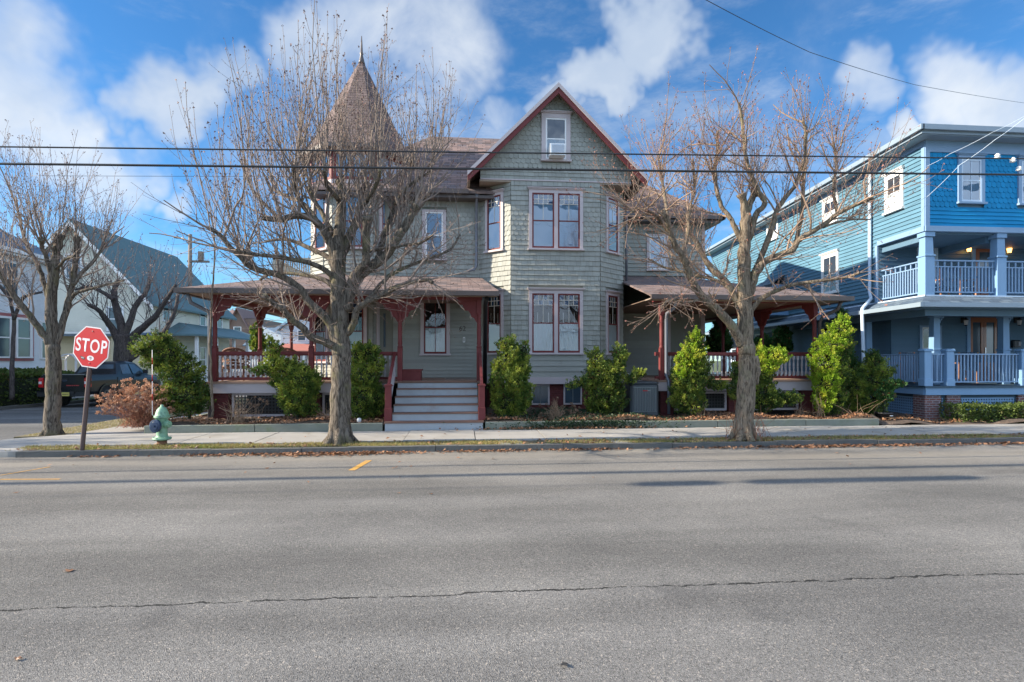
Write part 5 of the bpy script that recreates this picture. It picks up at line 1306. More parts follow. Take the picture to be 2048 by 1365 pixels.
mb = MB(); mb.tube([cc+fd*.155, cc+fd*.17, cc+fd*.215, cc+fd*.22], [.125, .135, .135, .115], 24, sm=False); mb.tube([cc+fd*.22, cc+fd*.232], [.09, .08], 20, sm=False); mb.tube([cc+fd*.225, cc+fd*.26], [.022, .018], 5); mb.build('front_cap', 'hydblue', HY_)
sdv = Vector((.90, -.25, 0)).normalized(); cc2 = Vector(c0)+Vector((0, 0, .46)); mb = MB(); mb.tube([cc2+sdv*.08, cc2+sdv*.15, cc2+sdv*.151, cc2+sdv*.20, cc2+sdv*.201, cc2+sdv*.23], [.085, .085, .075, .07, .03, .025], 14, sm=False); mb.build('side_nozzle', 'hydrant', HY_)
mb = MB(); mb.tube([Vector(c0)+Vector((-.17, -.02, .63)), Vector(c0)+Vector((-.20, -.02, .66)), Vector(c0)+Vector((-.20, -.02, 2.0))], .007, 5); mk = mb.build('marker_rod', 'signwhite', HY_)
for z in (.95, 1.35, 1.7): mb = MB(); mb.tube([Vector(c0)+Vector((-.20, -.02, z)), Vector(c0)+Vector((-.20, -.02, z+.14))], .0085, 5); mb.build('red_band', 'signred', mk)
HY_.scale = (.88, .88, .97)
# condenser
ax_ = X_at(1290, 14.45); AC = empty('air_conditioner', (ax_, 14.8, .29), 'dark grey slatted air conditioning unit standing in the bed by the bay', 'air conditioner')
mb = MB(); w_ = .39
mb.bbox(ax_-w_, ax_+w_, 14.45, 15.2, .30, 1.16, .05); mb.build('cabinet', 'acgrey', AC)
mb = MB(); 
for i in range(9): x = ax_-.28+i*.07; mb.box(x-.006, x+.006, 14.425, 14.45, .42, 1.05)
mb.box(ax_-.32, ax_+.32, 14.435, 14.45, 1.05, 1.07); mb.box(ax_-.32, ax_+.32, 14.435, 14.45, .40, .42)
for i in range(26): z = .44+i*.024; mb.box(ax_-.31, ax_+.31, 14.441, 14.449, z, z+.010)
mb.build('grille', 'acslat', AC)
mb = MB(); mb.bbox(ax_-w_-.01, ax_+w_+.01, 14.44, 15.21, 1.162, 1.20, .04); mb.build('lid', 'acgrey', AC)
mb = MB(); mb.box(ax_-.07, ax_+.09, 14.42, 14.426, .955, .975); mb.build('badge', 'tail', AC); mb = MB(); mb.box(ax_+.06, ax_+.14, 14.416, 14.419, .962, .978); mb.build('badge_tail', 'galv', AC)
mb = MB(); mb.tube([(ax_-.2, 15.0, 1.2), (ax_-.22, 15.3, 1.35), (ax_-.22, 16, 1.35)], .02, 6); mb.box(ax_-.3, ax_-.12, 15.3, 15.4, 1.22, 1.42); mb.build('service_box', 'galv', AC)
# window air conditioner
q = at(1111, 309, YB); WA = empty('window_air_conditioner', (q.x, YB-.1, q.z-.15), 'white window air conditioner sticking out of the attic gable window', 'air conditioner')
mb = MB(); mb.box(q.x-.23, q.x+.23, YB-.42, YB-.02, q.z-.17, q.z+.17); mb.build('case', 'white', WA)
mb = MB(); mb.box(q.x-.19, q.x+.19, YB-.435, YB-.421, q.z-.12, q.z+.14)
mb.build('grille', 'bluepale', WA)
mb = MB()
for i in range(9): z = q.z-.11+i*.028; mb.box(q.x-.19, q.x+.19, YB-.442, YB-.436, z, z+.01)
mb.build('louvre', 'white', WA)
# storage box and doormat on the porch
q = X_at(803, 15.25); mb = MB(); SBX = empty('storage_box', (q+.3, 15.5, ZF), 'dark red wooden storage box at the top of the steps', 'box')
mb.box(q+.03, q+.52, 15.2, 15.7, ZF, ZF+.27); mb.build('box_body', 'maroon', SBX); mb = MB(); mb.box(q+.0, q+.55, 15.17, 15.73, ZF+.27, ZF+.31); mb.build('lid', 'maroon', SBX)
q = X_at(922, 16.3); mb = MB(); mb.bbox(q-.45, q+.45, 15.9, 16.6, ZF+.002, ZF+.025, .01); tag(mb.build('doormat', 'wood', None, off=Vector((q, 16.2, ZF))), 'pale flat doormat lying on the porch under the house number', 'mat')
# wicker chairs on the left porch
def wicker(loc, rz, label):
    t = empty('wicker_chair', loc, label, 'chair', 'wicker chairs on the corner porch', rz)
    mb = MB(); pts = []
    n = 14
    for i in range(n+1):
        a = math.pi*i/n; x, y = -.36*math.cos(a), .30*math.sin(a); h = .55+.32*math.sin(a)**.7
        pts.append((x, y, h))
    for (a, b) in zip(pts[:-1], pts[1:]):
        for k in range(6):
            if (k+int(a[0]*40)) % 3 == 0: continue
            z0, z1_ = .36+(a[2]-.36)*k/6, .36+(a[2]-.36)*(k+.8)/6
            mb.face([(a[0], a[1], z0), (b[0], b[1], z0), (b[0], b[1], z1_), (a[0], a[1], z1_)])
    mb.build('back', 'wicker', t, off=Vector((0, 0, 0)))
    mb = MB(); mb.tube([Vector(p)+Vector((0, 0, .01)) for p in pts], .03, 6); mb.build('rim', 'wicker', t, off=Vector((0, 0, 0)))
    mb = MB(); mb.bbox(-.32, .32, -.3, .25, .32, .42, .05); mb.build('seat', 'wicker', t, off=Vector((0, 0, 0)))
    for x, y in ((-.3, -.25), (.26, -.25), (-.3, .2), (.26, .2)): mb = MB(); mb.box(x, x+.04, y, y+.04, 0, .32); mb.build('leg', 'wicker', t, off=Vector((0, 0, 0)))
wicker((X_at(470, 15.7), 15.8, ZF), 3.14, 'brown wicker armchair behind the porch railing beside the corner post'); wicker((X_at(572, 15.7), 15.8, ZF), 3.14, 'brown wicker armchair behind the railing, half hidden by the hooked evergreen')
# rear house beyond, glimpsed through the right porch
RB = empty('rear_house', (12, 44, -.3), 'pale house glimpsed through the right porch beyond the yard', 'house')
mb = MB(); mb.box(5, 14.6, 40, 48, -.3, 6); mb.build('wall', 'paleside', RB); mb = MB(); hip_roof(mb, 5, 14.6, 40, 48, 6, 8, .4); mb.build('roof', 'bluegreyroof', RB)
for s_, z in ((6, .9), (8.2, .9), (7, 3.6)): fwin(RB, South(40, 5, 14.6), s_, z, .9, 1.5)
# utility pole and overhead cables
up = Vector((X_at(378, 48), 48, -.3)); UP = empty('utility_pole', up, 'grey wooden utility pole with crossarm and street light beside the gabled house', 'pole')
zt_ = Z_at(469, up.x, up.y); mb = MB(); mb.tube([up, (up.x+.1, up.y, zt_)], [.22, .15], 8); mb.build('pole', 'wood', UP)
mb = MB(); zz = Z_at(525, up.x, up.y); mb.box(up.x-.1, up.x+1.6, up.y-.12, up.y+.12, zz, zz+.15); mb.box(up.x+.8, up.x+1.1, up.y-.2, up.y+.2, zz+.15, zz+.9); mb.build('crossarm', 'wood', UP)
mb = MB(); zz = Z_at(476, up.x, up.y); mb.tube([(up.x, up.y, zz-.6), (up.x-.3, up.y, zz-.1), (up.x-.7, up.y, zz)], .04, 6); mb.lathe((up.x-.95, up.y, zz-.08), [(.08, 0), (.3, .05), (.2, .14), (.05, .18)], 8); mb.build('street_light', 'galv', UP)
YC = 9.1
def cable(name, pts, r_, label, m='black', sag=0.0, n=24):
    mb = MB(); out = []
    for (a, b) in zip(pts[:-1], pts[1:]):
        a, b = Vector(a), Vector(b)
        for i in range(n): t = i/n; p = a.lerp(b, t); p.z -= sag*4*t*(1-t); out.append(p)
    out.append(Vector(pts[-1])); mb.tube(out, r_, 6)
    return tag(mb.build(name, m, None, off=out[0]), label, 'cable')
def ext(px0, py0, px1, py1, Y, e=14):
    a, b = at(px0, py0, Y), at(px1, py1, Y); d = (b-a).normalized(); return a-d*e, a, b, b+d*e
a0, a, b, b0 = ext(0, 294, 2048, 318, YC); cable('cable', [a0, b0], .012, 'upper of the two thick black cables crossing in front of the houses')
a0, a, b, b0 = ext(0, 328, 2048, 350, YC); dY = Vector((0, .0, 0)); cable('cable', [a0+dY, b0+dY], .018, 'lower and thicker black cable crossing in front of the houses'); cable('cable', [a0+Vector((0, .04, .022)), b0+Vector((0, .04, .022))], .005, 'thin steel strand lashed along the top of the lower thick cable', 'galv')
cable('cable', [at(60, 352, 30), at(640, 354, 30)], .010, 'thin dark wire in the sky below the two thick cables, left half'); 
cable('cable', [at(1375, -20, 7.0), at(1620, 105, 9.0), at(1830, 170, 12), at(2060, 208, 17)], .005, 'single thin wire descending across the sky at top right', sag=.02)
crn = BX((-.05, -.1, 0))
q1 = at(2060, 228, 12.2)
cable('service_wire', [q1, at(1990, 280, 12.6), at(1920, 330, 13.3), at(1853, 395, 14.3)], .006, 'lower pale service wire running down to the blue house corner', 'bluewhite', .02)
cable('service_wire', [q1+Vector((0, 0, .02)), at(1985, 265, 12.6), at(1900, 308, 13.3), at(1853, 333, 14.3)], .005, 'upper pale service wire running to the blue house corner', 'bluewhite', .02)
cable('service_wire', [at(1855, 393, 14.3), at(1700, 470, 15.6), at(1500, 560, 17.5)], .003, 'thin dark wire running from the blue house corner towards the grey house', 'black', .05)
for (px, py, lab) in ((2026, 321, 'pale ceramic insulator on the upper cable at the right edge'), (2038, 338, 'small pale splice clip just below the ceramic insulator'), (1995, 313, 'pale wrapped cable splice on the upper cable near the right edge')):
    q = at(px, py, YC); mb = MB(); mb.lathe((q.x, q.y, q.z-.04), [(.02, 0), (.05, .02), (.03, .04), (.045, .06), (.015, .09)], 10); tag(mb.build('insulator', 'white', None, off=q), lab, 'insulator')
# picket marker: solar path light
q = roadpt(718, 846, .28); mb = MB(); SO = empty('path_light', (q.x, 13.56, .25), 'small round pale solar path light in the bed beside the steps', 'garden light')
mb.lathe((q.x, 13.56, .27), [(.01, 0), (.05, .03), (.055, .08), (.05, .11), (.012, .13)], 12); mb.build('globe', 'lampoff', SO); mb = MB(); mb.tube([(q.x, 13.56, .18), (q.x, 13.56, .29)], .012, 6); mb.build('stake', 'black', SO)
# plant pot
q = BX((-1.15, -.85, 0)); PT = empty('plant_pot', (q.x, q.y, .12), 'wide black plastic plant pot standing in the mulch by the blue porch', 'pot')
pc = at(1767, 836, 14.1); PT.location = (pc.x, 14.1, .12)
mb = MB(); mb.lathe((pc.x, 14.1, .12), [(.17, 0), (.20, .20), (.225, .21), (.225, .25), (.19, .25), (.185, .2)], 18); mb.build('pot', 'black', PT)
mb = MB(); mb.box(pc.x+.02, pc.x+.10, 13.885, 13.895, .28, .30); mb.build('sticker', 'white', PT)
# garden arbor by the truck
AR = empty('garden_arbor', (-20.9, 31.2, -.25), 'small white lattice garden arbor behind the black pickup, between the white and the gabled house', 'arbor')
for x in (-21.3, -20.45):
    mb = MB(); mb.box(x-.04, x+.04, 31.0, 31.08, -.25, 1.75); mb.box(x-.04, x+.04, 31.5, 31.58, -.25, 1.75); mb.build('post', 'lattice', AR)
mb = MB()
for y in (31.04, 31.54): mb.tube([(-20.875-.425*math.cos(a), y, 1.75+.34*math.sin(a)) for a in [k/10*math.pi for k in range(11)]], .04, 6)
for k in range(7): a = (k+.5)/7*math.pi; x, z = -20.875-.425*math.cos(a), 1.75+.34*math.sin(a); mb.box(x-.02, x+.02, 31.0, 31.6, z, z+.04)
mb.build('arch', 'lattice', AR)
for (x0, x1) in ((-22.3, -21.35), (-20.4, -18.7)):
    mb = MB(); mb.box(x0, x1, 31.30, 31.34, 1.55, 1.62); mb.box(x0, x1, 31.30, 31.34, -.2, -.12)
    H_ = 1.7; s_ = -H_
    while s_ < x1-x0:
        for sg in (1, -1):
            u0, u1 = s_, s_+H_
            t0, t1 = max(0, -u0/H_), min(1, (x1-x0-u0)/H_)
            if t1 <= t0: continue
            xa, xb_ = x0+u0+H_*t0, x0+u0+H_*t1; za, zb2 = -.15+H_*t0, -.15+H_*t1
            if sg < 0: za, zb2 = 1.55-H_*t0, 1.55-H_*t1
            y = 31.31 if sg > 0 else 31.33
            mb.face([(xa, y, za-.025), (xb_, y, zb2-.025), (xb_, y, zb2+.025), (xa, y, za+.025)])
        s_ += .14
    mb.build('lattice_panel', 'lattice', AR)

# overhead line above the frame with its splice cases: it is what shades the road
a0, b0 = Vector((-45, 7.25, 8.3)), Vector((40, 7.25, 8.3)); cable('cable', [Vector((-45, 8.05, 8.9)), Vector((40, 8.05, 8.9))], .085, 'thick bundled cable high above the road, out of the picture at the top'); cable('cable', [a0, b0], .012, 'single cable high above the road, out of the picture at the top')
for (x0, x1, lab) in ((-14.4, -13.3, 'short black splice case hanging on the high cable'), (-12.7, -9.2, 'long black splice case hanging on the high cable')):
    mb = MB(); mb.tube([(x0, 7.25, 8.15), (x0+.15, 7.25, 8.14), (x1-.15, 7.25, 8.14), (x1, 7.25, 8.15)], [.04, .16, .16, .04], 10); tag(mb.build('splice_case', 'black', None, off=Vector((x0, 7.25, 8.1))), lab, 'splice case')
# ============================================================ TREES
def grow(mb, p, d, L, r, wob=.25, up=.25, seg=None, n=3, r1=None, bias=None):
    """a wobbly tapering shoot; returns list of (point, dir, radius)"""
    k = seg or max(3, int(L/.22)); st = L/k; pts = [Vector(p)]; dr = Vector(d).normalized(); rad = [r]; r1 = r*.35 if r1 is None else r1
    dirs = [dr.copy()]
    for i in range(k):
        dr = dr+Vector((random.gauss(0, 1), random.gauss(0, 1), random.gauss(0, .6)))*wob*.35+Vector((0, 0, up))*.3
        dr.normalize(); pts.append(pts[-1]+dr*st); dirs.append(dr.copy()); rad.append(r+(r1-r)*(i+1)/k)
    mb.tube(pts, rad, n, cap=False)
    return list(zip(pts, dirs, rad))
def side(d, ang):
    a = Vector(d).normalized(); t = Vector((random.gauss(0, 1), random.gauss(0, 1), random.gauss(0, 1))); t = (t-a*t.dot(a)).normalized()
    return (a*math.cos(ang)+t*math.sin(ang)).normalized()
def shoot(mb, bud, p, d, L, r, depth=2, up=.35, den=1.0, wob=.22, budp=.8, budsz=.014):
    path = grow(mb, p, d, L, r, wob, up, n=4 if r > .012 else 3, r1=max(.0022, r*.3))
    if depth <= 0:
        for (q, dd, rr_) in path[1:]:
            if random.random() < budp: addbud(bud, q, dd, budsz)
        return
    step = .20/den; s_ = L*.18; acc_ = 0
    nn = int((L-s_)/step)
    for i in range(nn):
        t = (s_+(L-s_)*(i+random.random())/max(1, nn))/L; j = min(len(path)-2, int(t*(len(path)-1)))
        q, dd, rr_ = path[j]; q = q.lerp(path[j+1][0], random.random())
        l = (L*(1-t)*.55+.10)*random.uniform(.35, 1.0)
        shoot(mb, bud, q, side(dd, random.uniform(.4, .95)), l, max(.0028, rr_*.6), depth-1, up, den, wob*1.25, budp, budsz)
    for (q, dd, rr_) in path[2:]:
        if random.random() < budp*.6: addbud(bud, q, dd, budsz)
    addbud(bud, path[-1][0], path[-1][1], budsz*1.3)
def addbud(bud, q, d, s):
    s *= random.uniform(.6, 1.5); a = side(d, 1.2)*s; b = side(d, 1.2)*s*.7; c = Vector(d)*s*1.3; q = Vector(q)
    bud.face([q-a, q+b, q+c]); bud.face([q-b, q+a, q+c*.8])
class Tree:
    bden = .5
    def __init__(s, name, loc, label, bark, twig, bud, group=None, cat='tree'):
        s.root = empty(name, loc, label, cat, group); s.loc = Vector(loc); s.Y = loc[1]
        s.tr = MB(); s.tw = MB(); s.bd = MB(); s.bark, s.twig, s.bud = bark, twig, bud; s.limbs = []
    def limb(s, pts, w0, w1, dy=0, n=10, knob=0):
        """pts photo pixels, w in photo pixels at the tree's distance; dy: how far the tip leans away"""
        k = len(pts); P = []; 
        for i, (x, y) in enumerate(pts): 
            f = i/(k-1); P.append(at(x, y, s.Y+dy*f**1.2))
        # smooth (Catmull-Rom)
        Q = []; Rr = []
        sc = (s.loc.y*CT+s.loc.x*ST)/FPX/2
        for i in range(k-1):
            p0, p1, p2, p3 = P[max(0, i-1)], P[i], P[i+1], P[min(k-1, i+2)]
            for j in range(4):
                t = j/4; q = ((p1*2)+(p2-p0)*t+(p0*2-p1*5+p2*4-p3)*t*t+(p1*3-p0-p2*3+p3)*t**3)*.5
                f = (i+t)/(k-1); Q.append(q+Vector((random.gauss(0, .008), random.gauss(0, .008), 0))); Rr.append((w0+(w1-w0)*f)*sc*random.uniform(.94, 1.07))
        Q.append(P[-1]); Rr.append(w1*sc)
        if knob: Rr[-1] *= 1.5; Rr[-2] *= 1.4
        s.tr.tube(Q, Rr, n)
        s.limbs.append((Q, Rr)); return Q, Rr
    def sprouts(s, QR, t0, t1, num, L, r=.011, depth=2, upw=.8, up=.5, outw=.35, den=1.0, budp=.7, budsz=.013, down=0):
        Q, Rr = QR; m = len(Q)-1
        for i in range(num):
            t = random.uniform(t0, t1)*m; j = min(m-1, int(t)); q = Q[j].lerp(Q[j+1], t-j); dd = (Q[j+1]-Q[j]).normalized()
            d = Vector((random.gauss(0, outw), random.gauss(0, outw), upw*(random.uniform(.4, 1) if not down else random.uniform(-1, 1)))) + dd*.45
            shoot(s.tw, s.bd, q, d, random.uniform(*L), r*random.uniform(.7, 1.2), depth, up, den, .2, budp, budsz)
    def boughs(s, QR, t0, t1, num, L, r=.026, up=.25, sub=(.5, 1.8), n=9, spread=.7, supl=.5, budsz=.015, budp=.8):
        """side limbs of middle thickness, each carrying its own shoots"""
        Q, Rr = QR; m = len(Q)-1
        for i in range(num):
            t = t0+(t1-t0)*(i+random.random())/num; t *= m; j = min(m-1, int(t)); q = Q[j].lerp(Q[j+1], t-j); dd = (Q[j+1]-Q[j]).normalized()
            d = side(dd, random.uniform(.6, 1.15)); d = (d+Vector((random.gauss(0, spread*.4), 0, up*1.3))).normalized(); l = random.uniform(*L); r_ = min(r, Rr[j]*.7)*random.uniform(.8, 1.15)
            path = grow(s.tw, q, d, l, r_, .55, up, n=5, r1=r_*.4)
            for k in range(max(3, int(n*s.bden))):
                f = random.uniform(.2, 1)*(len(path)-2); jj = int(f); qq = path[jj][0].lerp(path[jj+1][0], f-jj); d2 = side(path[jj][1], random.uniform(.5, 1.2))+Vector((0, 0, supl*random.uniform(.2, 1.6)))
                shoot(s.tw, s.bd, qq, d2, random.uniform(*sub)*(1-.3*f/len(path)), max(.005, path[jj][2]*.5), 2 if random.random() < .45 else 1, supl*.7, .65, .3, budp, budsz)
    def done(s):
        s.tr.build('trunk', s.bark, s.root); cr = s.tw.build('crown', s.twig, s.root); s.bd.build('buds', s.bud, cr)
def flare(t, px, py, w, spread=1.35, n=14, h=40, w2=None):
    """root flare"""
    sc = (t.loc.y*CT+t.loc.x*ST)/FPX/2
    for k in range(7):
        a = k*.9+.3; b = at(px, py, t.Y); r_ = w*sc
        c0_ = Vector((b.x+math.cos(a)*r_*spread*1.05, b.y+math.sin(a)*r_*spread*1.05, b.z-.06)); c1_ = Vector((b.x+math.cos(a)*r_*.78, b.y+math.sin(a)*r_*.78, b.z+.10)); c2_ = Vector((b.x+math.cos(a)*r_*.55, b.y+math.sin(a)*r_*.55, b.z+.42))
        t.tr.tube([c0_, c1_, c2_], [r_*.30, r_*.36, r_*.28], 8)
random.seed(21)
# --- big left tree
b = roadpt(680, 886, .10)
T = Tree('street_tree', (b.x, b.y, .06), 'tall bare street tree with many upright shoots, growing in the verge left of the steps', 'bark', 'twig', 'bud', 'bare street trees')
flare(T, 680, 884, 46)
T.limb([(680, 890), (680, 850), (681, 800), (682, 740), (682, 690)], 44, 35, 0, 16)
c = T.limb([(682, 700), (680, 640), (677, 580), (676, 530), (676, 490)], 34, 27, 0, 14)
la = T.limb([(672, 530), (663, 494), (652, 470), (641, 452), (620, 436), (592, 432), (560, 440), (524, 436)], 20, 9, -.6)
lb = T.limb([(676, 500), (680, 450), (683, 410), (684, 385), (680, 362)], 24, 13, .3, knob=1)
lc = T.limb([(679, 520), (690, 492), (705, 460), (716, 432), (722, 400), (728, 370)], 22, 10, .8)
ld = T.limb([(694, 600), (701, 568), (714, 545), (730, 528), (733, 500), (732, 465), (735, 433)], 18, 14, -.5, knob=1)
le = T.limb([(692, 620), (700, 584), (716, 556), (740, 535), (770, 513), (790, 485), (810, 455), (826, 425), (833, 412)], 24, 13, -.2, knob=1)
lf = T.limb([(752, 528), (760, 500), (770, 466), (782, 435), (792, 400), (803, 385)], 13, 9, .9)
lf2 = T.limb([(790, 410), (810, 378), (840, 356), (862, 340), (868, 310)], 8, 4, .6)
lg = T.limb([(691, 668), (700, 662), (708, 644), (714, 620), (735, 604), (760, 592), (782, 580), (812, 568), (850, 560), (866, 566)], 16, 7, -1.0)
l1 = T.limb([(676, 700), (662, 690), (640, 681), (620, 673), (603, 655), (587, 643), (566, 620), (540, 602), (528, 590)], 17, 9, -1.1)
l2 = T.limb([(672, 690), (664, 655), (645, 630), (617, 603), (598, 577), (562, 552), (526, 543), (498, 532), (482, 514), (462, 496), (440, 470), (415, 455)], 18, 7, -.7)
l3 = T.limb([(668, 575), (656, 565), (636, 556), (617, 552), (587, 548), (546, 547), (520, 560)], 11, 5, .9)
l4 = T.limb([(668, 565), (657, 546), (634, 532), (610, 524), (587, 520), (546, 513), (500, 508), (470, 500)], 12, 5, -1.3)
l5 = T.limb([(668, 535), (655, 515), (624, 499), (595, 486), (565, 479), (530, 484)], 12, 5, 1.0)
l6 = T.limb([(733, 505), (760, 498), (800, 492), (840, 486), (866, 470)], 7, 4, -1)
l7 = T.limb([(735, 600), (770, 560), (800, 540), (850, 520), (900, 500), (920, 470)], 9, 4, .8)
l8 = T.limb([(668, 470), (640, 420), (622, 385), (612, 340)], 11, 5, .7)
l9 = T.limb([(640, 452), (610, 410), (580, 395), (545, 380)], 9, 5, 1.2)
# upright shoots
l10 = T.limb([(624, 436), (600, 405), (590, 370), (588, 330)], 8, 5, -.8); l11 = T.limb([(560, 440), (530, 410), (505, 380), (490, 345)], 7, 4, .3)
l12 = T.limb([(714, 432), (735, 400), (752, 372), (760, 340)], 9, 6, -.9); l13 = T.limb([(676, 400), (655, 372), (648, 340)], 9, 6, -.8)
U = lambda q, num, L, t0=.5, r=.012, ow=.24: T.sprouts(q, t0, 1, int(num*.38), L, r*1.1, 2, 1.35, .62, ow, .62, .9, .018)
for q, num, L in ((la, 34, (1.6, 3.4)), (l8, 26, (1.6, 3.3)), (l9, 26, (1.4, 3.2)), (l10, 24, (1.6, 3.3)), (l11, 26, (1.4, 3.2))): U(q, num, L)
for q, num, L in ((lb, 26, (2.0, 3.5)), (l13, 26, (1.8, 3.5)), (lc, 24, (1.6, 3.4)), (l12, 26, (1.6, 3.2)), (ld, 16, (1.6, 3.2)), (le, 30, (1.4, 3.0)), (lf, 26, (1.4, 2.9)), (lf2, 28, (1.0, 2.6))): U(q, num, L, .6)
U(l2, 60, (1.2, 3.3), .4, .011, .32); U(l4, 26, (1.0, 2.6), .45, .010, .36); U(l5, 26, (1.0, 2.6), .5, .010, .36); U(l3, 14, (.8, 1.8), .5, .009, .4)
for q, num, L in ((la, 6, (.8, 1.6)), (lb, 5, (.8, 1.6)), (lc, 6, (.8, 1.5)), (ld, 4, (.6, 1.2)), (le, 8, (.9, 1.8)), (lf, 6, (.7, 1.5)), (l8, 4, (.7, 1.4)), (l9, 4, (.7, 1.4)), (l10, 4, (.6, 1.3)), (lf2, 4, (.6, 1.2)), (l12, 4, (.6, 1.2))): T.boughs(q, .25, .95, num, L, .030, .45, (.7, 2.2), 8, .7, .9)
for q, num, L in ((l2, 9, (.8, 1.8)), (l4, 5, (.6, 1.4)), (l5, 4, (.6, 1.3)), (l1, 5, (.5, 1.1)), (lg, 7, (.6, 1.4)), (l7, 5, (.5, 1.2))): T.boughs(q, .3, .98, num, L, .022, .22, (.5, 1.5), 8, .8, .45)
# low, tangled and drooping twigs
for q, num in ((l1, 34), (lg, 50), (l2, 30), (l3, 18), (l6, 20), (l7, 30), (l4, 14)): T.sprouts(q, .35, 1, num, (.35, 1.2), .008, 2, .6, .02, .6, 1.0, .6, .013, down=1)
for q, num in ((la, 10), (le, 12), (lc, 7), (ld, 8), (c, 4), (l7, 8), (lf, 8), (lf2, 6), (l12, 5)): T.sprouts(q, .3, .95, num, (.4, 1.2), .007, 2, .5, .12, .7, 1, .6, .013, down=1)
T.done()
# --- right tree
random.seed(33)
b = roadpt(1487, 879, .10)
T = Tree('street_tree', (b.x, b.y, .06), 'bare street tree with reddish buds in the verge right of the bay window', 'bark2', 'twig2', 'bud2', 'bare street trees')
flare(T, 1487, 876, 42)
T.limb([(1487, 884), (1488, 850), (1491, 800), (1494, 745), (1493, 690)], 37, 31, 0, 16)
T.limb([(1510, 770), (1512, 752), (1511, 735), (1505, 715)], 12, 22, 0)
c = T.limb([(1493, 710), (1491, 640), (1489, 580), (1488, 520), (1489, 470), (1492, 430)], 31, 19, 0, 14)
r0 = T.limb([(1489, 440), (1488, 410), (1482, 388)], 16, 13, -.1, knob=1); r0b = T.limb([(1493, 430), (1503, 400), (1512, 386)], 13, 11, .2, knob=1)
r1 = T.limb([(1484, 690), (1473, 668), (1458, 645), (1436, 622), (1412, 600), (1390, 572), (1376, 540), (1366, 515), (1350, 490), (1338, 455), (1325, 420)], 19, 9, -.6)
r1b = T.limb([(1345, 475), (1320, 440), (1300, 425), (1280, 418), (1262, 425)], 8, 4, -1)
r2 = T.limb([(1486, 640), (1478, 612), (1466, 585), (1449, 559), (1425, 541), (1408, 515), (1395, 490), (1380, 465), (1372, 430)], 15, 8, .6)
r3 = T.limb([(1489, 500), (1470, 455), (1455, 430), (1440, 405), (1432, 375), (1430, 340), (1434, 300), (1436, 262)], 11, 5, .4)
r4 = T.limb([(1497, 600), (1504, 570), (1514, 543), (1531, 523), (1560, 511), (1585, 500), (1602, 478), (1640, 455), (1676, 428), (1712, 410), (1746, 396)], 17, 6, -.8)
r4b = T.limb([(1502, 560), (1528, 500), (1545, 450), (1556, 415), (1580, 385), (1594, 365), (1603, 330)], 12, 7, .5)
r5 = T.limb([(1498, 480), (1512, 430), (1530, 408), (1518, 384), (1504, 355), (1496, 335), (1490, 300), (1484, 240), (1478, 205)], 12, 5, -.3)
r6 = T.limb([(1588, 500), (1600, 450), (1606, 400), (1607, 350), (1611, 300), (1611, 262), (1606, 240)], 9, 5, -.3)
r7 = T.limb([(1500, 625), (1515, 605), (1535, 590), (1560, 579), (1590, 569), (1648, 561), (1690, 556), (1720, 545)], 11, 4, -1.2)
r8 = T.limb([(1482, 610), (1450, 570), (1410, 555), (1370, 545), (1330, 535), (1300, 520)], 8, 4, 1)
r9 = T.limb([(1366, 515), (1375, 470), (1380, 420), (1390, 370), (1385, 320)], 7, 4, .8)
r10 = T.limb([(1432, 590), (1400, 600), (1370, 605), (1340, 600), (1325, 612)], 6, 3, -1)
r11 = T.limb([(1338, 455), (1330, 400), (1322, 350), (1318, 310)], 7, 4, .6); r12 = T.limb([(1676, 428), (1668, 380), (1672, 330), (1668, 290)], 7, 4, .6); r13 = T.limb([(1640, 455), (1700, 440), (1740, 440)], 5, 3, .9)
for q, num, L in ((r0, 14, (1.2, 2.6)), (r0b, 14, (1.0, 2.4)), (r3, 24, (.8, 1.7)), (r5, 20, (.5, 1.3)), (r6, 22, (.7, 1.5)), (r4b, 16, (.8, 2.0)), (r9, 24, (.8, 1.9)), (r11, 26, (.8, 1.9)), (r12, 26, (.7, 1.7)), (r13, 16, (.6, 1.5))): T.sprouts(q, .4, 1, num, L, .010, 2, 1.0, .35, .45, .8, .8, .016)
for q, num, L in ((r1, 9, (.7, 1.6)), (r1b, 6, (.7, 1.5)), (r2, 6, (.7, 1.5)), (r3, 7, (.6, 1.4)), (r4, 11, (.8, 1.6)), (r4b, 6, (.7, 1.4)), (r5, 6, (.5, 1.2)), (r6, 7, (.5, 1.2)), (r9, 5, (.5, 1.2)), (r11, 5, (.5, 1.1)), (r12, 5, (.5, 1.1)), (r13, 4, (.5, 1.2)), (r7, 4, (.5, 1.1)), (r8, 5, (.5, 1.2))): T.boughs(q, .25, .98, num, L, .022, .12, (.4, 1.3), 9, .9, .28, .017, .85)
for q, num, L in ((r1, 14, (.8, 2.0)), (r1b, 16, (.8, 2.0)), (r2, 12, (.8, 2.2)), (r4, 16, (.8, 2.1))): T.sprouts(q, .5, 1, num, L, .010, 2, .9, .3, .5, .85, .75, .015)
for q, num in ((r7, 30), (r8, 34), (r10, 34), (r1, 22), (r4, 20), (r2, 14), (r1b, 24)): T.sprouts(q, .3, 1, num, (.3, .95), .008, 2, .5, .02, .7, 1.1, .8, .014, down=1)
for q, num in ((r3, 8), (r5, 8), (r6, 8), (c, 5)): T.sprouts(q, .3, .95, num, (.4, 1.0), .007, 2, .5, .2, .7, .8, .9, .018, down=1)
T.done()
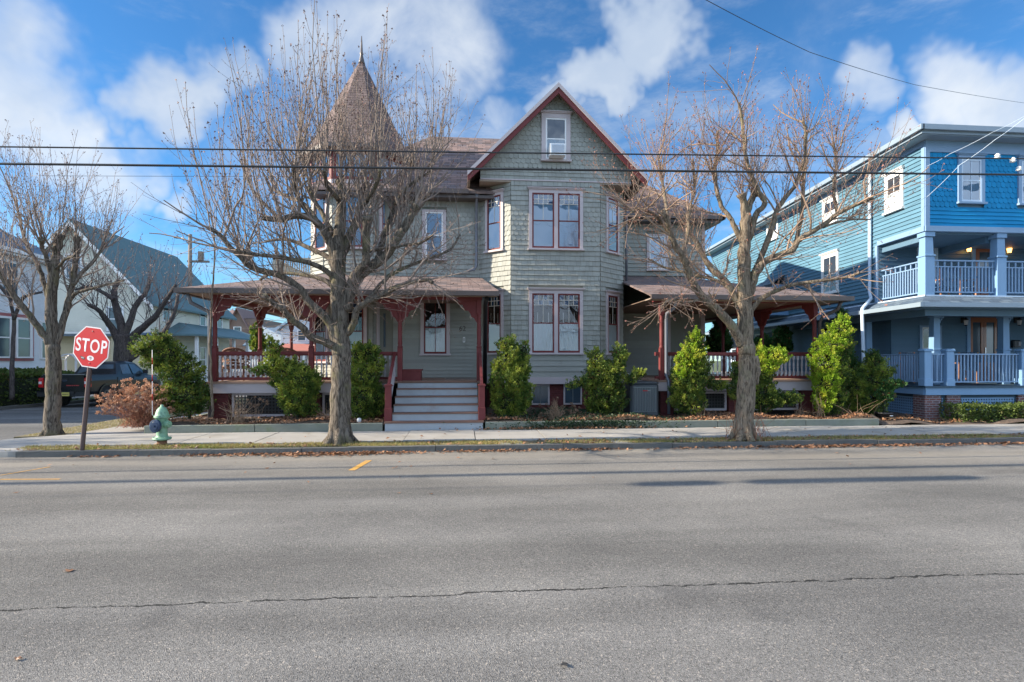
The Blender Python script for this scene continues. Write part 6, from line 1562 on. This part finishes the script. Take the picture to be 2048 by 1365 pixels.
# --- left corner tree
random.seed(5)
b = roadpt(105, 869, .09)
T = Tree('street_tree', (b.x, b.y, .05), 'slender bare street tree at the corner left of the stop sign', 'bark', 'twig', 'bud', 'bare street trees')
flare(T, 105, 868, 27)
T.limb([(105, 872), (105, 830), (106, 780), (106, 730), (105, 690)], 29, 24, 0, 14)
c = T.limb([(105, 700), (103, 640), (102, 593), (108, 541), (114, 500), (120, 470)], 23, 12, 0, 12, knob=1)
a1 = T.limb([(100, 690), (92, 676), (64, 638), (42, 610), (24, 585), (8, 560), (-20, 530)], 14, 8, -.6)
a2 = T.limb([(109, 692), (118, 676), (129, 634), (139, 593), (148, 545), (152, 505), (153, 475)], 14, 9, .4, knob=1)
a3 = T.limb([(137, 605), (150, 588), (180, 578), (217, 569), (250, 560)], 8, 3, -.5)
a4 = T.limb([(146, 570), (165, 545), (189, 521), (203, 500), (212, 488)], 8, 5, .8, knob=1)
a5 = T.limb([(101, 615), (92, 580), (80, 541), (64, 510), (48, 480), (40, 440), (30, 400)], 10, 4, .5)
a6 = T.limb([(104, 560), (95, 520), (85, 495), (82, 478)], 9, 7, -.4, knob=1)
a7 = T.limb([(110, 540), (130, 520), (150, 512)], 6, 4, -.8)
for q, num, L in ((c, 12, (1.2, 3.0)), (a2, 12, (1.0, 2.9)), (a4, 14, (.9, 2.6)), (a5, 12, (.9, 2.6)), (a6, 12, (1.2, 3.0)), (a1, 14, (.8, 2.6))): T.sprouts(q, .5, 1, num, L, .011, 2, 1.3, .5, .27)
for q, num in ((c, 5), (a1, 7), (a2, 5), (a4, 4), (a5, 5), (a6, 4)): T.boughs(q, .3, .95, num, (.6, 1.4), .022, .4, (.6, 1.8), 7, .7, .8)
for q, num in ((a1, 20), (a3, 16), (a7, 8), (a4, 6), (a2, 8), (a5, 6)): T.sprouts(q, .3, 1, num, (.3, 1.0), .007, 2, .5, .05, .65, .9, .6, .012, down=1)
T.done()
# --- dark gnarled tree beyond the side street
random.seed(9)
X0 = X_at(245, 30.5)
T = Tree('gnarled_tree', (X0, 30.5, -.25), 'dark gnarled old tree behind the black pickup', 'barkdark', 'twigdark', 'bud')
T.limb([(246, 790), (246, 750), (246, 700), (244, 670)], 35, 28, 0, 12)
g1 = T.limb([(240, 690), (226, 660), (212, 640), (196, 620), (176, 610)], 16, 6, -1.5); g2 = T.limb([(246, 690), (242, 650), (232, 615), (228, 585), (236, 560)], 18, 8, .5)
g3 = T.limb([(252, 700), (270, 670), (290, 652), (312, 632), (330, 604), (352, 570)], 17, 6, -1); g4 = T.limb([(258, 720), (285, 700), (318, 678), (336, 652), (350, 622), (356, 590)], 13, 6, 1.5)
g5 = T.limb([(246, 680), (262, 640), (272, 610), (292, 585), (300, 560)], 14, 6, .8); g6 = T.limb([(228, 600), (205, 585), (180, 575), (150, 580)], 9, 4, 0)
for q in (g1, g2, g3, g4, g5, g6): T.sprouts(q, .3, 1, 22, (1.0, 3.4), .020, 2, .8, .25, .6, .45, .5, .03)
T.done()
# --- second dark tree at the left edge, thin sapling before the porch corner
X0 = X_at(36, 33)
T = Tree('bare_tree', (X_at(20, 24.5), 24.5, -.2), 'dark bare tree before the white house at the left edge', 'barkdark', 'twigdark', 'bud')
g1 = T.limb([(24, 800), (24, 740), (26, 690), (28, 640), (20, 590), (24, 540)], 9, 5, 0, 10); g2 = T.limb([(27, 640), (44, 600), (60, 590), (84, 585)], 7, 4, -.6); g3 = T.limb([(24, 600), (-4, 570), (-30, 550)], 7, 4, 0)
for q in (g1, g2, g3): T.sprouts(q, .6, 1, 12, (.7, 2.2), .013, 2, .7, .25, .6, .6, .5, .02)
T.done()
T = Tree('sapling', (X_at(424, 14.2), 14.2, .25), 'slender pale sapling rising in front of the porch corner post', 'bark2', 'twig', 'bud')
g1 = T.limb([(425, 835), (423, 760), (420, 690), (423, 620), (426, 560), (430, 500), (424, 440), (418, 400)], 5.5, 2, 0, 8)
T.sprouts(g1, .35, 1, 20, (.5, 1.6), .007, 1, 1.0, .4, .4, .8, .6, .012); T.done()
# next block's street tree beyond the left edge (its branches dapple the road)
T = Tree('street_tree', (-21.0, 11.5, .1), 'bare street tree on the next block, beyond the left edge', 'bark', 'twig', 'bud', 'bare street trees')
p0 = Vector((-21, 11.5, .1)); T.tr.tube([p0, p0+Vector((0, 0, 2.2)), p0+Vector((.2, 0, 4)), p0+Vector((.1, .2, 6))], [.22, .17, .12, .06], 10)
for i in range(34): shoot(T.tw, T.bd, p0+Vector((.05, 0, random.uniform(2.2, 5))), (random.gauss(0, .8), random.gauss(0, .8), .9), random.uniform(2, 4.2), .045, 2, .35, .4, .25, .2, .02)
T.done()
# background tree line far behind, low on the horizon between houses
random.seed(12)
for (x, y, h, lab) in ((-19, 118, 8, 'distant bare tree farthest down the side street'), (-52, 88, 10, 'distant bare tree rising behind the brown house'), (30, 60, 9, 'bare tree behind the blue house, glimpsed through the right porch')):
    T = Tree('distant_tree', (x, y, -.3), lab, 'barkdark', 'twigdark', 'bud')
    p0 = Vector((x, y, -.3)); T.tr.tube([p0, p0+Vector((.1, 0, h*.25)), p0+Vector((0, .1, h*.45))], [.3, .25, .15], 8)
    for i in range(16): shoot(T.tw, T.bd, p0+Vector((0, 0, h*random.uniform(.2, .45))), (random.gauss(0, .7), random.gauss(0, .7), 1), h*random.uniform(.3, .55), .06, 2, .3, .25, .3, .2, .05)
    T.done()
# ============================================================ EVERGREENS
def sprays(mb, c, rad, num, size=.075, dirb=None, shell=.55, up=.5):
    """an uneven mass: many small upright plumes over the lobe, each a tuft of flat sprays"""
    sprays_old(mb, c, rad, int(num*.36), size*1.1, shell=.62, up=.8); num = int(num*.8)
    k = max(7, int(num/90)); R_ = max(rad)
    for i in range(k):
        v = Vector((random.gauss(0, 1), random.gauss(0, 1), random.gauss(0, 1))).normalized()
        p = c+Vector((v.x*rad[0], v.y*rad[1], v.z*rad[2]))*random.uniform(.66, 1.06)
        d = (Vector((v.x*.9, v.y*.9, v.z*.4+.75))+Vector((random.gauss(0, .25), random.gauss(0, .25), 0))).normalized()
        L = random.uniform(.12, .34)*min(1, .5+R_*2); w_ = L*random.uniform(.20, .32)
        sprays0(mb, p, d, L, w_, int(num/k), size)
def sprays0(mb, p, d, L, w_, num, size):
    for i in range(num):
        t = random.random(); a = side(d, math.pi/2); rr_ = w_*(1-t*.75)*random.uniform(.35, 1)
        q = p+d*(t*L-L*.35)+a*rr_; e = (a*.8+d*1.0+Vector((0, 0, .25))+Vector((random.gauss(0, .25), random.gauss(0, .25), random.gauss(0, .25)))).normalized()
        s = size*random.uniform(.55, 1.2); u = side(e, math.pi/2)*s*.30
        mb.face([q, q+e*s*.5-u, q+e*s, q+e*s*.5+u])
        if random.random() < .5:
            e2 = (e+u.normalized()*.8).normalized(); mb.face([q, q+e2*s*.45-u*.6, q+e2*s*.85, q+e2*s*.45+u*.6])
def sprays_old(mb, c, rad, num, size=.075, dirb=None, shell=.55, up=.5):
    """leaf fans over an ellipsoid lobe"""
    for i in range(num):
        v = Vector((random.gauss(0, 1), random.gauss(0, 1), random.gauss(0, 1))).normalized()
        lump = 1+.22*math.sin(v.x*5+c.x*7+c.z*3)*math.sin(v.z*6+c.z*11+v.y*4)
        rr_ = (shell+(1-shell)*random.random()**.5)*lump
        p = c+Vector((v.x*rad[0], v.y*rad[1], v.z*rad[2]))*rr_
        d = (Vector((v.x*1.0, v.y*1.0, v.z*.5+up))+Vector((random.gauss(0, .4), random.gauss(0, .4), random.gauss(0, .4)))).normalized()
        if dirb: d = (d+dirb*.6).normalized()
        s = size*random.uniform(.6, 1.35); w_ = side(d, math.pi/2)*s*.34
        t = p+d*s; m_ = p+d*s*.55
        mb.face([p, m_-w_, t, m_+w_])
        if random.random() < .6:
            d2 = (d+w_.normalized()*.9).normalized(); t2 = p+d2*s*.8; w2 = side(d2, 1.57)*s*.22; mb.face([p, p+d2*s*.45-w2, t2, p+d2*s*.45+w2])
def evergreen(name, Y, lobes, m, label, dens=1.0, size=.038, z0=.2, group='overgrown evergreens along the house', cat='shrub', stems=None, lobes2=None, m2=None):
    base = at(lobes[0][0], lobes[0][1], Y); root = empty(name, (base.x, Y, z0), label, cat, group)
    mb = MB(); core = MB()
    def add(mb, lobes):
        for L in lobes:
            px, py, rx, ry = L[:4]; dy = L[4] if len(L) > 4 else 0
            c = at(px, py, Y+dy); sc = (c.y*CT+c.x*ST)/FPX; r_ = (rx*sc, min(rx, ry*1.2)*sc*.95, ry*sc)
            area = (r_[0]*r_[2]+r_[1]*r_[2]+r_[0]*r_[1])*4.2
            sprays(mb, c, r_, int(area*3000*dens), size)
            # dark twiggy heart
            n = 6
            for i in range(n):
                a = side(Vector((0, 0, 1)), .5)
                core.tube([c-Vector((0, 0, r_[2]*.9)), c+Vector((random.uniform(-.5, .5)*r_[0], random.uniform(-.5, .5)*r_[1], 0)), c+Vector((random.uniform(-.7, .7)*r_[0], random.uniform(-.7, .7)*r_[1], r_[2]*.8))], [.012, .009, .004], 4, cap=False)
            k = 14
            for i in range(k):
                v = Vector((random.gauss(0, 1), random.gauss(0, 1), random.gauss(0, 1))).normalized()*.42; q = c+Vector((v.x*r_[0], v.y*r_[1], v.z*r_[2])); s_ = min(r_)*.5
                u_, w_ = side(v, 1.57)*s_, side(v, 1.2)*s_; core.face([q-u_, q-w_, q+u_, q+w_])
    add(mb, lobes)
    mb.build('foliage', m, root)
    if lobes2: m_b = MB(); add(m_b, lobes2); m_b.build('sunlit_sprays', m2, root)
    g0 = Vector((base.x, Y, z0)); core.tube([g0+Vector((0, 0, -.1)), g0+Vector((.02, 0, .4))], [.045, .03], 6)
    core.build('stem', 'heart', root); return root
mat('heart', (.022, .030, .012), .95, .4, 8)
random.seed(40)
# A big leaning one at the corner
evergreen('evergreen_shrub', 14.35, [(378, 790, 34, 44), (362, 745, 38, 34), (338, 712, 34, 24, -.1), (310, 690, 30, 18, -.15), (290, 702, 22, 12, -.2), (330, 682, 16, 14), (345, 795, 30, 30), (395, 800, 22, 28, .1), (316, 728, 26, 18), (302, 712, 18, 12)], 'arbordk', 'large evergreen at the porch corner, leaning left over the dried hydrangea', .8)
# B the hooked one
evergreen('evergreen_shrub', 14.3, [(595, 800, 34, 34), (600, 765, 36, 32), (575, 742, 34, 22), (548, 728, 24, 15), (548, 706, 13, 18), (541, 688, 7, 14), (525, 742, 22, 9, -.1), (555, 765, 18, 10), (620, 770, 20, 26), (575, 790, 18, 26), (632, 765, 12, 9), (615, 818, 24, 14)], 'arbor', 'hooked evergreen with a curved spike, left of the big tree', 1.0)
# C behind the big trunk
evergreen('evergreen_shrub', 14.4, [(728, 800, 36, 40), (730, 750, 30, 34), (715, 712, 14, 28), (738, 705, 20, 18), (750, 730, 18, 20), (748, 800, 22, 34), (708, 770, 16, 34)], 'arbor', 'evergreen with two rounded tips between the big tree and the steps', 1.0)
# D right of steps
evergreen('evergreen_shrub', 14.4, [(1020, 805, 38, 30), (1020, 765, 36, 32), (1022, 715, 22, 30), (1012, 690, 17, 15), (1048, 705, 11, 24), (1040, 740, 22, 24), (993, 790, 12, 22), (995, 735, 12, 18), (1045, 790, 20, 30), (988, 765, 8, 12, -.2)], 'arbor', 'dense upright evergreen directly right of the steps', 1.05)
# E sprawling
evergreen('evergreen_shrub', 14.5, [(1205, 795, 34, 36), (1205, 752, 32, 30), (1190, 722, 16, 22), (1240, 715, 14, 26), (1225, 750, 26, 26), (1180, 765, 14, 16), (1160, 768, 18, 8, -.2), (1143, 773, 10, 6, -.3), (1262, 758, 18, 9, -.2), (1278, 746, 14, 8, -.25), (1195, 820, 22, 14), (1235, 800, 16, 26)], 'arbordk', 'sprawling evergreen with arms to both sides, left of the grey air conditioning unit', .95)
# F bright conical
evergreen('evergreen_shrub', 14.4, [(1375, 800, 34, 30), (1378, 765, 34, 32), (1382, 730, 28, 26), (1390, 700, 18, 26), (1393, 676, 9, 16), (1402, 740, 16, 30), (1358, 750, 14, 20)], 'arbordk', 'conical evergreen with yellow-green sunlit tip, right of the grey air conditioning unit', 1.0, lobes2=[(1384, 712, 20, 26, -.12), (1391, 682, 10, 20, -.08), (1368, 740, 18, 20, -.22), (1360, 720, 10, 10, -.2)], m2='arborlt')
# G behind right tree
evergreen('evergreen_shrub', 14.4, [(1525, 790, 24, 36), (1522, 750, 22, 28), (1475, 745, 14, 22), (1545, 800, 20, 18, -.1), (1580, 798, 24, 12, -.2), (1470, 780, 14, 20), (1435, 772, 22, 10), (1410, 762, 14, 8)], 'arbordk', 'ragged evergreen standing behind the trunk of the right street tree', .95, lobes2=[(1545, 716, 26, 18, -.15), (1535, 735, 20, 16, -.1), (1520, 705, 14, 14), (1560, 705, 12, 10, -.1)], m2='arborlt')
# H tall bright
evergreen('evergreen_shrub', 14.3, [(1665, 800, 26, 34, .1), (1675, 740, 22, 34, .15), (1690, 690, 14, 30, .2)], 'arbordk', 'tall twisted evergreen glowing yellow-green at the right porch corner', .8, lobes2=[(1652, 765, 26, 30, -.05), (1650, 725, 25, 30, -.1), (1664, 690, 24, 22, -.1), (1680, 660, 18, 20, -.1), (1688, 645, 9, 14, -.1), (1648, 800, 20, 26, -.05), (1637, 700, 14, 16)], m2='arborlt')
# I darker ones in front of the blue porch
evergreen('evergreen_shrub', 15.0, [(1695, 780, 22, 44), (1692, 720, 14, 34), (1682, 650, 10, 28), (1682, 628, 6, 12), (1690, 690, 12, 30), (1700, 740, 20, 28)], 'arborback', 'narrow dark evergreen spire behind the bright twisted one', .9)
evergreen('evergreen_shrub', 14.5, [(1735, 800, 34, 34), (1740, 760, 34, 26), (1748, 728, 20, 20), (1745, 712, 9, 14), (1765, 745, 24, 12, -.2), (1785, 752, 0.1, 0.1), (1710, 780, 22, 40), (1720, 815, 26, 16)], 'arbordk', 'dark leaning evergreen in front of the blue porch, left of the black pot', .95)
evergreen('potted_shrub', 14.1, [(1768, 790, 16, 14), (1780, 770, 18, 10), (1795, 768, 9, 8)], 'arborback', 'half dead shrub growing out of the black plant pot', .5, .06, .33, None)
# background conifers seen through the porches
evergreen('conifer', 22.5, [(1437, 690, 22, 18), (1440, 672, 14, 18), (1441, 655, 7, 14)], 'arborback', 'dark cone-shaped conifer seen through the right porch left of the trunk', .6, .12, 0, None)
evergreen('conifer', 22.0, [(1560, 690, 20, 16), (1565, 672, 14, 14), (1530, 690, 18, 14)], 'arborback', 'dark rounded conifer seen through the right porch right of the trunk', .6, .12, 0, None)
evergreen('conifer', 24.0, [(432, 685, 10, 14), (431, 668, 8, 14), (432, 660, 4, 6), (450, 690, 10, 8)][0:3] and [(516, 690, 13, 14), (514, 672, 9, 14), (512, 658, 5, 8)], 'arbor', 'small upright conifer seen between the posts of the corner porch', .6, .10, 0, None)
# hedges
def hedge(name, x0, x1, y0, y1, z0, z1, m, label, dens=1.0, lump=.12, size=.06):
    root = empty(name, ((x0+x1)/2, (y0+y1)/2, z0), label, 'hedge'); mb = MB(); core = MB(); core.bbox(x0+.12, x1-.12, y0+.12, y1-.12, z0, z1-.14, .1)
    A = (x1-x0)*(z1-z0)*1.0+(x1-x0)*(y1-y0)+2*(y1-y0)*(z1-z0); n = int(A*1500*dens)
    cx, cy, cz = (x0+x1)/2, (y0+y1)/2, (z0+z1)/2
    for i in range(n):
        u, v, w_ = random.uniform(-1, 1), random.uniform(-1, 1), random.uniform(-1, 1)
        f = random.random()
        if f < .42: v = -1
        elif f < .8: w_ = 1
        elif f < .9: u = 1 if random.random() < .5 else -1
        x = cx+u*(x1-x0)/2; l = lump*math.sin(x*3.3)*.5+lump*.5*math.sin(x*7.1+1)
        k = .92 if (abs(v) == 1 and w_ > .7) else 1
        p = Vector((x, cy+v*(y1-y0)/2*k+random.gauss(0, .03), cz+w_*((z1-z0)/2+l)+random.gauss(0, .03)))
        d = Vector((u*.3+random.gauss(0, .5), v*.8+random.gauss(0, .5), w_*.7+.4+random.gauss(0, .4))).normalized(); s = size*random.uniform(.6, 1.3); q = side(d, 1.57)*s*.4
        mb.face([p, p+d*s*.5-q, p+d*s, p+d*s*.5+q])
    core.build('stem', 'heart', root); mb.build('foliage', m, root)
q0, q1 = at(1905, 838, 14.0), at(2100, 838, 14.0)
hedge('hedge', q0.x, q1.x, 13.75, 14.4, .12, .50, 'hedge', 'low clipped hedge in front of the blue house porch', 1.0, .05)
hedge('hedge', -20.9, -18.9, 23.6, 28.8, -.2, 1.15, 'hedge', 'tall rounded hedge against the white house behind the corner tree', .35, .15, .12)
hedge('hedge', -20.8, -19.6, 20.5, 23.2, -.2, .55, 'dryflower2', 'low brown winter shrub at the foot of the white house, left edge', .4, .12, .10)
# ivy over the edging below the bay
random.seed(50)
mb = MB()
for i in range(6500):
    x = random.gauss(3.1, 1.25); y = random.uniform(13.40, 16.2)
    if not (.8 < x < 6.6): continue
    z = bed_z(x, y)+random.uniform(.0, .11)
    if random.random() < .30: 
        x = random.gauss(3.0, .9); y = 13.36-abs(random.gauss(0, .03)); z = random.uniform(.10, .30)
    d = Vector((random.gauss(0, .6), -.5+random.gauss(0, .5), random.uniform(.1, 1))).normalized(); s = random.uniform(.03, .055); u = side(d, 1.57)*s*.5; p = Vector((x, y, z))
    mb.face([p-d*s*.3, p-u, p+d*s*.6, p+u])
tag(mb.build('ivy', 'ivy'), 'dark ivy spilling over the stone edging below the bay window', 'ivy', kind='stuff')
# dried hydrangeas and stems
def dried(name, Y, px, py, num, spread, H, label, m='dryflower', stem='stem', heads=True, lean=0, hs=.055, z0=.22, cat='shrub', group=None):
    b = at(px, py, Y); root = empty(name, (b.x, Y, z0), label, cat, group); st_ = MB(); fl = MB()
    for i in range(num):
        a = random.uniform(0, 6.28); e = random.uniform(0, 1)**.6
        tip = Vector((b.x+math.cos(a)*spread*e+lean*random.random(), Y+math.sin(a)*spread*e*.8, z0+H*random.uniform(.35, 1)*(1-.35*e*e)))
        p0 = Vector((b.x+random.gauss(0, spread*.28), Y+random.gauss(0, spread*.2), z0-.03)); m_ = p0.lerp(tip, .5)+Vector((random.gauss(0, .03), random.gauss(0, .03), .08))
        st_.tube([p0, m_, tip], [.005, .004, .0025], 3, cap=False)
        if heads:
            for k in range(15):
                v = Vector((random.gauss(0, 1), random.gauss(0, 1), random.gauss(0, .7))).normalized(); c_ = tip+v*hs*random.uniform(.3, 1); s = random.uniform(.014, .026); u_, w_ = side(v, 1.57)*s, side(v, 1.3)*s
                fl.face([c_-u_, c_-w_, c_+u_, c_+w_])
    st_.build('stem', stem, root)
    if heads: fl.build('flower_head', m, root)
    return root
random.seed(60)
dried('dried_hydrangea', 14.0, 288, 826, 330, .80, 1.15, 'large orange-brown dried hydrangea at the corner behind the hydrant', 'dryflower', 'redstem', True, -.30, .06)
dried('dried_hydrangea', 14.3, 1112, 826, 60, .33, .62, 'dried hydrangea clump with a few brown heads below the bay window', 'dryflower2', 'stem2', False)
dried('dried_hydrangea', 14.25, 1105, 826, 9, .40, .68, 'sparse brown flower heads on thin stems rising from the clump below the bay', 'dryflower2', 'stem', True, 0, .045)
dried('dead_grass_clump', 14.2, 475, 830, 70, .50, .85, 'tangle of pale dead stems in the bed under the left porch', 'dryflower2', 'stem2', False)
dried('dried_hydrangea', 14.2, 512, 826, 12, .35, .80, 'thin dried hydrangea with brown heads in front of the left porch lattice', 'dryflower2', 'stem', True, 0, .05)
dried('dead_grass_clump', 14.1, 1640, 832, 16, .22, 1.0, 'bundle of tall straight tan stems at the foot of the bright twisted evergreen', 'dryflower2', 'stem2', False)
dried('dead_grass_clump', 14.0, 1715, 832, 9, .75, .95, 'few long bent dead stems arching beside the black pot', 'dryflower2', 'stem2', False)
dried('root_suckers', 11.35, 1470, 880, 34, .48, .85, 'reddish suckers sprouting left of the foot of the right street tree', None, 'redstem', False, z0=.08)
dried('root_suckers', 11.15, 1512, 880, 26, .45, .95, 'reddish suckers sprouting right of the foot of the right street tree', None, 'redstem', False, .12, z0=.08)
dried('dead_grass_clump', 14.2, 1395, 832, 10, .4, .6, 'few thin bare stems between the conical evergreen and the tree trunk', None, 'stem2', False)

dried('dead_grass_clump', 14.2, 655, 832, 26, .35, .55, 'small tan dead clump in the bed just left of the big tree trunk', None, 'stem2', False)
dried('dead_grass_clump', 14.2, 1598, 832, 22, .35, .55, 'low brown dead clump under the right end of the right porch', None, 'stem', False)
dried('dried_hydrangea', 14.3, 1145, 828, 14, .25, .5, 'short dried flower stems close to the left arm of the sprawling evergreen', 'dryflower2', 'stem', True, 0, .04)
# ============================================================ PICKUP
random.seed(70)
TX, TY, TZ = -16.72, 24.6, gz(26)                          # centre line, rear bumper plane, ground
PT_ = empty('pickup_truck', (TX, TY+2.9, TZ), 'black pickup truck parked across the side street, seen from behind', 'truck')
def tp(p): return Vector((TX+p[0], TY+p[1], TZ+p[2]))      # x across (right +), y forward, z up
W = 1.0
def loft(mb, secs, m=0, cap=True):
    rings = [[mb.P(p) for p in s_] for s_ in secs]
    for a, b in zip(rings[:-1], rings[1:]):
        n = len(a)
        for i in range(n): mb.idx([a[i], a[(i+1) % n], b[(i+1) % n], b[i]], m)
    if cap: mb.idx(rings[0][::-1], m); mb.idx(rings[-1], m)
def sec(y, w, zb_, zs, zt_, wt):                            # cross-section: sill, shoulder, top
    return [(-w+.05, y, zb_), (w-.05, y, zb_), (w, y, zb_+.14), (w+.015, y, zs-.14), (w-.02, y, zs), (wt, y, zt_), (-wt, y, zt_), (-w+.02, y, zs), (-w-.015, y, zs-.14), (-w, y, zb_+.14)]
mb = MB(tp)
loft(mb, [sec(.12, .97, .62, 1.28, 1.37, .93), sec(.2, .985, .55, 1.28, 1.38, .93), sec(1.95, .985, .5, 1.28, 1.38, .93)])
loft(mb, [sec(1.97, .985, .45, 1.24, 1.36, .93), sec(4.2, .985, .45, 1.2, 1.30, .92), sec(5.5, .97, .5, 1.12, 1.22, .84), sec(5.78, .88, .55, 1.0, 1.12, .7)])
# cab
loft(mb, [[(-.92, 2.0, 1.33), (.92, 2.0, 1.33), (.74, 2.26, 1.87), (.64, 2.32, 1.94), (-.64, 2.32, 1.94), (-.74, 2.26, 1.87)],
          [(-.93, 3.2, 1.31), (.93, 3.2, 1.31), (.76, 3.0, 1.91), (.66, 3.0, 1.97), (-.66, 3.0, 1.97), (-.76, 3.0, 1.91)],
          [(-.93, 4.6, 1.28), (.93, 4.6, 1.28), (.74, 3.75, 1.86), (.64, 3.65, 1.92), (-.64, 3.65, 1.92), (-.74, 3.75, 1.86)]])
body = mb.build('body', 'blackpaint', PT_)
mb = MB(tp)                                                 # tailgate with its raised upper lip
mb.box(-.78, .78, .07, .12, .74, 1.34); mb.extr([(-.80, .02, 1.40), (.80, .02, 1.40), (.80, .16, 1.43), (-.80, .16, 1.43)], (0, 0, -.07)); mb.box(-.70, .70, .055, .07, .84, .90); tg = mb.build('tailgate', 'blackpaint', PT_)
mb = MB(tp); mb.box(-.15, .15, .045, .055, 1.16, 1.24); mb.build('tailgate_handle', 'black', tg)
mb = MB(tp); mb.face([(.02+.12*math.cos(a), .05, 1.17+.045*math.sin(a)) for a in [k/14*6.283 for k in range(14)]][::-1]); mb.build('emblem', 'hydblue', tg)
mb = MB(tp)
for (a, b) in ((.10, .28), (.30, .36), (.38, .44), (.46, .60)): mb.box(a, b, .05, .056, .93, .97)
mb.build('lettering', 'decal', tg)
mb = MB(tp); mb.box(-.98, .98, -.06, .14, .50, .72); mb.box(-.5, .5, -.10, -.06, .60, .70); bp_ = mb.build('bumper', 'black', PT_)
mb = MB(tp); mb.box(-.98, .98, -.075, -.06, .68, .73); mb.build('bumper_trim', 'blackpaint', bp_)
mb = MB(tp); mb.box(.02, .32, -.11, -.10, .52, .67); pl = mb.build('licence_plate', 'plate', PT_)
mb = MB(tp)
for k in range(6): x = .05+k*.043; mb.box(x, x+.026, -.113, -.111, .57, .62)
mb.build('plate_characters', 'black', pl)
for s in (-1, 1):
    x0, x1 = sorted((s*.80, s*.995)); mb = MB(tp); mb.bbox(x0, x1, .03, .24, .88, 1.27, .02); tl = mb.build('tail_light', 'tail', PT_)
    mb = MB(tp); mb.box(x0+.03, x1-.05, .02, .03, 1.02, 1.12); mb.build('reversing_light', 'signwhite', tl)
mb = MB(tp); mb.face([(-.78, 2.03, 1.39), (.78, 2.03, 1.39), (.66, 2.235, 1.82), (-.66, 2.235, 1.82)]); mb.build('rear_window', 'winglass', PT_)
for s in (-1, 1):
    mb = MB(tp); q = [(s*.925, 2.45, 1.38), (s*.932, 3.15, 1.37), (s*.79, 3.05, 1.83), (s*.775, 2.5, 1.81)]; mb.face(q if s > 0 else q[::-1]); mb.build('side_window', 'winglass', PT_)
    mb = MB(tp); q = [(s*.937, 3.25, 1.37), (s*.935, 4.3, 1.34), (s*.79, 3.6, 1.80), (s*.79, 3.15, 1.83)]; mb.face(q if s > 0 else q[::-1]); mb.build('side_window', 'winglass', PT_)
    mb = MB(tp); x0, x1 = sorted((s*.98, s*1.0)); mb.box(x0, x1, 2.0, 2.015, .6, 1.25); mb.box(x0, x1, 3.2, 3.215, .6, 1.25); mb.build('door_seam', 'black', PT_)
    mb = MB(tp); x0, x1 = sorted((s*.95, s*1.17)); mb.bbox(x0, x1, 4.0, 4.12, 1.36, 1.56, .02); mb.build('mirror', 'black', PT_)
def wheel(x, y):
    s = 1 if x > 0 else -1; r_ = .41
    mb = MB(tp); k = 28
    prof = [(.28, .0), (.36, .0), (.40, .02), (.41, .05), (.41, .22), (.40, .26), (.3, .27)]
    rings = [[mb.P((x+s*(.02-o), y+rad*math.cos(2*math.pi*j/k), .41+rad*math.sin(2*math.pi*j/k))) for j in range(k)] for rad, o in prof]
    for a, b in zip(rings[:-1], rings[1:]):
        for j in range(k): mb.idx([a[j], a[(j+1) % k], b[(j+1) % k], b[j]], 0, True)
    mb.idx(rings[0]); mb.idx(rings[-1][::-1])
    w_ = mb.build('wheel', 'rubber', PT_)
    mb = MB(tp)
    for i in range(6):
        a = i*math.pi/3+.3; pts = [(x+s*.028, y+rad*math.cos(a+da), .41+rad*math.sin(a+da)) for rad, da in ((.05, -.6), (.27, -.16), (.27, .16), (.05, .6))]; mb.extr(pts, (-s*.02, 0, 0))
    rr2 = [[mb.P((x+s*.03, y+rad*math.cos(2*math.pi*j/k), .41+rad*math.sin(2*math.pi*j/k))) for j in range(k)] for rad in (.265, .30)]
    for j in range(k): mb.idx([rr2[0][j], rr2[0][(j+1) % k], rr2[1][(j+1) % k], rr2[1][j]])
    mb.build('rim', 'alloy', w_)
    mb = MB(tp); pts = []
    for i in range(13):
        a = math.pi*(i/12); pts.append((y+.52*math.cos(a), .42+.50*math.sin(a)))
    for (a, b) in zip(pts[:-1], pts[1:]):
        q = [(x+s*.045, a[0], a[1]), (x+s*.045, b[0], b[1]), (x+s*.045, y+(b[0]-y)*1.14, .42+(b[1]-.42)*1.14), (x+s*.045, y+(a[0]-y)*1.14, .42+(a[1]-.42)*1.14)]
        mb.extr(q, (-s*.06, 0, 0))
    mb.build('wheel_arch', 'blackpaint', w_)
    mb = MB(tp); mb.face([(x+s*.0145, y+.50*math.cos(a), .42+.48*math.sin(a)) for a in [k_/16*math.pi for k_ in range(17)]]+[(x+s*.0145, y-.50, .3), (x+s*.0145, y+.50, .3)]); mb.build('wheel_well', 'blackout', w_)
for s in (-1, 1):
    for y in (1.22, 4.9): wheel(s*.985, y)
